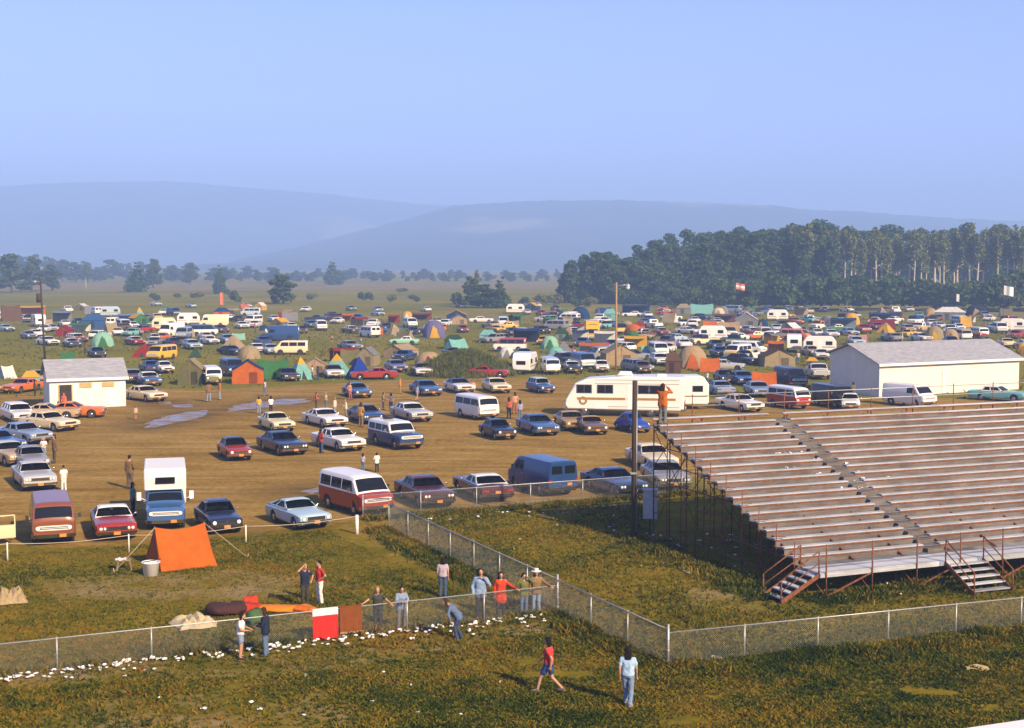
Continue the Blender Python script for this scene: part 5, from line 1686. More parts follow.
# ---------------------------------------------------------------- weeds and grass
def blades(name, pts, hts, wid, lean, matn, seed, per=3):
    r_ = np.random.RandomState(seed)
    n = len(pts); P = np.repeat(pts, per, 0) + np.concatenate([r_.normal(scale=.05, size=(n * per, 2)), np.zeros((n * per, 1))], 1)
    H_ = np.repeat(hts, per) * r_.uniform(.6, 1.2, n * per)
    a = r_.uniform(0, 6.283, n * per); w = wid * r_.uniform(.6, 1.3, n * per)
    dx, dy = np.cos(a) * w, np.sin(a) * w
    l_ = r_.normal(scale=lean, size=(n * per, 2)) * H_[:, None]
    V = np.zeros((n * per, 4, 3))
    V[:, 0] = P + np.stack([dx, dy, dx * 0], 1); V[:, 1] = P - np.stack([dx, dy, dx * 0], 1)
    top = P + np.stack([l_[:, 0], l_[:, 1], H_], 1)
    V[:, 2] = top - np.stack([dx, dy, dx * 0], 1) * .55; V[:, 3] = top + np.stack([dx, dy, dx * 0], 1) * .55
    me = pmesh(name, V.reshape(-1, 3), np.arange(n * per * 4).reshape(-1, 4), [matn])
    o = put(name, me); return o
r_ = np.random.RandomState(5)
def scatter(n, poly):
    xs_ = [p[0] for p in poly]; ys_ = [p[1] for p in poly]
    X = r_.uniform(min(xs_), max(xs_), n); Y = r_.uniform(min(ys_), max(ys_), n)
    keep = poly_d(poly, X, Y) < 0
    return X[keep], Y[keep]
def patch(X, Y, s_, sd_): return np.array([mnoise.noise(Vector((x * s_, y * s_, sd_))) for x, y in zip(X, Y)])
# meadow nearest the camera
NEAR = wpoly((-330, 760), (-330, 705), (-60, 680), (300, 655), (557, 613), (668, 668), (1090, 628), (1090, 760))
X, Y = scatter(78000, NEAR); q = patch(X, Y, .30, 3); q2 = patch(X, Y, 1.1, 8)
keep = (q * .6 + q2 * .5 > -.42)
for b in BARE[:2]: keep &= ~((poly_d(b, X, Y) < 0) & (r_.rand(len(X)) < .78))
X, Y, q = X[keep], Y[keep], q[keep]
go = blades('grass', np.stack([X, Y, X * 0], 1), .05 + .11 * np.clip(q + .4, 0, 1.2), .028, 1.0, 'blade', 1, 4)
tag(go, 'rough green and rust brown meadow grass nearest the camera', 'grass', kind='stuff')
# grass inside the fences
MIDL = wpoly((-300, 705), (-60, 680), (300, 655), (557, 613), (392, 531), (340, 528), (250, 537), (60, 552), (-60, 552), (-300, 566))
X, Y = scatter(66000, MIDL); q = patch(X, Y, .22, 5)
keep = (poly_d(TRAIL, X, Y) > .6)
for b in (BARE[0], BARE[3]): keep &= ~((poly_d(b, X, Y) < 0) & (r_.rand(len(X)) < .7))
X, Y, q = X[keep], Y[keep], q[keep]
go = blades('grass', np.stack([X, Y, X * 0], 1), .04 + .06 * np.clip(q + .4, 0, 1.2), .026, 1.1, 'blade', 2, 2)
tag(go, 'short trampled grass inside the fence around the orange tent', 'grass', kind='stuff')
MIDR = wpoly((557, 613), (668, 668), (1090, 628), (1090, 575), (820, 600), (650, 540), (640, 498), (560, 505), (400, 512), (392, 529))
X, Y = scatter(52000, MIDR); q = patch(X, Y, .22, 6); keep = ~((poly_d(BARE[2], X, Y) < 0) & (r_.rand(len(X)) < .8)); X, Y, q = X[keep], Y[keep], q[keep]
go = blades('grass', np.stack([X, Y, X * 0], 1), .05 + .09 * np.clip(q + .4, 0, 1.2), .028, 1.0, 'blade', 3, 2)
tag(go, 'grass between the slanting fence and the bleachers', 'grass', kind='stuff')
# taller weeds at fence feet and along the walkway
def strip(a, b, w, n, off=0):
    t = r_.rand(n); o = r_.normal(scale=w, size=n) + off
    dv = (b - a); nv = Vector((-dv.y, dv.x, 0)).normalized()
    return a.x + dv.x * t + nv.x * o, a.y + dv.y * t + nv.y * o
XX, YY = [], []
for a, b, w, n, off in ((C2, C0, .38, 5200, -.55), (C0, C1, .32, 1800, -.35), (FLe, C0, .15, 900, .15), (C1, C3, .45, 5200, -.3), (D0, D0 + (D1 - D0) * 1.5, .3, 1800, -.2),
                    (bl_pt(-.5, -.3, 0), bl_pt(30, -.3, 0), .45, 4200, .0), (at(642, 541), at(775, 600), .5, 2200, 0)):
    x, y = strip(a, b, w, n, off); XX.append(x); YY.append(y)
X, Y = np.concatenate(XX), np.concatenate(YY)
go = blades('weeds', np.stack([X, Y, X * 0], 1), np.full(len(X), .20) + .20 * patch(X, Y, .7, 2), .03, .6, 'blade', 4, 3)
tag(go, 'tall uncut weeds along the feet of the fences and bleachers', 'weeds', kind='stuff')
# weedy mound in the middle of the field
mp = at(474, 379); mv = Vector((mp.x, mp.y, 0)).normalized()
ctr = mp + mv * 7
mb = MB(); P = []
for j in range(15):
    t = j / 14; row = []
    for i in range(25):
        a = 2 * math.pi * i / 24
        rr = t; x = 6.6 * rr * math.cos(a); y = 6.5 * rr * math.sin(a)
        z = 2.5 * (math.cos(t * math.pi / 2) ** 1.2) * (1 + .25 * mnoise.noise(Vector((x * .4, y * .4, 4)))) - .02
        row.append((ctr.x + x - 1.0, ctr.y + y, z))
    P.append(row)
mb.grid(P); N = mat('mound', rough=.95); f = N.noise(.8, 5, .65, N.pos()); N.l(N.ramp(f, (.35, (.05, .06, .012)), (.5, (.10, .085, .02)), (.68, (.17, .11, .045))), N.bsdf.inputs['Base Color']); N.bump(f, .8, .3)
struct('mound', mb, 'mound')
n = 5200; a = r_.uniform(0, 6.28, n); t = np.sqrt(r_.rand(n)); X = ctr.x - 1 + 6.6 * t * np.cos(a); Y = ctr.y + 6.5 * t * np.sin(a); Z = 2.5 * np.cos(t * math.pi / 2) ** 1.2 - .1
go = blades('weeds', np.stack([X, Y, Z], 1), np.full(n, .55) + .3 * patch(X, Y, .5, 1), .05, .4, 'leaf_olive', 6, 2)
tag(go, 'straggling weeds growing over the dirt mound among the cars', 'weeds', kind='stuff')
# rough tufts in the camping field
FARF = wpoly((-80, 402), (-80, 318), (1100, 318), (1100, 398), (830, 398), (700, 399), (560, 376), (430, 377), (200, 389))
X, Y = scatter(26000, FARF); q = patch(X, Y, .05, 9); keep = q > -.25; X, Y, q = X[keep], Y[keep], q[keep]
go = blades('grass', np.stack([X, Y, X * 0], 1), .18 + .25 * np.clip(q, 0, 1), .10, .9, 'leaf_field', 8, 2)
tag(go, 'rough green grass of the camping field', 'grass', kind='stuff')
# ---------------------------------------------------------------- people
def capsule(mb, a, b, r0, r1, n=10):
    a, b = Vector(a), Vector(b); d = b - a
    if d.length < 1e-5: mb.ball(tuple(a), r0, n, 6); return
    mb.tube(a, b, r0, r1, n); mb.ball(tuple(a), r0, n, 6); mb.ball(tuple(b), r1, n, 6)
def remesh(mb, name, m, vox, extra=None):
    me = mb.mesh(name + '_src', [m])
    o = bpy.data.objects.new('tmp', me); COL.objects.link(o)
    md = o.modifiers.new('r', 'REMESH'); md.mode = 'VOXEL'; md.voxel_size = vox
    sm = o.modifiers.new('s', 'SMOOTH'); sm.iterations = 3; sm.factor = .5
    if name in ('top', 'bottom'):
        tx = bpy.data.textures.get('folds') or bpy.data.textures.new('folds', 'CLOUDS'); tx.noise_scale = .11; tx.noise_depth = 2
        dm_ = o.modifiers.new('d', 'DISPLACE'); dm_.texture = tx; dm_.strength = .045; dm_.mid_level = .5; dm_.texture_coords = 'LOCAL'
    dg = bpy.context.evaluated_depsgraph_get()
    out = bpy.data.meshes.new_from_object(o.evaluated_get(dg))
    bpy.data.objects.remove(o); bpy.data.meshes.remove(me)
    if extra is not None:                                         # fingers: rooted inside the palms
        bm = bmesh.new(); bm.from_mesh(out); em = extra.mesh('x', [m]); bm.from_mesh(em); bm.to_mesh(out); bm.free()
    out.materials.clear(); out.materials.append(MATS[m]); out.name = name
    for p in out.polygons: p.use_smooth = True
    return out

# pose: facing +x, left is +y; joints in metres for a 1.75 m figure
BASE = dict(lean=0.0, hipL=(0, .09, .92), hipR=(0, -.09, .92), knL=(.02, .10, .50), knR=(.02, -.10, .50), anL=(-.02, .11, .08), anR=(-.02, -.11, .08),
            elL=(-.03, .235, 1.13), wrL=(.05, .235, .88), elR=(-.03, -.235, 1.13), wrR=(.05, -.235, .88), head=(0.0, 0))
def pose(**k): d_ = dict(BASE); d_.update(k); return d_
POSES = dict(
    stand=pose(), easy=pose(knL=(.05, .12, .50), anL=(.06, .15, .08), elR=(-.10, -.30, 1.14), wrR=(.04, -.17, .98)),
    hip=pose(elR=(-.06, -.40, 1.18), wrR=(.06, -.20, 1.02)),
    rail=pose(lean=.10, elL=(.20, .24, 1.16), wrL=(.36, .06, 1.17), elR=(.20, -.24, 1.16), wrR=(.36, -.04, 1.17), head=(.03, -.02)),
    wide_rail=pose(lean=.06, elL=(.16, .36, 1.24), wrL=(.30, .52, 1.15), elR=(.16, -.36, 1.24), wrR=(.30, -.52, 1.15), head=(.03, -.01)),
    arm_rail=pose(elL=(.12, .38, 1.22), wrL=(.30, .56, 1.15)),
    bino=pose(elL=(.16, .34, 1.38), wrL=(.17, .12, 1.60), elR=(.16, -.34, 1.38), wrR=(.17, -.12, 1.60), lean=-.02),
    eat=pose(elL=(.10, .30, 1.18), wrL=(.20, .10, 1.46), elR=(-.02, -.28, 1.14), wrR=(.10, -.26, .90)),
    shade=pose(elR=(.12, -.36, 1.50), wrR=(.12, -.12, 1.68), elL=(-.04, .40, 1.20), wrL=(.12, .24, 1.06)),
    akimbo=pose(elL=(-.06, .42, 1.20), wrL=(.08, .20, 1.04), elR=(-.06, -.42, 1.20), wrR=(.08, -.20, 1.04)),
    stride=pose(lean=.03, knL=(.24, .09, .52), anL=(.34, .10, .12), knR=(-.06, -.09, .50), anR=(-.42, -.10, .17), elL=(-.18, .24, 1.16), wrL=(-.14, .24, .92), elR=(.10, -.24, 1.15), wrR=(.30, -.20, 1.00)),
    walk=pose(knL=(.10, .10, .51), anL=(.16, .11, .08), knR=(-.02, -.10, .50), anR=(-.26, -.11, .10), elL=(-.08, .235, 1.14), wrL=(-.03, .235, .88), elR=(.03, -.235, 1.14), wrR=(.14, -.225, .90)),
    bend=pose(lean=.62, knL=(.16, .10, .50), anL=(.06, .11, .08), knR=(.10, -.10, .50), anR=(-.10, -.11, .08), elL=(.40, .28, 1.02), wrL=(.30, .26, .78), elR=(.34, -.28, 1.04), wrR=(.22, -.30, .80), head=(.06, -.05)),
    hold=pose(elL=(.06, .27, 1.14), wrL=(.28, .16, 1.10), elR=(.06, -.27, 1.14), wrR=(.28, -.12, 1.08), head=(.05, -.03)),
    sit=pose(hipL=(0, .09, .50), hipR=(0, -.09, .50), knL=(.40, .11, .52), knR=(.40, -.11, .52), anL=(.46, .12, .10), anR=(.46, -.12, .10), sit=.42, elL=(.06, .28, .74), wrL=(.28, .16, .62), elR=(.06, -.28, .74), wrR=(.28, -.16, .62)),
)
PM = {}
def pmeshes(pz, top, bottom, hair, female, near):
    key = (pz, top, bottom, hair, female, near)
    if key in PM: return PM[key]
    J = POSES[pz]; ln = J['lean']; dz = J.get('sit', 0)
    vox = .020 if near else .030
    def up(p):                                                    # lean the trunk forward from the hip
        x, y, z = p; t = max(0, z - .92 + dz); return (x + ln * t * 1.05, y, z - .5 * ln * ln * t)
    sw = .165 if female else .185
    pel = (0, 0, .96 - dz); wai = up((.01, 0, 1.10 - dz)); che = up((.015, 0, 1.30 - dz)); neck = up((0, 0, 1.46 - dz))
    hx, hz = J['head']; hd = Vector(up((.03 + hx, 0, 1.635 - dz + hz)))
    sh = {s_: up((0, (1 if s_ == 'L' else -1) * sw, 1.405 - dz)) for s_ in 'LR'}
    el = {s_: J['el' + s_] for s_ in 'LR'}; wr = {s_: J['wr' + s_] for s_ in 'LR'}
    hp = {s_: J['hip' + s_] for s_ in 'LR'}; kn = {s_: J['kn' + s_] for s_ in 'LR'}; an = {s_: J['an' + s_] for s_ in 'LR'}
    def torso(mb, g=0.0, lo=True):
        w = .100 if female else .112
        for y in (-.055, 0, .055):
            capsule(mb, (wai[0], y, wai[2]), (che[0], y * 1.25, che[2]), w + g, w + .012 + g)
            capsule(mb, (che[0], y * 1.25, che[2]), (sh['L'][0], y * 2.0, sh['L'][2] - .045), w + .008 + g, .082 + g)
            if lo: capsule(mb, (0, y, pel[2] - .01), (wai[0], y, wai[2]), .118 + g, w + g)
        capsule(mb, sh['L'], sh['R'], .052 + g * .5, .052 + g * .5)
    mb = MB(); torso(mb)
    capsule(mb, up((0, 0, 1.40 - dz)), tuple(hd - Vector((.02, 0, .07))), .062, .052)
    mb.ball(tuple(hd), (.098, .078, .118), 14, 10); capsule(mb, hd + Vector((.045, 0, -.065)), hd + Vector((.045, 0, -.075)), .052, .048)
    capsule(mb, hd + Vector((.088, 0, .012)), hd + Vector((.112, 0, -.018)), .014, .018)
    for sg in (1, -1): mb.ball(tuple(hd + Vector((-.005, sg * .080, -.005))), (.022, .014, .034), 8, 6)
    ex = MB()
    for s_, sg in (('L', 1), ('R', -1)):
        capsule(mb, sh[s_], el[s_], .052, .042); capsule(mb, el[s_], wr[s_], .042, .030)
        capsule(mb, hp[s_], kn[s_], .088, .058); capsule(mb, kn[s_], an[s_], .056, .040)
        capsule(mb, an[s_], (an[s_][0] + .15, an[s_][1] + sg * .02, .045 + max(0, an[s_][2] - .08)), .042, .034)
        w = Vector(wr[s_]); d_ = (w - Vector(el[s_])).normalized()
        side = d_.cross(Vector((0, 0, 1))); side = side.normalized() if side.length > .2 else Vector((1, 0, 0))
        if abs(d_.z) > .8: side = Vector((1, 0, 0))
        nrm = d_.cross(side).normalized()
        pc_ = w + d_ * .055
        for k in (-1, 0, 1): capsule(mb, w + d_ * .015, w + d_ * .09 + side * .024 * k, .022, .018)
        if near:
            for k, l_ in ((-1.5, .058), (-.5, .072), (.5, .076), (1.5, .066)):
                r0 = w + d_ * .085 + side * .019 * k; r1 = r0 + d_ * l_ * .55 + nrm * .012; r2 = r1 + d_ * l_ * .42 + nrm * .030
                ex.path([r0, r1, r2], [.0105, .0095, .0075], 6)
            r0 = w + d_ * .035 + side * .03; r1 = r0 + side * .028 + d_ * .03; r2 = r1 + d_ * .03 + nrm * .012
            ex.path([r0, r1, r2], [.013, .011, .009], 6)
    out = [('body', remesh(mb, 'body', 'skin', vox, ex if near else None), 'skin')]
    if top != 'none':
        mb = MB(); torso(mb, .016)
        if top in ('jacket', 'dress', 'long_shirt'):
            for y in (-.06, 0, .06): capsule(mb, (wai[0], y, wai[2]), (.0, y * 1.3, pel[2] - (.10 if top != 'dress' else .28)), .128, .155 if top == 'dress' else .140)
        for s_ in 'LR':
            if top in ('tshirt',):
                e = Vector(sh[s_]).lerp(Vector(el[s_]), .62); capsule(mb, sh[s_], e, .060, .064)
            elif top != 'tank':
                capsule(mb, sh[s_], el[s_], .060, .058); capsule(mb, el[s_], Vector(el[s_]).lerp(Vector(wr[s_]), .93), .060, .045)
        out.append(({'tshirt': 'shirt', 'tank': 'tank_top', 'dress': 'dress'}.get(top, 'jacket' if top == 'jacket' else 'shirt'), remesh(mb, 'top', 'cloth', vox), 'top'))
    if bottom != 'none':
        mb = MB()
        for y in (-.055, 0, .055): capsule(mb, (0, y, pel[2] - .03), (wai[0] * .6, y, pel[2] + .07), .130, .118)
        for s_ in 'LR':
            if bottom == 'shorts':
                capsule(mb, hp[s_], Vector(hp[s_]).lerp(Vector(kn[s_]), .62), .108, .100)
            else:
                capsule(mb, hp[s_], kn[s_], .104, .076); capsule(mb, kn[s_], Vector(kn[s_]).lerp(Vector(an[s_]), .97), .074, .072)
        out.append(('shorts' if bottom == 'shorts' else 'trousers', remesh(mb, 'bottom', 'cloth', vox), 'bottom'))
    mb = MB()
    for s_, sg in (('L', 1), ('R', -1)):
        z = max(0, an[s_][2] - .08)
        capsule(mb, (an[s_][0] - .03, an[s_][1], .048 + z), (an[s_][0] + .17, an[s_][1] + sg * .02, .044 + z), .052, .046)
        mb.ball((an[s_][0], an[s_][1], .085 + z), (.055, .05, .055), 8, 6)
    out.append(('shoes', remesh(mb, 'shoes', 'cloth', vox), 'shoes'))
    mb = MB()
    mb.ball(tuple(hd + Vector((-.022, 0, .028))), (.105, .092, .112), 12, 8)
    if hair in ('long', 'mid'):
        L_ = .30 if hair == 'long' else .15
        for y in (-.055, 0, .055): capsule(mb, hd + Vector((-.045, y, .02)), hd + Vector((-.075, y * 1.25, -L_)), .058, .046)
    me = remesh(mb, 'hair', 'cloth', .02)
    out.append(('hair', me, 'hair'))
    if near:
        for nm, loc, r_, col in (('eye', (.090, .032, .015), (.010, .013, .009), 'dark'), ('eye', (.090, -.032, .015), (.010, .013, .009), 'dark'), ('mouth', (.095, 0, -.058), (.010, .024, .008), 'lip')):
            mb = MB(); mb.ball(tuple(hd + Vector(loc)), r_, 8, 5); out.append((nm, mb.mesh(nm, [MATS['cloth']]), col))
    PM[key] = out, hd
    return PM[key]
SKIN = (.42, .22, .13)
def person(px, yb, hpx, pz, face, top, tcol, bottom, bcol, hair, hcol, label, near=False, female=False, shoe=(.05, .04, .03), skin=SKIN, hat=None, z=0.0, pt=None, group=None):
    """face: heading in the picture plane, 0 right, 90 away, -90 to the camera"""
    g = at(px, yb, z) if pt is None else pt
    k = FPX / (g.y * math.cos(PITCH) + (CAM_H - z) * math.sin(PITCH))
    s_ = min(1.12, max(.6, (hpx / k) / 1.75))
    if pz == 'sit': s_ = 1.0
    parts, hd = pmeshes(pz, top, bottom, hair, female, near)
    C_ = lambda c: PAL[c] if isinstance(c, str) else c
    cols = {'skin': skin, 'top': C_(tcol), 'bottom': C_(bcol), 'shoes': C_(shoe), 'hair': C_(hcol), 'dark': (.02, .015, .012), 'lip': (.25, .07, .05)}
    t = thing('person', label, 'person', (g.x, g.y, g.z), R(face) + view_yaw(g), group); t.scale = (s_, s_, s_)
    for nm, me, ck in parts:
        o = put(nm, me, t, color=cols[ck])
    if hat:
        mb = MB(); mb.lathe([(.0, .10), (.09, .095), (.10, .0), (.20, -.012), (.20, -.025), (.09, -.02)], 14, 0, 'z', tuple(hd + Vector((-.01, 0, .085)))); put('hat', fixnormals(mb.mesh('hat', ['cloth']), R(40)), t, color=C_(hat))
    return t
DEN, DEN2, JEAN, DKB = (.10, .15, .24), (.20, .26, .36), (.055, .085, .15), (.03, .03, .035)
HB, HD, HL = (.045, .022, .012), (.012, .009, .008), (.30, .17, .06)
P = person
def behind_rail(px, off=.30):
    dv_ = C0 - FLe; t = min(np.linspace(0, 1, 800), key=lambda t: abs(pix(FLe + dv_ * t)[0] - px))
    q_ = FLe + dv_ * t; nv = Vector((-dv_.y, dv_.x, 0)).normalized(); nv = nv if nv.y > 0 else -nv
    return q_ + nv * off
P(241, 659, 48, 'hold', -10, 'tshirt', 'white', 'shorts', DEN2, 'mid', HD, 'person in white t-shirt and denim shorts standing at the fence with hands held forward', True)
P(266, 656, 50, 'hold', 165, 'jacket', (.018, .024, .045), 'trousers', DEN, 'mid', HB, 'person in dark navy jacket and jeans by the fence near the red blanket', True)
P(305, 607, 44, 'shade', -60, 'tshirt', (.018, .022, .05), 'trousers', (.05, .045, .03), 'mid', HL, 'person in navy t-shirt shading their eyes beside someone in red', True)
P(320, 604, 44, 'akimbo', 205, 'tshirt', (.46, .035, .025), 'trousers', 'white', 'short', HD, 'person in red shirt and white trousers standing on the inner grass', True)
P(381, 638, 46, 'wide_rail', -95, 'tshirt', (.05, .055, .045), 'trousers', DKB, 'short', HL, 'fair haired person in dark shirt leaning with both arms spread on the rail', True, pt=behind_rail(381))
P(404, 635, 44, 'rail', -75, 'long_shirt', DEN2, 'trousers', (.16, .15, .15), 'short', HD, 'dark haired person in pale denim shirt with arms folded on the rail', True, pt=behind_rail(404))
P(443, 597, 40, 'stand', 80, 'tshirt', (.40, .33, .38), 'trousers', JEAN, 'mid', HD, 'person in lilac t-shirt and jeans seen from behind walking away from the rail', True)
P(459, 640, 47, 'bend', 178, 'jacket', DEN, 'trousers', (.04, .06, .11), 'mid', HB, 'person in blue denim bending forward outside the fence', True)
P(484, 624, 52, 'eat', -85, 'jacket', (.22, .30, .42), 'trousers', DKB, 'mid', HB, 'person in light blue denim jacket with a hand to the mouth at the rail', True, pt=behind_rail(484))
P(504, 621, 46, 'arm_rail', -80, 'dress', (.52, .05, .015), 'trousers', DKB, 'long', HD, 'long haired person in orange red tunic resting an arm on the rail', True, True, pt=behind_rail(504))
P(527, 615, 42, 'bino', -70, 'long_shirt', (.14, .14, .045), 'trousers', DEN, 'mid', HD, 'person in olive shirt and jeans with both hands raised to the face', True, pt=behind_rail(527))
P(540, 609, 44, 'arm_rail', -85, 'jacket', (.22, .14, .06), 'trousers', DEN2, 'mid', HB, 'person in white hat and tan jacket at the corner post', True, hat='white', pt=behind_rail(540))
P(549, 694, 58, 'stride', 160, 'tshirt', (.46, .05, .04), 'shorts', (.03, .06, .16), 'mid', HD, 'person in red shirt and blue shorts striding across the near meadow', True, shoe=(.12, .10, .08))
P(628, 706, 60, 'walk', 78, 'tshirt', (.36, .50, .64), 'trousers', (.17, .24, .34), 'long', HD, 'person in pale blue t-shirt and faded jeans walking away in the near meadow', True, shoe=(.30, .27, .22))
# on the top row of the bleachers
_y, _z = rowpos(ROWS - 1)
bp = bl_pt(.45, _y - .12, _z + .02)
P(0, 0, 43, 'bino', 70, 'jacket', (.40, .11, .02), 'trousers', (.14, .15, .14), 'mid', HB, 'person in orange jacket standing on top of the bleachers with raised hands', True, pt=bp)
# around the lot
LOTP = [
 (64, 491, 26, 'stand', 100, 'tshirt', 'white', 'trousers', 'white', 'short', HB, 'person all in white standing beside the silver sedan'),
 (55, 463, 29, 'easy', 200, 'jacket', (.16, .10, .04), 'trousers', (.07, .07, .05), 'mid', HB, 'person in brown jacket and olive trousers right of the left row of cars'),
 (44, 459, 22, 'hold', 250, 'tshirt', 'white', 'trousers', DEN2, 'short', HL, 'person in white shirt among the left row of cars'),
 (130, 489, 34, 'easy', 60, 'jacket', (.15, .09, .04), 'trousers', (.10, .08, .06), 'short', HD, 'person in brown jacket standing left of the white camper'),
 (133, 516, 34, 'stand', -20, 'tshirt', (.10, .30, .28), 'trousers', (.025, .025, .03), 'long', HD, 'person in teal top and black trousers next to the blue camper truck'),
 (136, 420, 14, 'stand', -60, 'tshirt', (.50, .38, .24), 'shorts', (.20, .12, .06), 'short', HB, 'small child in pale top standing alone by the wash house puddle'),
 (209, 402, 22, 'easy', 100, 'jacket', (.20, .11, .04), 'trousers', DEN2, 'mid', HD, 'person in brown jacket and pale jeans left of a pair on the lot'),
 (220, 400, 22, 'stand', 170, 'jacket', (.34, .13, .03), 'trousers', DEN2, 'mid', HB, 'person in rust jacket and pale jeans right of a pair on the lot'),
 (265, 396, 17, 'walk', 160, 'tshirt', (.40, .42, .45), 'trousers', DEN, 'mid', HB, 'person in grey shirt walking in front of the orange cabin tent'),
 (259, 414, 18, 'stand', 80, 'tshirt', (.58, .34, .05), 'trousers', DEN2, 'mid', HB, 'person in yellow shirt behind the cream sedan'),
 (271, 414, 18, 'stand', 110, 'tshirt', 'white', 'trousers', DKB, 'mid', HD, 'person in white shirt behind the cream sedan'),
 (316, 409, 17, 'hold', 0, 'tshirt', (.42, .04, .03), 'trousers', DKB, 'mid', HB, 'person in red shirt at the left of a group behind the white coupe'),
 (326, 409, 17, 'easy', 200, 'tshirt', (.56, .48, .34), 'trousers', DEN, 'long', HL, 'person in cream top second in the group behind the white coupe'),
 (335, 415, 18, 'stand', 150, 'long_shirt', (.56, .50, .40), 'trousers', DEN2, 'mid', HL, 'person in pale shirt in the middle of the group behind the white coupe'),
 (346, 417, 18, 'hold', 190, 'long_shirt', (.62, .54, .38), 'trousers', DEN2, 'short', HL, 'person in cream shirt at the right of the group behind the white coupe'),
 (321, 453, 25, 'easy', 40, 'long_shirt', (.34, .06, .04), 'trousers', JEAN, 'long', HB, 'person in red shirt and jeans leaning by the white sedan'),
 (361, 427, 25, 'easy', 60, 'jacket', (.36, .20, .05), 'trousers', (.20, .14, .07), 'mid', HB, 'person in ochre jacket left of the blue panel truck'),
 (383, 410, 18, 'hold', 0, 'jacket', (.24, .18, .11), 'trousers', DEN, 'mid', HB, 'person in tan jacket behind the silver white sedan'),
 (391, 411, 18, 'stand', 100, 'tshirt', (.10, .10, .12), 'trousers', DKB, 'mid', HD, 'person in black shirt behind the silver white sedan'),
 (400, 394, 16, 'stand', 0, 'jacket', (.50, .22, .05), 'trousers', (.32, .20, .08), 'mid', HL, 'person in orange top and tan trousers between the two blue sedans'),
 (417, 401, 17, 'walk', 30, 'tshirt', (.28, .38, .52), 'shorts', (.34, .26, .18), 'mid', HB, 'person in pale blue shirt walking past the blue sedan'),
 (350, 400, 18, 'easy', -40, 'tank', (.46, .20, .12), 'trousers', (.34, .10, .06), 'long', HB, 'person in pink red clothes beside the mid blue sedan'),
 (509, 419, 22, 'stand', 80, 'tshirt', (.42, .10, .06), 'trousers', DKB, 'long', HB, 'person in red shirt left of three standing by the white van'),
 (515, 414, 22, 'easy', 120, 'tank', (.46, .24, .14), 'trousers', (.30, .10, .05), 'mid', HB, 'bare armed person at the back of three standing by the white van'),
 (520, 420, 20, 'stand', 100, 'tshirt', (.26, .28, .42), 'trousers', DEN, 'long', HD, 'person in lavender top right of three standing by the white van'),
 (363, 471, 18, 'stand', 60, 'tshirt', (.40, .40, .44), 'trousers', DEN, 'long', HB, 'long haired person in grey top behind the red and white van'),
 (377, 472, 20, 'hold', 110, 'jacket', 'white', 'trousers', DKB, 'long', HB, 'person in white jacket behind the red and white van'),
 (469, 376, 17, 'easy', -60, 'jacket', (.03, .03, .05), 'trousers', DKB, 'mid', HD, 'person in dark clothes in front of the red fastback'),
 (478, 375, 17, 'stand', -80, 'jacket', (.54, .10, .03), 'trousers', JEAN, 'mid', HB, 'person in red orange jacket in front of the red fastback'),
 (473, 393, 17, 'sit', -90, 'tank', (.46, .24, .14), 'shorts', (.30, .15, .08), 'mid', HB, 'bare armed person sitting low between the white cars in the second row'),
 (312, 379, 14, 'hold', 0, 'tshirt', 'white', 'trousers', DKB, 'mid', HB, 'person in white shirt and dark trousers left of the aqua tents'),
 (318, 380, 14, 'stand', 160, 'jacket', (.03, .04, .07), 'trousers', (.04, .05, .09), 'mid', HD, 'person in dark jacket by the open trunk under the aqua tents'),
 (190, 382, 14, 'stand', -60, 'tshirt', 'white', 'trousers', DKB, 'mid', HD, 'person in white shirt standing in front of the olive cabin tent'),
 (64, 410, 17, 'stand', -90, 'tshirt', (.50, .10, .05), 'trousers', (.40, .08, .04), 'mid', HL, 'person in red clothes standing in the doorway of the wash house'),
 (35, 396, 16, 'easy', 20, 'jacket', (.10, .08, .04), 'trousers', DKB, 'mid', HD, 'person in dark jacket left of the wash house'),
 (853, 398, 16, 'stand', 100, 'jacket', (.16, .13, .08), 'trousers', DKB, 'mid', HD, 'person in olive jacket walking past the barn gable'),
 (987, 386, 16, 'stand', -40, 'jacket', (.20, .13, .05), 'trousers', DKB, 'mid', HD, 'person in brown jacket beside the turquoise sedan at the barn'),
 (707, 385, 14, 'hold', 40, 'tshirt', 'white', 'trousers', DEN, 'mid', HL, 'person in white shirt behind the trailer by the blue cars'),
 (728, 384, 14, 'stand', 100, 'jacket', (.04, .04, .05), 'trousers', DKB, 'mid', HD, 'person in dark clothes next to the blue cars behind the trailer'),
 (798, 364, 13, 'stand', 70, 'tshirt', (.66, .58, .50), 'trousers', DEN, 'mid', HL, 'person in pale shirt in front of the white camper trailer'),
 (332, 343, 9, 'stand', 60, 'tank', (.46, .24, .14), 'shorts', DKB, 'mid', HB, 'bare armed person alone on the grass in the middle field'),
 (361, 345, 8, 'hold', 200, 'tshirt', (.6, .5, .4), 'trousers', DEN, 'mid', HB, 'person in pale shirt behind the grey white sedan in the middle field'),
 (306, 354, 13, 'stand', 40, 'tank', (.48, .26, .16), 'trousers', 'white', 'mid', HB, 'bare armed person in white trousers at the rear of the cream van'),
 (255, 332, 10, 'stand', 0, 'jacket', (.55, .12, .04), 'trousers', DKB, 'mid', HB, 'person in orange jacket among the white cars of the far left field'),
 (85, 353, 10, 'easy', 40, 'jacket', (.16, .10, .05), 'trousers', DKB, 'mid', HB, 'person in brown jacket on the grass behind the wash house roof'),
]
for a in LOTP: P(*a)
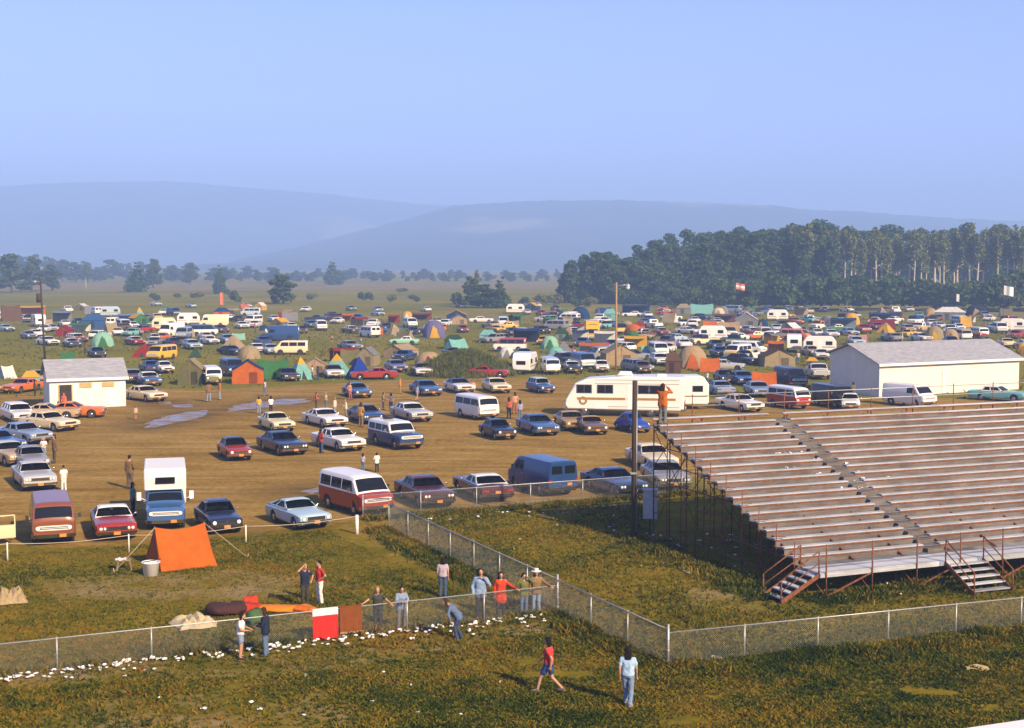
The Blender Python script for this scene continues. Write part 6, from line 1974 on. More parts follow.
# ---------------------------------------------------------------- the parked vehicles, nearest first
V = vehicle; T = tent
V('flatvan', 25, 80, 546, -88, 'rust brown', label='rust brown flat nosed van with white grille facing the rope')
V('muscle', 87, 140, 542, -86, 'red', 'white', label='red coupe with white roof facing the rope beside the brown van')
V('small', 193, 243, 536, -62, 'navy', label='small navy coupe with round headlights right of the blue camper truck', quad=False)
V('hatch', 263, 333, 532, 'R', 'light blue', label='pale blue hatchback parked before the red and white van', quad=False)
V('econoline', 316, 395, 518, 'R', 'red', 'white', label='red van with white roof at the end of the slanting fence')
V('sedan', 391, 457, 510, 'R', 'maroon', label='maroon sedan facing the fence right of the red van')
V('coupe', 450, 515, 504, 'l', 'maroon', 'white', label='maroon coupe with white vinyl roof turned away from the fence')
V('econoline', 505, 579, 498, 'l', 'blue', panel=True, label='blue panel van with its rear doors towards the fence')
V('coupe', 577, 650, 499, 'R', 'blue', label='blue coupe parked just left of the dark utility pole')
V('sedan', 638, 692, 492, -58, 'grey', label='dark grey sedan seen through the bleacher pipes')
V('sedan', 622, 680, 472, -40, 'cream', label='cream sedan behind the dark grey one at the bleachers')
V('small', 216, 253, 462, -66, 'red', 'black', label='small red car with black top alone on the lot', quad=False)
V('sedan', 255, 309, 457, 'R', 'navy', label='big navy sedan in the middle of the lot')
V('sedan', 309, 367, 453, 'R', 'white', label='white sedan left of the blue panel truck')
V('suburban', 366, 425, 451, 'R', 'blue', 'white', label='blue panel truck with white roof and a spare tyre on top')
V('sedan', 256, 296, 433, 'R', 'pale yellow', label='pale yellow sedan with two people behind it')
V('coupe', 300, 349, 429, 'R', 'white', label='white coupe with a group of people behind it')
V('coupe', 346, 386, 425, 'R', 'blue', 'navy', label='dark blue coupe behind the white roofed panel truck')
V('sedan', 388, 434, 423, 'R', 'silver', 'white', label='silver sedan with white roof right of the panel truck')
V('sedan', 341, 373, 399, 'R', 'mid blue', label='mid blue sedan in front of the red sedan and blue pyramid tent')
V('sedan', 408, 443, 397, 'R', 'mid blue', 'blue', label='blue sedan facing the lot, left of a white hardtop')
V('coupe', 442, 476, 394, 'R', 'white', 'navy', label='white hardtop with dark roof between two sedans of the back row')
V('sedan', 480, 512, 394, 'R', 'cream', label='cream sedan at the right end of the back row')
V('flatvan', 453, 500, 421, 'R', 'white', label='white flat nosed van standing alone in the lot')
V('small', 477, 518, 441, 'R', 'navy', label='small dark navy sedan left of three blue and gold cars', quad=False)
V('sedan', 514, 561, 437, 'R', 'mid blue', 'blue', label='blue sedan with chrome front next to the small navy one')
V('hatch', 573, 609, 436, 'R', 'brown', 'gold', label='brown compact with yellow grille left of the bright blue round car', quad=False)
V('coupe', 552, 590, 432, -20, 'gold', label='gold coupe half hidden behind the brown compact', quad=False)
V('beetle', 611, 653, 434, -40, 'bright blue', label='bright blue round backed small car in front of the motorhome')
V('motorhome', 556, 694, 417, 176, 'white', scale=1.2, label='long white motorhome with gold stripe ending in a curl')
V('trailer', 640, 704, 410, 8, 'white', dims=(6.2, 2.3, 3.0), label='white travel trailer behind the motorhome with a tall end window')
V('squareback', 525, 556, 394, 'R', 'mid blue', 'pale blue', label='small sky blue wagon crossing the lot left of the motorhome', quad=False)
V('sedan', 713, 765, 413, 'R', 'white', label='white sedan just above the top row of the bleachers')
V('microbus', 762, 815, 410, -52, 'red', 'white', label='red microbus with white top behind the bleachers')
V('econoline', 806, 861, 409, -55, 'black', panel=True, label='black van right of the red microbus')
V('small', 838, 862, 411, -88, 'white', label='small white car with red grille in front of the black van', quad=False)
V('econoline', 880, 938, 408, -40, 'white', panel=True, label='white van with open side in front of the barn')
V('sedan', 966, 1030, 402, -18, 'turquoise', 'white', label='turquoise sedan with white roof before the right end of the barn')
# the left row of cars, side on
V('coupe', 42, 106, 419, -14, 'orange', label='orange coupe with its front against the wash house corner')
V('coupe', 18, 80, 421, -14, 'tan', label='tan coupe half hidden left of the orange one')
V('sedan', 18, 80, 433, -16, 'cream', label='cream sedan with a dark wheel towards the lot in the left row')
V('wagon', 0, 38, 424, -10, 'white', label='white station wagon behind the cream sedan in the left row')
V('sedan', -8, 53, 446, -16, 'grey blue', label='grey blue sedan below the cream one in the left row')
V('sedan', -34, 27, 455, -16, 'mid blue', label='mid blue sedan cut by the left edge of the picture')
V('sedan', -22, 38, 468, -18, 'tan', 'silver', label='beige sedan with silver roof at the left edge')
V('sedan', 12, 56, 492, -82, 'silver', label='silver sedan facing the brown van')
V('small', 15, 47, 472, -80, 'grey', label='small grey car behind the silver sedan')
ws = V('sedan', -70, -2, 548, -40, 'white', label='white sedan at the left edge with its door swung open')
p = at(5, 545); t = put('door', None, ws)
mb = MB(); mb.box((0, 0, .62), (.95, .07, .60)); mb.beam((-.46, 0, .90), (-.40, 0, 1.36), .04, .05); mb.beam((.46, 0, .90), (.44, 0, 1.36), .04, .05); mb.beam((-.42, 0, 1.36), (.46, 0, 1.36), .04, .05)
bpy.data.objects.remove(t)
do = obj('door', mb, 'paint', None, color=PAL['cream'])
do.matrix_world = Matrix.Translation((p.x, p.y, 0)) @ Matrix.Rotation(view_yaw(p) + R(8), 4, 'Z')
bpy.context.view_layer.update()
do.parent = ws; do.matrix_parent_inverse = ws.matrix_world.inverted()
V('sedan', 122, 168, 403, -20, 'cream', label='cream sedan with raised hood right of the wash house')
# blue truck with white camper
g = at(166, 532); tk = build('camper_truck', van_parts('truckcab', False, False), tuple(g + Vector((g.x, g.y, 0)).normalized() * 2.85), R(-90) + view_yaw(g), {'body': PAL['mid blue'], 'roof': PAL['mid blue']}, 'blue truck carrying a white camper with corrugated roof', 'truck')
tk.scale = (.94, .94, .94)
ITEMS.append(dict(o=tk, base='blue camper truck', px=166, py=530, noun='truck'))
mb = MB(); extrude_profile(mb, [(1.25, 1.92), (1.35, 2.55), (1.25, 3.02), (-2.95, 3.02), (-3.0, 2.9), (-3.0, .95), (-.10, .95), (-.10, 1.92)], 2.15, 0, .05)
cs = obj('camper_shell', mb, 'paint', tk, color=PAL['white'], ang=R(25))
mb = MB()
for k in range(14): mb.box((-.85 , -.98 + k * .15, 3.03), (4.1, .05, .035))
mb.box((-.85, 0, 3.02), (4.2, 2.08, .02)); obj('roof', mb, 'trim_white', cs)
mb = MB(); mb.box((1.352, 0, 2.42), (.03, 1.0, .34)); obj('window', mb, 'glass', cs)
for sg in (1, -1):
    mb = MB(); mb.box((-1.4, sg * 1.08, 2.1), (1.3, .03, .5)); obj('window', mb, 'glass', cs)
    mb = MB(); mb.tube((1.15, sg * .98, 1.36), (1.2, sg * 1.30, 1.52), .02, n=6); mb.box((1.2, sg * 1.34, 1.60), (.06, .22, .42)); obj('mirror', mb, 'trim_white', tk)

# spare tyre lying on the roof of the panel truck
pt_ = next(o for o in COL.objects if o.get('label', '').startswith('blue panel truck'))
mb = MB(); mb.lathe([(.20, 0), (.36, 0), (.40, .06), (.40, .14), (.36, .20), (.20, .20), (.20, 0)], 18, 0, 'z', (-1.3, .1, 1.90)); mb.box((-1.3, .1, 1.88), (.6, .6, .03)); obj('spare_tyre', mb, 'rubber', pt_)

# ---------------------------------------------------------------- middle and far field
# vans, trailers, cars: style x0 x1 yb heading colour [roof]
FAR = '''
econoline 146 178 361 180 yellow|microbus 199 225 386 -84 olive white|coupe 276 299 382 -78 black|sedan 322 345 379 -84 white maroon|coupe 350 398 380 -174 red
econoline 274 308 355 176 cream|stepvan 266 298 341 178 blue|sedan 262 279 355 -20 pale_blue|econoline 224 240 377 -60 blue|small 153 175 374 -20 white|sedan 140 160 373 170 blue|sedan 138 159 387 -80 mid_blue white|sedan 124 141 384 -60 brown grey
coupe 216 247 356 -8 navy|sedan 246 268 354 -10 white|sedan 254 271 346 170 blue|sedan 219 236 344 -12 grey_blue|sedan 199 220 345 -10 white|wagon 182 203 350 -20 pale_blue|sedan 162 183 347 170 navy|sedan 146 164 347 176 grey
stepvan 158 186 338 180 white|econoline 192 217 336 -2 white blue|trailer 150 178 331 2 cream|trailer 176 201 325 0 white|stepvan 201 227 327 180 cream|sedan 211 230 333 -10 maroon|sedan 135 152 332 -170 navy|sedan 139 155 321 176 grey_blue|econoline 166 181 316 -30 blue
sedan 235 249 329 -6 white|sedan 248 262 328 -170 white|econoline 238 263 316 178 pale_blue|sedan 229 245 322 170 black|sedan 126 143 336 -60 dark_red|sedan 124 146 346 -30 red white
sedan 35 60 346 -12 white|wagon 65 89 343 -14 red white|sedan 63 81 348 -70 navy white|sedan 65 86 331 -4 white|sedan 58 71 327 170 white|sedan 73 84 325 -10 navy|econoline 118 130 330 -78 white|sedan 128 137 329 -30 white|trailer 100 121 317 178 pale_blue
sedan 18 35 321 -10 white|trailer 31 46 327 4 white|sedan -4 15 332 -8 pale_blue|trailer -8 7 321 0 white|sedan 89 105 358 -20 navy|coupe 0 46 394 176 orange|sedan 28 46 384 170 grey
sedan 303 319 328 -20 mid_blue|econoline 315 327 331 -84 white|sedan 304 326 321 176 navy|sedan 293 307 334 -30 maroon black|sedan 324 339 318 170 navy|sedan 340 362 334 -20 brown white|sedan 381 403 334 176 mid_blue|sedan 370 385 316 -10 pale_blue|sedan 388 421 345 176 mint white
sedan 336 364 351 -12 grey|sedan 391 418 362 -160 blue|sedan 385 407 373 -70 purple|econoline 402 418 328 -40 white|sedan 441 462 358 170 navy|sedan 412 434 377 -86 white black|fastback 463 512 378 -8 red|sedan 469 494 323 -8 white
econoline 497 509 327 -86 white|trailer 507 524 314 176 white|econoline 493 527 352 172 white red|sedan 514 533 360 -50 dark_green|trailer 514 536 375 176 white|microbus 538 562 375 -80 white pale_blue|sedan 563 581 374 -80 black white|econoline 570 597 370 -72 white mid_blue|small 592 611 373 -86 white
wagon 648 672 366 -30 white|wagon 619 655 373 -18 grey|small 632 652 374 -50 brown|sedan 557 575 356 -30 red|sedan 565 581 336 -16 red white|sedan 619 647 317 178 white|econoline 516 530 341 -84 white|boxtruck 583 601 341 -86 yellow
sedan 651 680 315 -170 red white|sedan 652 671 336 -40 red pale_yellow|sedan 658 688 343 176 pale_blue|sedan 684 700 333 -20 navy|pickup 686 698 329 -84 white|sedan 690 712 320 -10 blue|trailer 700 725 341 0 white|sedan 721 750 342 178 white|wagon 731 755 352 -14 white|sedan 708 723 350 -50 navy
sedan 711 728 358 -20 blue|sedan 705 746 371 -8 silver|sedan 715 734 384 -20 navy|sedan 732 753 386 -24 mid_blue|sedan 702 736 397 170 grey_blue|sedan 745 762 336 -30 red white|trailer 764 791 321 0 white|sedan 766 783 332 172 pale_blue|sedan 764 782 343 -10 dark_red
econoline 772 808 388 -30 navy|sedan 800 819 323 -10 aqua|pickup 808 831 330 176 white orange|sedan 811 824 337 -60 white|sedan 822 840 338 -8 white|sedan 838 860 336 -8 pale_blue|pickup 855 872 334 -20 red|trailer 801 838 354 0 white|trailer 786 802 352 90 white|sedan 792 809 335 170 grey_green
econoline 907 924 325 -150 white blue|sedan 924 938 327 -30 white|sedan 908 934 342 -8 white|microbus 955 972 341 -40 white tan|microbus 970 989 339 -30 red white|trailer 1000 1024 332 0 white|sedan 1006 1026 339 176 red|sedan 996 1016 348 170 cream|sedan 985 1000 331 -20 pale_blue|sedan 1014 1040 350 -10 white|sedan 880 904 342 170 grey
sedan 745 770 398 -30 grey_blue|sedan 812 830 360 -84 white|pickup 808 826 380 -80 silver|sedan 640 656 322 176 blue|sedan 330 345 324 176 white|sedan 285 296 330 170 white|sedan 425 436 331 -60 white|small 458 467 333 -60 red|sedan 532 545 333 170 blue|sedan 548 558 322 -30 white
sedan 605 618 350 -50 blue|sedan 676 690 349 170 white|sedan 690 703 344 -30 red|sedan 575 590 347 176 blue|sedan 506 518 336 -50 maroon|sedan 870 884 330 -20 red|sedan 885 899 326 170 white|sedan 850 862 346 -70 pale_blue|sedan 827 838 327 170 black|sedan 944 958 346 -20 navy
sedan 108 124 336 170 white|sedan 100 112 325 176 grey|sedan 45 57 332 -10 silver|sedan 268 280 322 -20 white|sedan 352 364 321 176 blue|sedan 406 420 335 -30 navy|wagon 438 452 327 176 white|sedan 535 548 316 -20 red|sedan 598 612 324 176 white|sedan 712 722 327 -70 white|sedan 776 788 328 -20 black
sedan 300 312 312 176 white|sedan 345 357 311 -10 grey|sedan 420 432 312 170 white|sedan 455 466 308 -10 navy|sedan 530 542 308 176 white|sedan 550 561 311 -20 maroon|sedan 595 606 313 170 blue|sedan 240 252 308 -10 white|sedan 185 197 308 170 pale_blue|sedan 150 162 306 -20 white|sedan 752 764 316 176 grey
'''
for row in FAR.strip().split('\n'):
    for it in row.split('|'):
        a = it.split()
        f = a[4] if a[4] in 'RLrl' else float(a[4])
        V(a[0], float(a[1]), float(a[2]), float(a[3]), f, a[5].replace('_', ' '), a[6].replace('_', ' ') if len(a) > 6 else None)
# tents: kind x0 x1 ytop ybase colour [second colour] [turn]
TENTS = '''
ridge 0 22 303 321 brown khaki 20|canopy 15 45 305 316 yellow orange|canopy 53 72 310 322 grey_blue grey|cabin 82 106 313 329 mid_blue|ridge 84 105 305 314 grey|dome 92 114 331 347 mint green|ridge 104 118 321 336 khaki grey 30|cabin 22 40 370 386 aqua yellow|ridge 0 14 365 379 white pale_blue 20|ridge 45 53 318 329 tan
pyramid 133 146 306 320 aqua yellow 10|dome 185 195 327 337 tan|ridge 231 246 333 340 mint|pyramid 189 202 346 358 dark_green dark_green|gable 180 205 357 385 olive khaki -12|cabin 214 230 307 317 orange blue|canopy 248 262 316 324 red|cabin 256 268 330 340 olive|gable 232 264 359 384 orange blue
ridge 256 291 358 379 green|pyramid 289 312 355 380 aqua yellow 20|gable 302 328 357 375 tan|pyramid 325 349 352 376 aqua yellow -20|pyramid 347 371 355 379 bright_blue bright_blue 15|ridge 339 361 348 365 olive|gable 359 378 346 366 khaki grey -20|ridge 281 299 311 321 grey|canopy 342 354 313 321 orange|ridge 371 384 327 335 orange|canopy 388 400 314 323 red
canopy 412 432 312 320 rust_brown|dome 423 446 319 338 purple yellow|gable 446 467 309 322 blue yellow|ridge 487 504 313 321 olive khaki|cabin 479 497 329 342 aqua|dome 415 443 351 367 tan dark_red|dome 499 515 346 358 white grey|cabin 444 464 334 349 dark_green|canopy 513 540 327 343 blue navy|dome 571 590 306 319 blue|cabin 557 572 311 320 blue
dome 541 559 335 349 mint green|cabin 555 569 328 341 grey_green dark_green|dome 546 566 346 361 aqua dark_green|pyramid 552 563 318 329 tan tan|ridge 562 574 317 326 khaki|canopy 594 617 330 343 white|canopy 579 609 342 355 orange white|gable 602 635 343 366 tan khaki 12|canopy 624 647 335 348 yellow|cabin 603 617 308 321 aqua|canopy 622 650 304 313 blue|cabin 635 645 321 331 orange red
cabin 665 681 351 373 brown|dome 677 708 344 369 tan orange|ridge 699 721 357 372 orange|ridge 749 761 351 364 white yellow 40|gable 760 792 348 367 khaki brown 15|ridge 750 778 371 388 orange|ridge 702 718 320 330 orange|ridge 717 741 320 336 tan grey|canopy 714 736 313 323 brown|gable 735 758 311 330 grey white|cabin 676 691 303 314 grey khaki|ridge 689 715 303 314 aqua mint|dome 712 725 307 316 cream
dome 843 860 312 325 yellow orange|canopy 830 856 317 330 blue grey_blue|canopy 869 902 312 320 blue red|ridge 868 896 318 329 dark_red|ridge 847 868 334 344 pink|dome 822 834 315 324 grey|cabin 934 965 306 320 grey white|dome 966 987 303 317 navy tan|dome 925 944 325 342 khaki yellow|dome 942 959 328 342 tan|dome 1016 1030 342 354 yellow|canopy 768 784 340 352 orange|dome 790 800 320 328 blue
dome 620 634 320 331 khaki|ridge 640 660 345 356 aqua orange|canopy 655 676 340 352 pink|dome 585 598 356 366 green|ridge 505 520 320 328 tan|cabin 806 818 357 366 brown yellow|dome 880 896 332 340 grey_green|cabin 972 988 346 354 aqua|ridge 60 76 352 360 green|canopy 118 134 313 321 grey_blue
'''
for row in TENTS.strip().split('\n'):
    for it in row.split('|'):
        a = it.split(); rest = a[6:]; c2 = None; rz = 0
        for q in rest:
            if q.lstrip('-').isdigit(): rz = float(q)
            else: c2 = q.replace('_', ' ')
        T(a[0], float(a[1]), float(a[2]), float(a[3]), float(a[4]), a[5].replace('_', ' '), c2, rz)
T('ridge', 150, 211, 527, 570, 'orange', guys=True, rz=17, label='orange ridge tent pitched in front of the blue camper truck')

# the remaining small cars of the crowd, set wherever the field is still free
fr = random.Random(21)
pal_ = ['white'] * 7 + ['pale blue', 'mid blue', 'blue', 'navy', 'red', 'maroon', 'silver', 'grey', 'cream', 'tan', 'black', 'grey blue', 'aqua', 'orange', 'yellow', 'green', 'brown']
made = 0
for k in range(4000):
    if made >= 135: break
    px = fr.uniform(0, 1020) if fr.random() < .3 else fr.uniform(535, 1020)
    py = fr.uniform(311, 366) if px > 600 else fr.uniform(317, 366) if px > 535 else fr.uniform(312, 345)
    if px > 815 and py > 338: continue
    p = at(px, py)
    if any(math.hypot(p.x - a, p.y - b) < r_ + 2.1 for a, b, r_ in PLACED): continue
    k_ = pxm(px, py); w = fr.choice((2.4, 3.0, 4.0, 5.2)) * k_
    st = fr.choice(('sedan', 'coupe', 'wagon', 'small', 'sedan', 'econoline', 'pickup'))
    V(st, px - w / 2, px + w / 2, py, fr.choice('RLrlRL'), fr.choice(pal_), fr.choice((None, None, None, 'white', 'black')), far=True); made += 1
made = 0
for k in range(4000):
    if made >= 52: break
    px = fr.uniform(540, 1020) if fr.random() < .7 else fr.uniform(0, 540); py = fr.uniform(308, 362)
    if px > 815 and py > 338: continue
    p = at(px, py)
    if any(math.hypot(p.x - a, p.y - b) < r_ + 2.2 for a, b, r_ in PLACED): continue
    k_ = pxm(px, py); w = fr.uniform(2.2, 3.6) * k_; h_ = fr.uniform(1.8, 2.5) * k_
    T(fr.choice(('ridge', 'gable', 'dome', 'pyramid', 'canopy')), px - w / 2, px + w / 2, py - h_, py, fr.choice(('orange', 'tan', 'khaki', 'aqua', 'yellow', 'green', 'blue', 'olive', 'red', 'grey')), fr.choice((None, 'white', 'yellow', 'tan')), fr.uniform(-40, 40)); made += 1
# ---------------------------------------------------------------- camp gear, blankets, litter
def along(px):
    """point of the low left fence line under photograph column px"""
    d_ = C0 - FLe; best = min(np.linspace(0, 1, 800), key=lambda t: abs(pix(FLe + d_ * t)[0] - px))
    return FLe + d_ * best
fd = (C0 - FLe).normalized(); fn = Vector((fd.y, -fd.x, 0))              # fn points to the camera side
if fn.y > 0: fn = -fn
def hung(name, label, x0, x1, drop, back, bands, wob, cat='blanket'):
    a, b = along(x0), along(x1); w = (b - a).length
    t = thing(name, label, cat, (a.x, a.y, 0), math.atan2(fd.y, fd.x))
    z0 = 1.065
    tot = drop; cur = 0
    for nm, fr, col in bands:
        P = []; n = 8
        for j in range(n + 1):
            v = lerp(cur, cur + fr, j / n)
            P.append([(w * i / 10, -.035 - .035 * math.sin(i * 1.9 + wob) * v - .02 * v, z0 - v * drop) for i in range(11)])
        mb = MB(); mb.sheet(P, .014); obj(nm, mb, 'cloth', t, color=col); cur += fr
    P = []
    for j in range(7):
        v = j / 6; ang = min(1, v * 3) * math.pi
        P.append([(w * i / 10, -.035 * math.cos(ang) if v < .34 else .035 + .01 * math.sin(i * 2.0), z0 + .035 * math.sin(ang) if v < .34 else z0 - (v - .33) / .67 * back) for i in range(11)])
    mb = MB(); mb.sheet(P, .014); obj('back_fold', mb, 'cloth', t, color=bands[0][2])
hung('blanket', 'red blanket with a white band hung over the fence rail', 313, 338, 1.02, .25, [('white_band', .20, PAL['white']), ('red_field', .80, (.52, .025, .02))], .5)
hung('rug', 'rust brown rug hung over the fence rail beside the red blanket', 340, 362, .92, .4, [('field', .93, (.19, .055, .012)), ('fringe', .07, (.34, .20, .08))], 2.1, 'rug')

def softroll(name, label, px, py, L, w, h, yaw, col, cat, bend=.2, seed=1, bands=None):
    p = at(px, py); t = thing(name, label, cat, (p.x, p.y, 0), R(yaw))
    segs = bands or [('cover', 0, 1, col)]
    for nm, f0, f1, c in segs:
        mb = MB(); P = []
        for j in range(19):
            u = lerp(f0, f1, j / 18); x = (u - .5) * L; e = min(1, min(u, 1 - u) * 9 + .12) if bands is None else 1
            yo = bend * math.sin(u * 3.0 + seed)
            row = []
            for i in range(13):
                a = 2 * math.pi * i / 12
                nz = 1 + .34 * mnoise.fractal(Vector((x * 2.6 + seed * 3.1, math.cos(a) * 1.3, math.sin(a) * 1.3)), 1, 2, 3)
                row.append((x, yo + w / 2 * e ** .5 * math.cos(a) * nz, max(0, h / 2 + h / 2 * e ** .5 * math.sin(a) * nz) + .004))
            P.append(row)
        mb.grid(P)
        for k in (0, -1): mb.add([tuple(v) for v in P[k][:-1]], [tuple(range(12))])
        obj(nm, mb, 'cloth', t, color=c)
softroll('sleeping_bag', 'long orange sleeping bag spread on the grass behind the fence', 284, 611, 2.1, .75, .22, 8, (.62, .20, .015), 'sleeping bag', .10, 2)
softroll('sleeping_bag', 'orange bag lying at the right end of the long sleeping bag', 305, 613, .8, .42, .26, -25, (.55, .13, .01), 'sleeping bag', .05, 5)
softroll('bedroll', 'dark maroon heap of bedding behind the two people at the fence', 226, 613, 1.5, 1.0, .42, 30, (.06, .025, .022), 'bedding', .15, 3)
softroll('bedroll', 'white and red bedding beside the dark heap', 243, 612, 1.2, .7, .34, -10, (.6, .56, .5), 'bedding', .05, 4, [('white_part', 0, .5, (.66, .62, .56)), ('red_part', .5, 1, (.42, .04, .02))])
softroll('red_cushion', 'round red cushion on top of the bedding pile', 251, 606, .55, .5, .36, 0, (.58, .05, .015), 'cushion', 0, 6)
softroll('green_bag', 'green duffel bag leaning by the fence behind the denim jacket', 256, 624, .7, .5, .55, 60, (.06, .12, .035), 'bag', 0, 8)
def crumpled(name, label, px, py, w, d_, h, col, cat, seed):
    p = at(px, py); mb = MB(); P = []
    for j in range(13):
        row = []
        for i in range(15):
            x, y = (i / 14 - .5), (j / 12 - .5); e = max(0, 1 - (2 * max(abs(x), abs(y))) ** 3)
            k = Vector((x * 5 + seed, y * 5, 1)); row.append((x * w * (1 + .3 * mnoise.noise(k * .6)), y * d_ * (1 + .3 * mnoise.noise(k * .7 + Vector((4, 0, 0)))), .03 + h * e * (.45 + .75 * abs(mnoise.noise(k)) * 1.6)))
        P.append(row)
    mb.sheet(P, .02, 0, False)
    o = obj(name, mb, 'cloth', None, (p.x, p.y, .01), .4, col); tag(o, label, cat)
crumpled('tan_blanket', 'crumpled tan blanket lying on the grass behind the fence', 195, 626, 1.5, 1.3, .42, (.44, .36, .22), 'blanket', 3)
crumpled('tan_bundle', 'tan and grey bundle at the left edge of the grass', 10, 602, 1.1, 1.1, .62, (.34, .25, .13), 'bundle', 8)
p = at(151, 575); t = thing('bucket', 'white plastic tub with dark stick standing by the orange tent', 'tub', (p.x, p.y, 0))
mb = MB(); mb.lathe([(.0, .0), (.30, .0), (.36, .52), (.39, .53), (.39, .57), (.345, .56), (.29, .03), (0, .03)], 18); obj('tub', mb, 'trim_white', t)
mb = MB(); mb.tube((-.3, -.1, .56), (.42, .05, .66), .025, n=6); obj('stick', mb, 'pole_dark', t)
p = at(124, 570); t = thing('camp_stool', 'small wooden camp stool with white cloth left of the orange tent', 'stool', (p.x, p.y, 0), .3)
for sx in (-1, 1):
    for sy in (-1, 1):
        mb = MB(); mb.beam((sx * .30, sy * .2, 0), (sx * .24, sy * .16, .42), .05, .05); obj('leg', mb, 'wood', t)
mb = MB(); mb.box((0, 0, .44), (.62, .42, .04)); obj('seat', mb, 'wood', t)
mb = MB(); mb.sheet([[(lerp(-.35, .1, i / 5), lerp(-.24, .24, j / 4), .475 + .03 * math.sin(i * 2 + j)) for i in range(6)] for j in range(5)], .012); obj('cloth', mb, 'paper', t)
p = at(690, 632 + 36)
def cup_me(sd_):
    mb = MB(); q = random.Random(sd_); r0, r1, l_ = .05, .065, .17
    mb.lathe([(0, -l_ / 2), (r0, -l_ / 2), (r1, l_ / 2), (r1 + .006, l_ / 2), (r1 - .008, l_ / 2 - .01), (r0 - .008, -l_ / 2 + .01), (0, -l_ / 2 + .01)], 10, 0, 'x', (0, 0, r1))
    return fixnormals(mb.mesh('paper_cup', ['paper']), R(40))
def wad_me(sd_, fl=1.0):
    mb = MB(); mb.ball((0, 0, 0), .10, 10, 7)
    mb.v = [tuple(Vector(v) * (1 + .55 * mnoise.noise(Vector(v) * 14 + Vector((sd_, 0, 0)))) for v in [v])[0] for v in mb.v]
    mb.v = [(v[0] * 1.25, v[1], max(-.07, v[2]) * fl + .07 * fl) for v in mb.v]
    me = mb.mesh('crumpled_paper', ['paper'])
    for p_ in me.polygons: p_.use_smooth = False
    return me
def carton_me():
    mb = MB(); mb.sheet([[(i * .07 - .14, j * .06 - .09, .03 + .035 * math.sin(i * 1.7 + j * 1.1)) for i in range(5)] for j in range(4)], .008); return mb.mesh('flattened_carton', ['paper'])
LIT = [('paper_cup', cup_me(1), 'cup'), ('crumpled_paper', wad_me(1, .5), 'paper'), ('crumpled_paper', wad_me(7, .28), 'paper'), ('flattened_carton', carton_me(), 'carton')]
DESC = {'paper_cup': 'white paper cup', 'crumpled_paper': 'crumpled white paper', 'flattened_carton': 'flattened white carton'}
def litter(p, zone, size=1.0):
    nm, me, cat = LIT[rnd.choices((0, 1, 2, 3), (5, 2, 4, 4))[0]]
    o = put(nm, me, None, p, rnd.uniform(0, 6.28)); o.scale = [size * .54 * rnd.uniform(.6, 1.3)] * 3
    tag(o, f'{DESC[nm]} lying {zone}', cat, f'{DESC[nm]} pieces {zone}')
dv = C0 - FLe
for k in range(200):
    t = rnd.uniform(.26, .99)
    o_ = .12 + abs(rnd.gauss(.2, .42)) + (.9 if rnd.random() < .10 else 0)
    litter(FLe + dv * t + fn * o_ + Vector((0, 0, .08)), 'along the foot of the leaning fence', 1.1)
d2 = C1 - C0; n2 = Vector((-abs(d2.y), -abs(d2.x), 0)).normalized()
for k in range(16):
    litter(C0 + d2 * rnd.uniform(.02, .42) + n2 * abs(rnd.gauss(.2, .25)) + Vector((0, 0, .05)), 'near the thick corner post', 1.1)
for k in range(14): litter(at(rnd.uniform(40, 640), rnd.uniform(672, 716), .05), 'scattered in the near meadow')
for px, py in ((466, 510), (492, 511), (499, 512), (503, 513), (507, 512), (529, 512), (529, 516), (543, 513), (614, 516), (609, 527), (557, 525), (520, 539), (514, 549), (614, 531), (478, 517), (430, 519), (450, 520)):
    litter(at(px, py, .04), 'on the grass in front of the parked cars', 1.2)
for k in range(26): litter(at(rnd.uniform(640, 760), rnd.uniform(528, 575), .04), 'in the shade at the left end of the bleachers', 1.1)
for k in range(20): litter(at(rnd.uniform(812, 905), rnd.uniform(582, 600), .05), 'in the weeds under the front walkway', 1.0)
for k in range(36):
    i_ = rnd.randint(8, 13); y, z = rowpos(i_)
    litter(bl_pt(rnd.gauss(6.5 - (i_ - 10) * .3, 1.1), y - rnd.uniform(.0, .5), z + .03), 'left on the upper rows of the bleachers', 1.3)
for px, py in ((700, 657), (712, 661), (797, 632), (976, 668)):
    pass
mb_ = wad_me(3, .5)
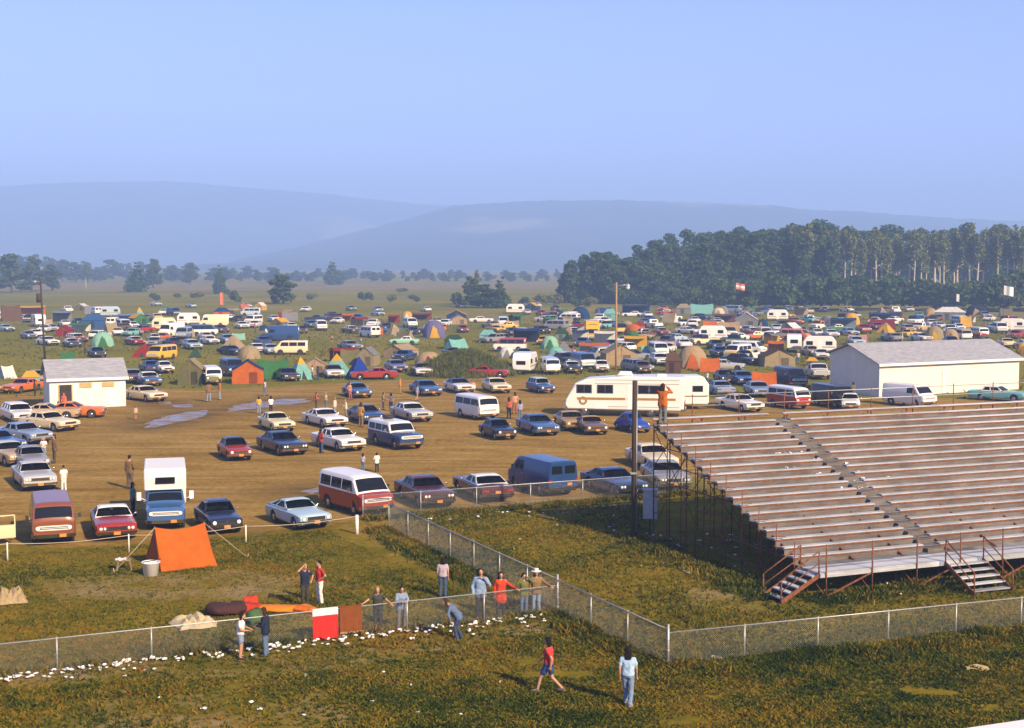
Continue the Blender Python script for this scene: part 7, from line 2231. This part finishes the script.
for px, py, d_ in ((712, 660, 'flat tan scrap of cardboard inside the front fence near the corner post'), (976, 669, 'pale tan scrap in the near meadow at the right')):
    o = put('cardboard_scrap', fixnormals((lambda m: (m.sheet([[(i * .14 - .35, j * .12 - .24, .04 + .05 * math.sin(i * 1.3 + j)) for i in range(6)] for j in range(5)], .012), m)[-1])(MB()).mesh('cardboard_scrap', ['vent_wood'])), None, at(px, py, .05))
    tag(o, d_, 'cardboard')

# ---------------------------------------------------------------- labels for the crowd of cars and tents
LM = [dict(base='wash house', px=86, py=408), dict(base='barn', px=930, py=385), dict(base='motorhome', px=632, py=415), dict(base='dirt mound', px=474, py=376), dict(base='tan lamp pole', px=616, py=370), dict(base='red and white flag', px=737, py=322)]
cnt = {}
for it in ITEMS: cnt[it['base']] = cnt.get(it['base'], 0) + 1
for it in ITEMS:
    if cnt[it['base']] == 1 and not any(l['base'] == it['base'] for l in LM): LM.append(it)
used = set(it['o'].get('label') for it in ITEMS if it['o'].get('label'))
def rel(it, l):
    dx, dy = it['px'] - l['px'], it['py'] - l['py']
    if abs(dx) > abs(dy) * 1.1: return ('just right of' if dx > 0 else 'just left of') if abs(dx) < 45 else ('to the right of' if dx > 0 else 'to the left of')
    return 'right behind' if dy < 0 else 'right in front of'
for it in ITEMS:
    if it['o'].get('label'): continue
    cand = sorted((l for l in LM if l is not it and l.get('base') != it['base']), key=lambda l: math.hypot(it['px'] - l['px'], (it['py'] - l['py']) * 2.2))
    lab = None
    for l in cand[:6]:
        s_ = f"{it['base']} {rel(it, l)} the {l['base']}"
        if s_ not in used and len(s_.split()) <= 16: lab = s_; break
    if lab is None:
        for l in cand[:3]:
            for m in cand[1:6]:
                s_ = f"{it['base']} between the {l['base']} and the {m['base']}"
                if lab is None and l is not m and s_ not in used and len(s_.split()) <= 16: lab = s_
    if lab is None or len(lab.split()) > 16:
        for l in cand[6:]:
            s_ = f"{it['base']} {rel(it, l)} the {l['base']}"
            if s_ not in used and len(s_.split()) <= 16: lab = s_; break
    used.add(lab); it['o']['label'] = lab
    it['o']['group'] = 'tents and canopies of the camp' if 'tent' in it['noun'] or it['noun'] == 'canopy' else 'vehicles parked on the camping field'
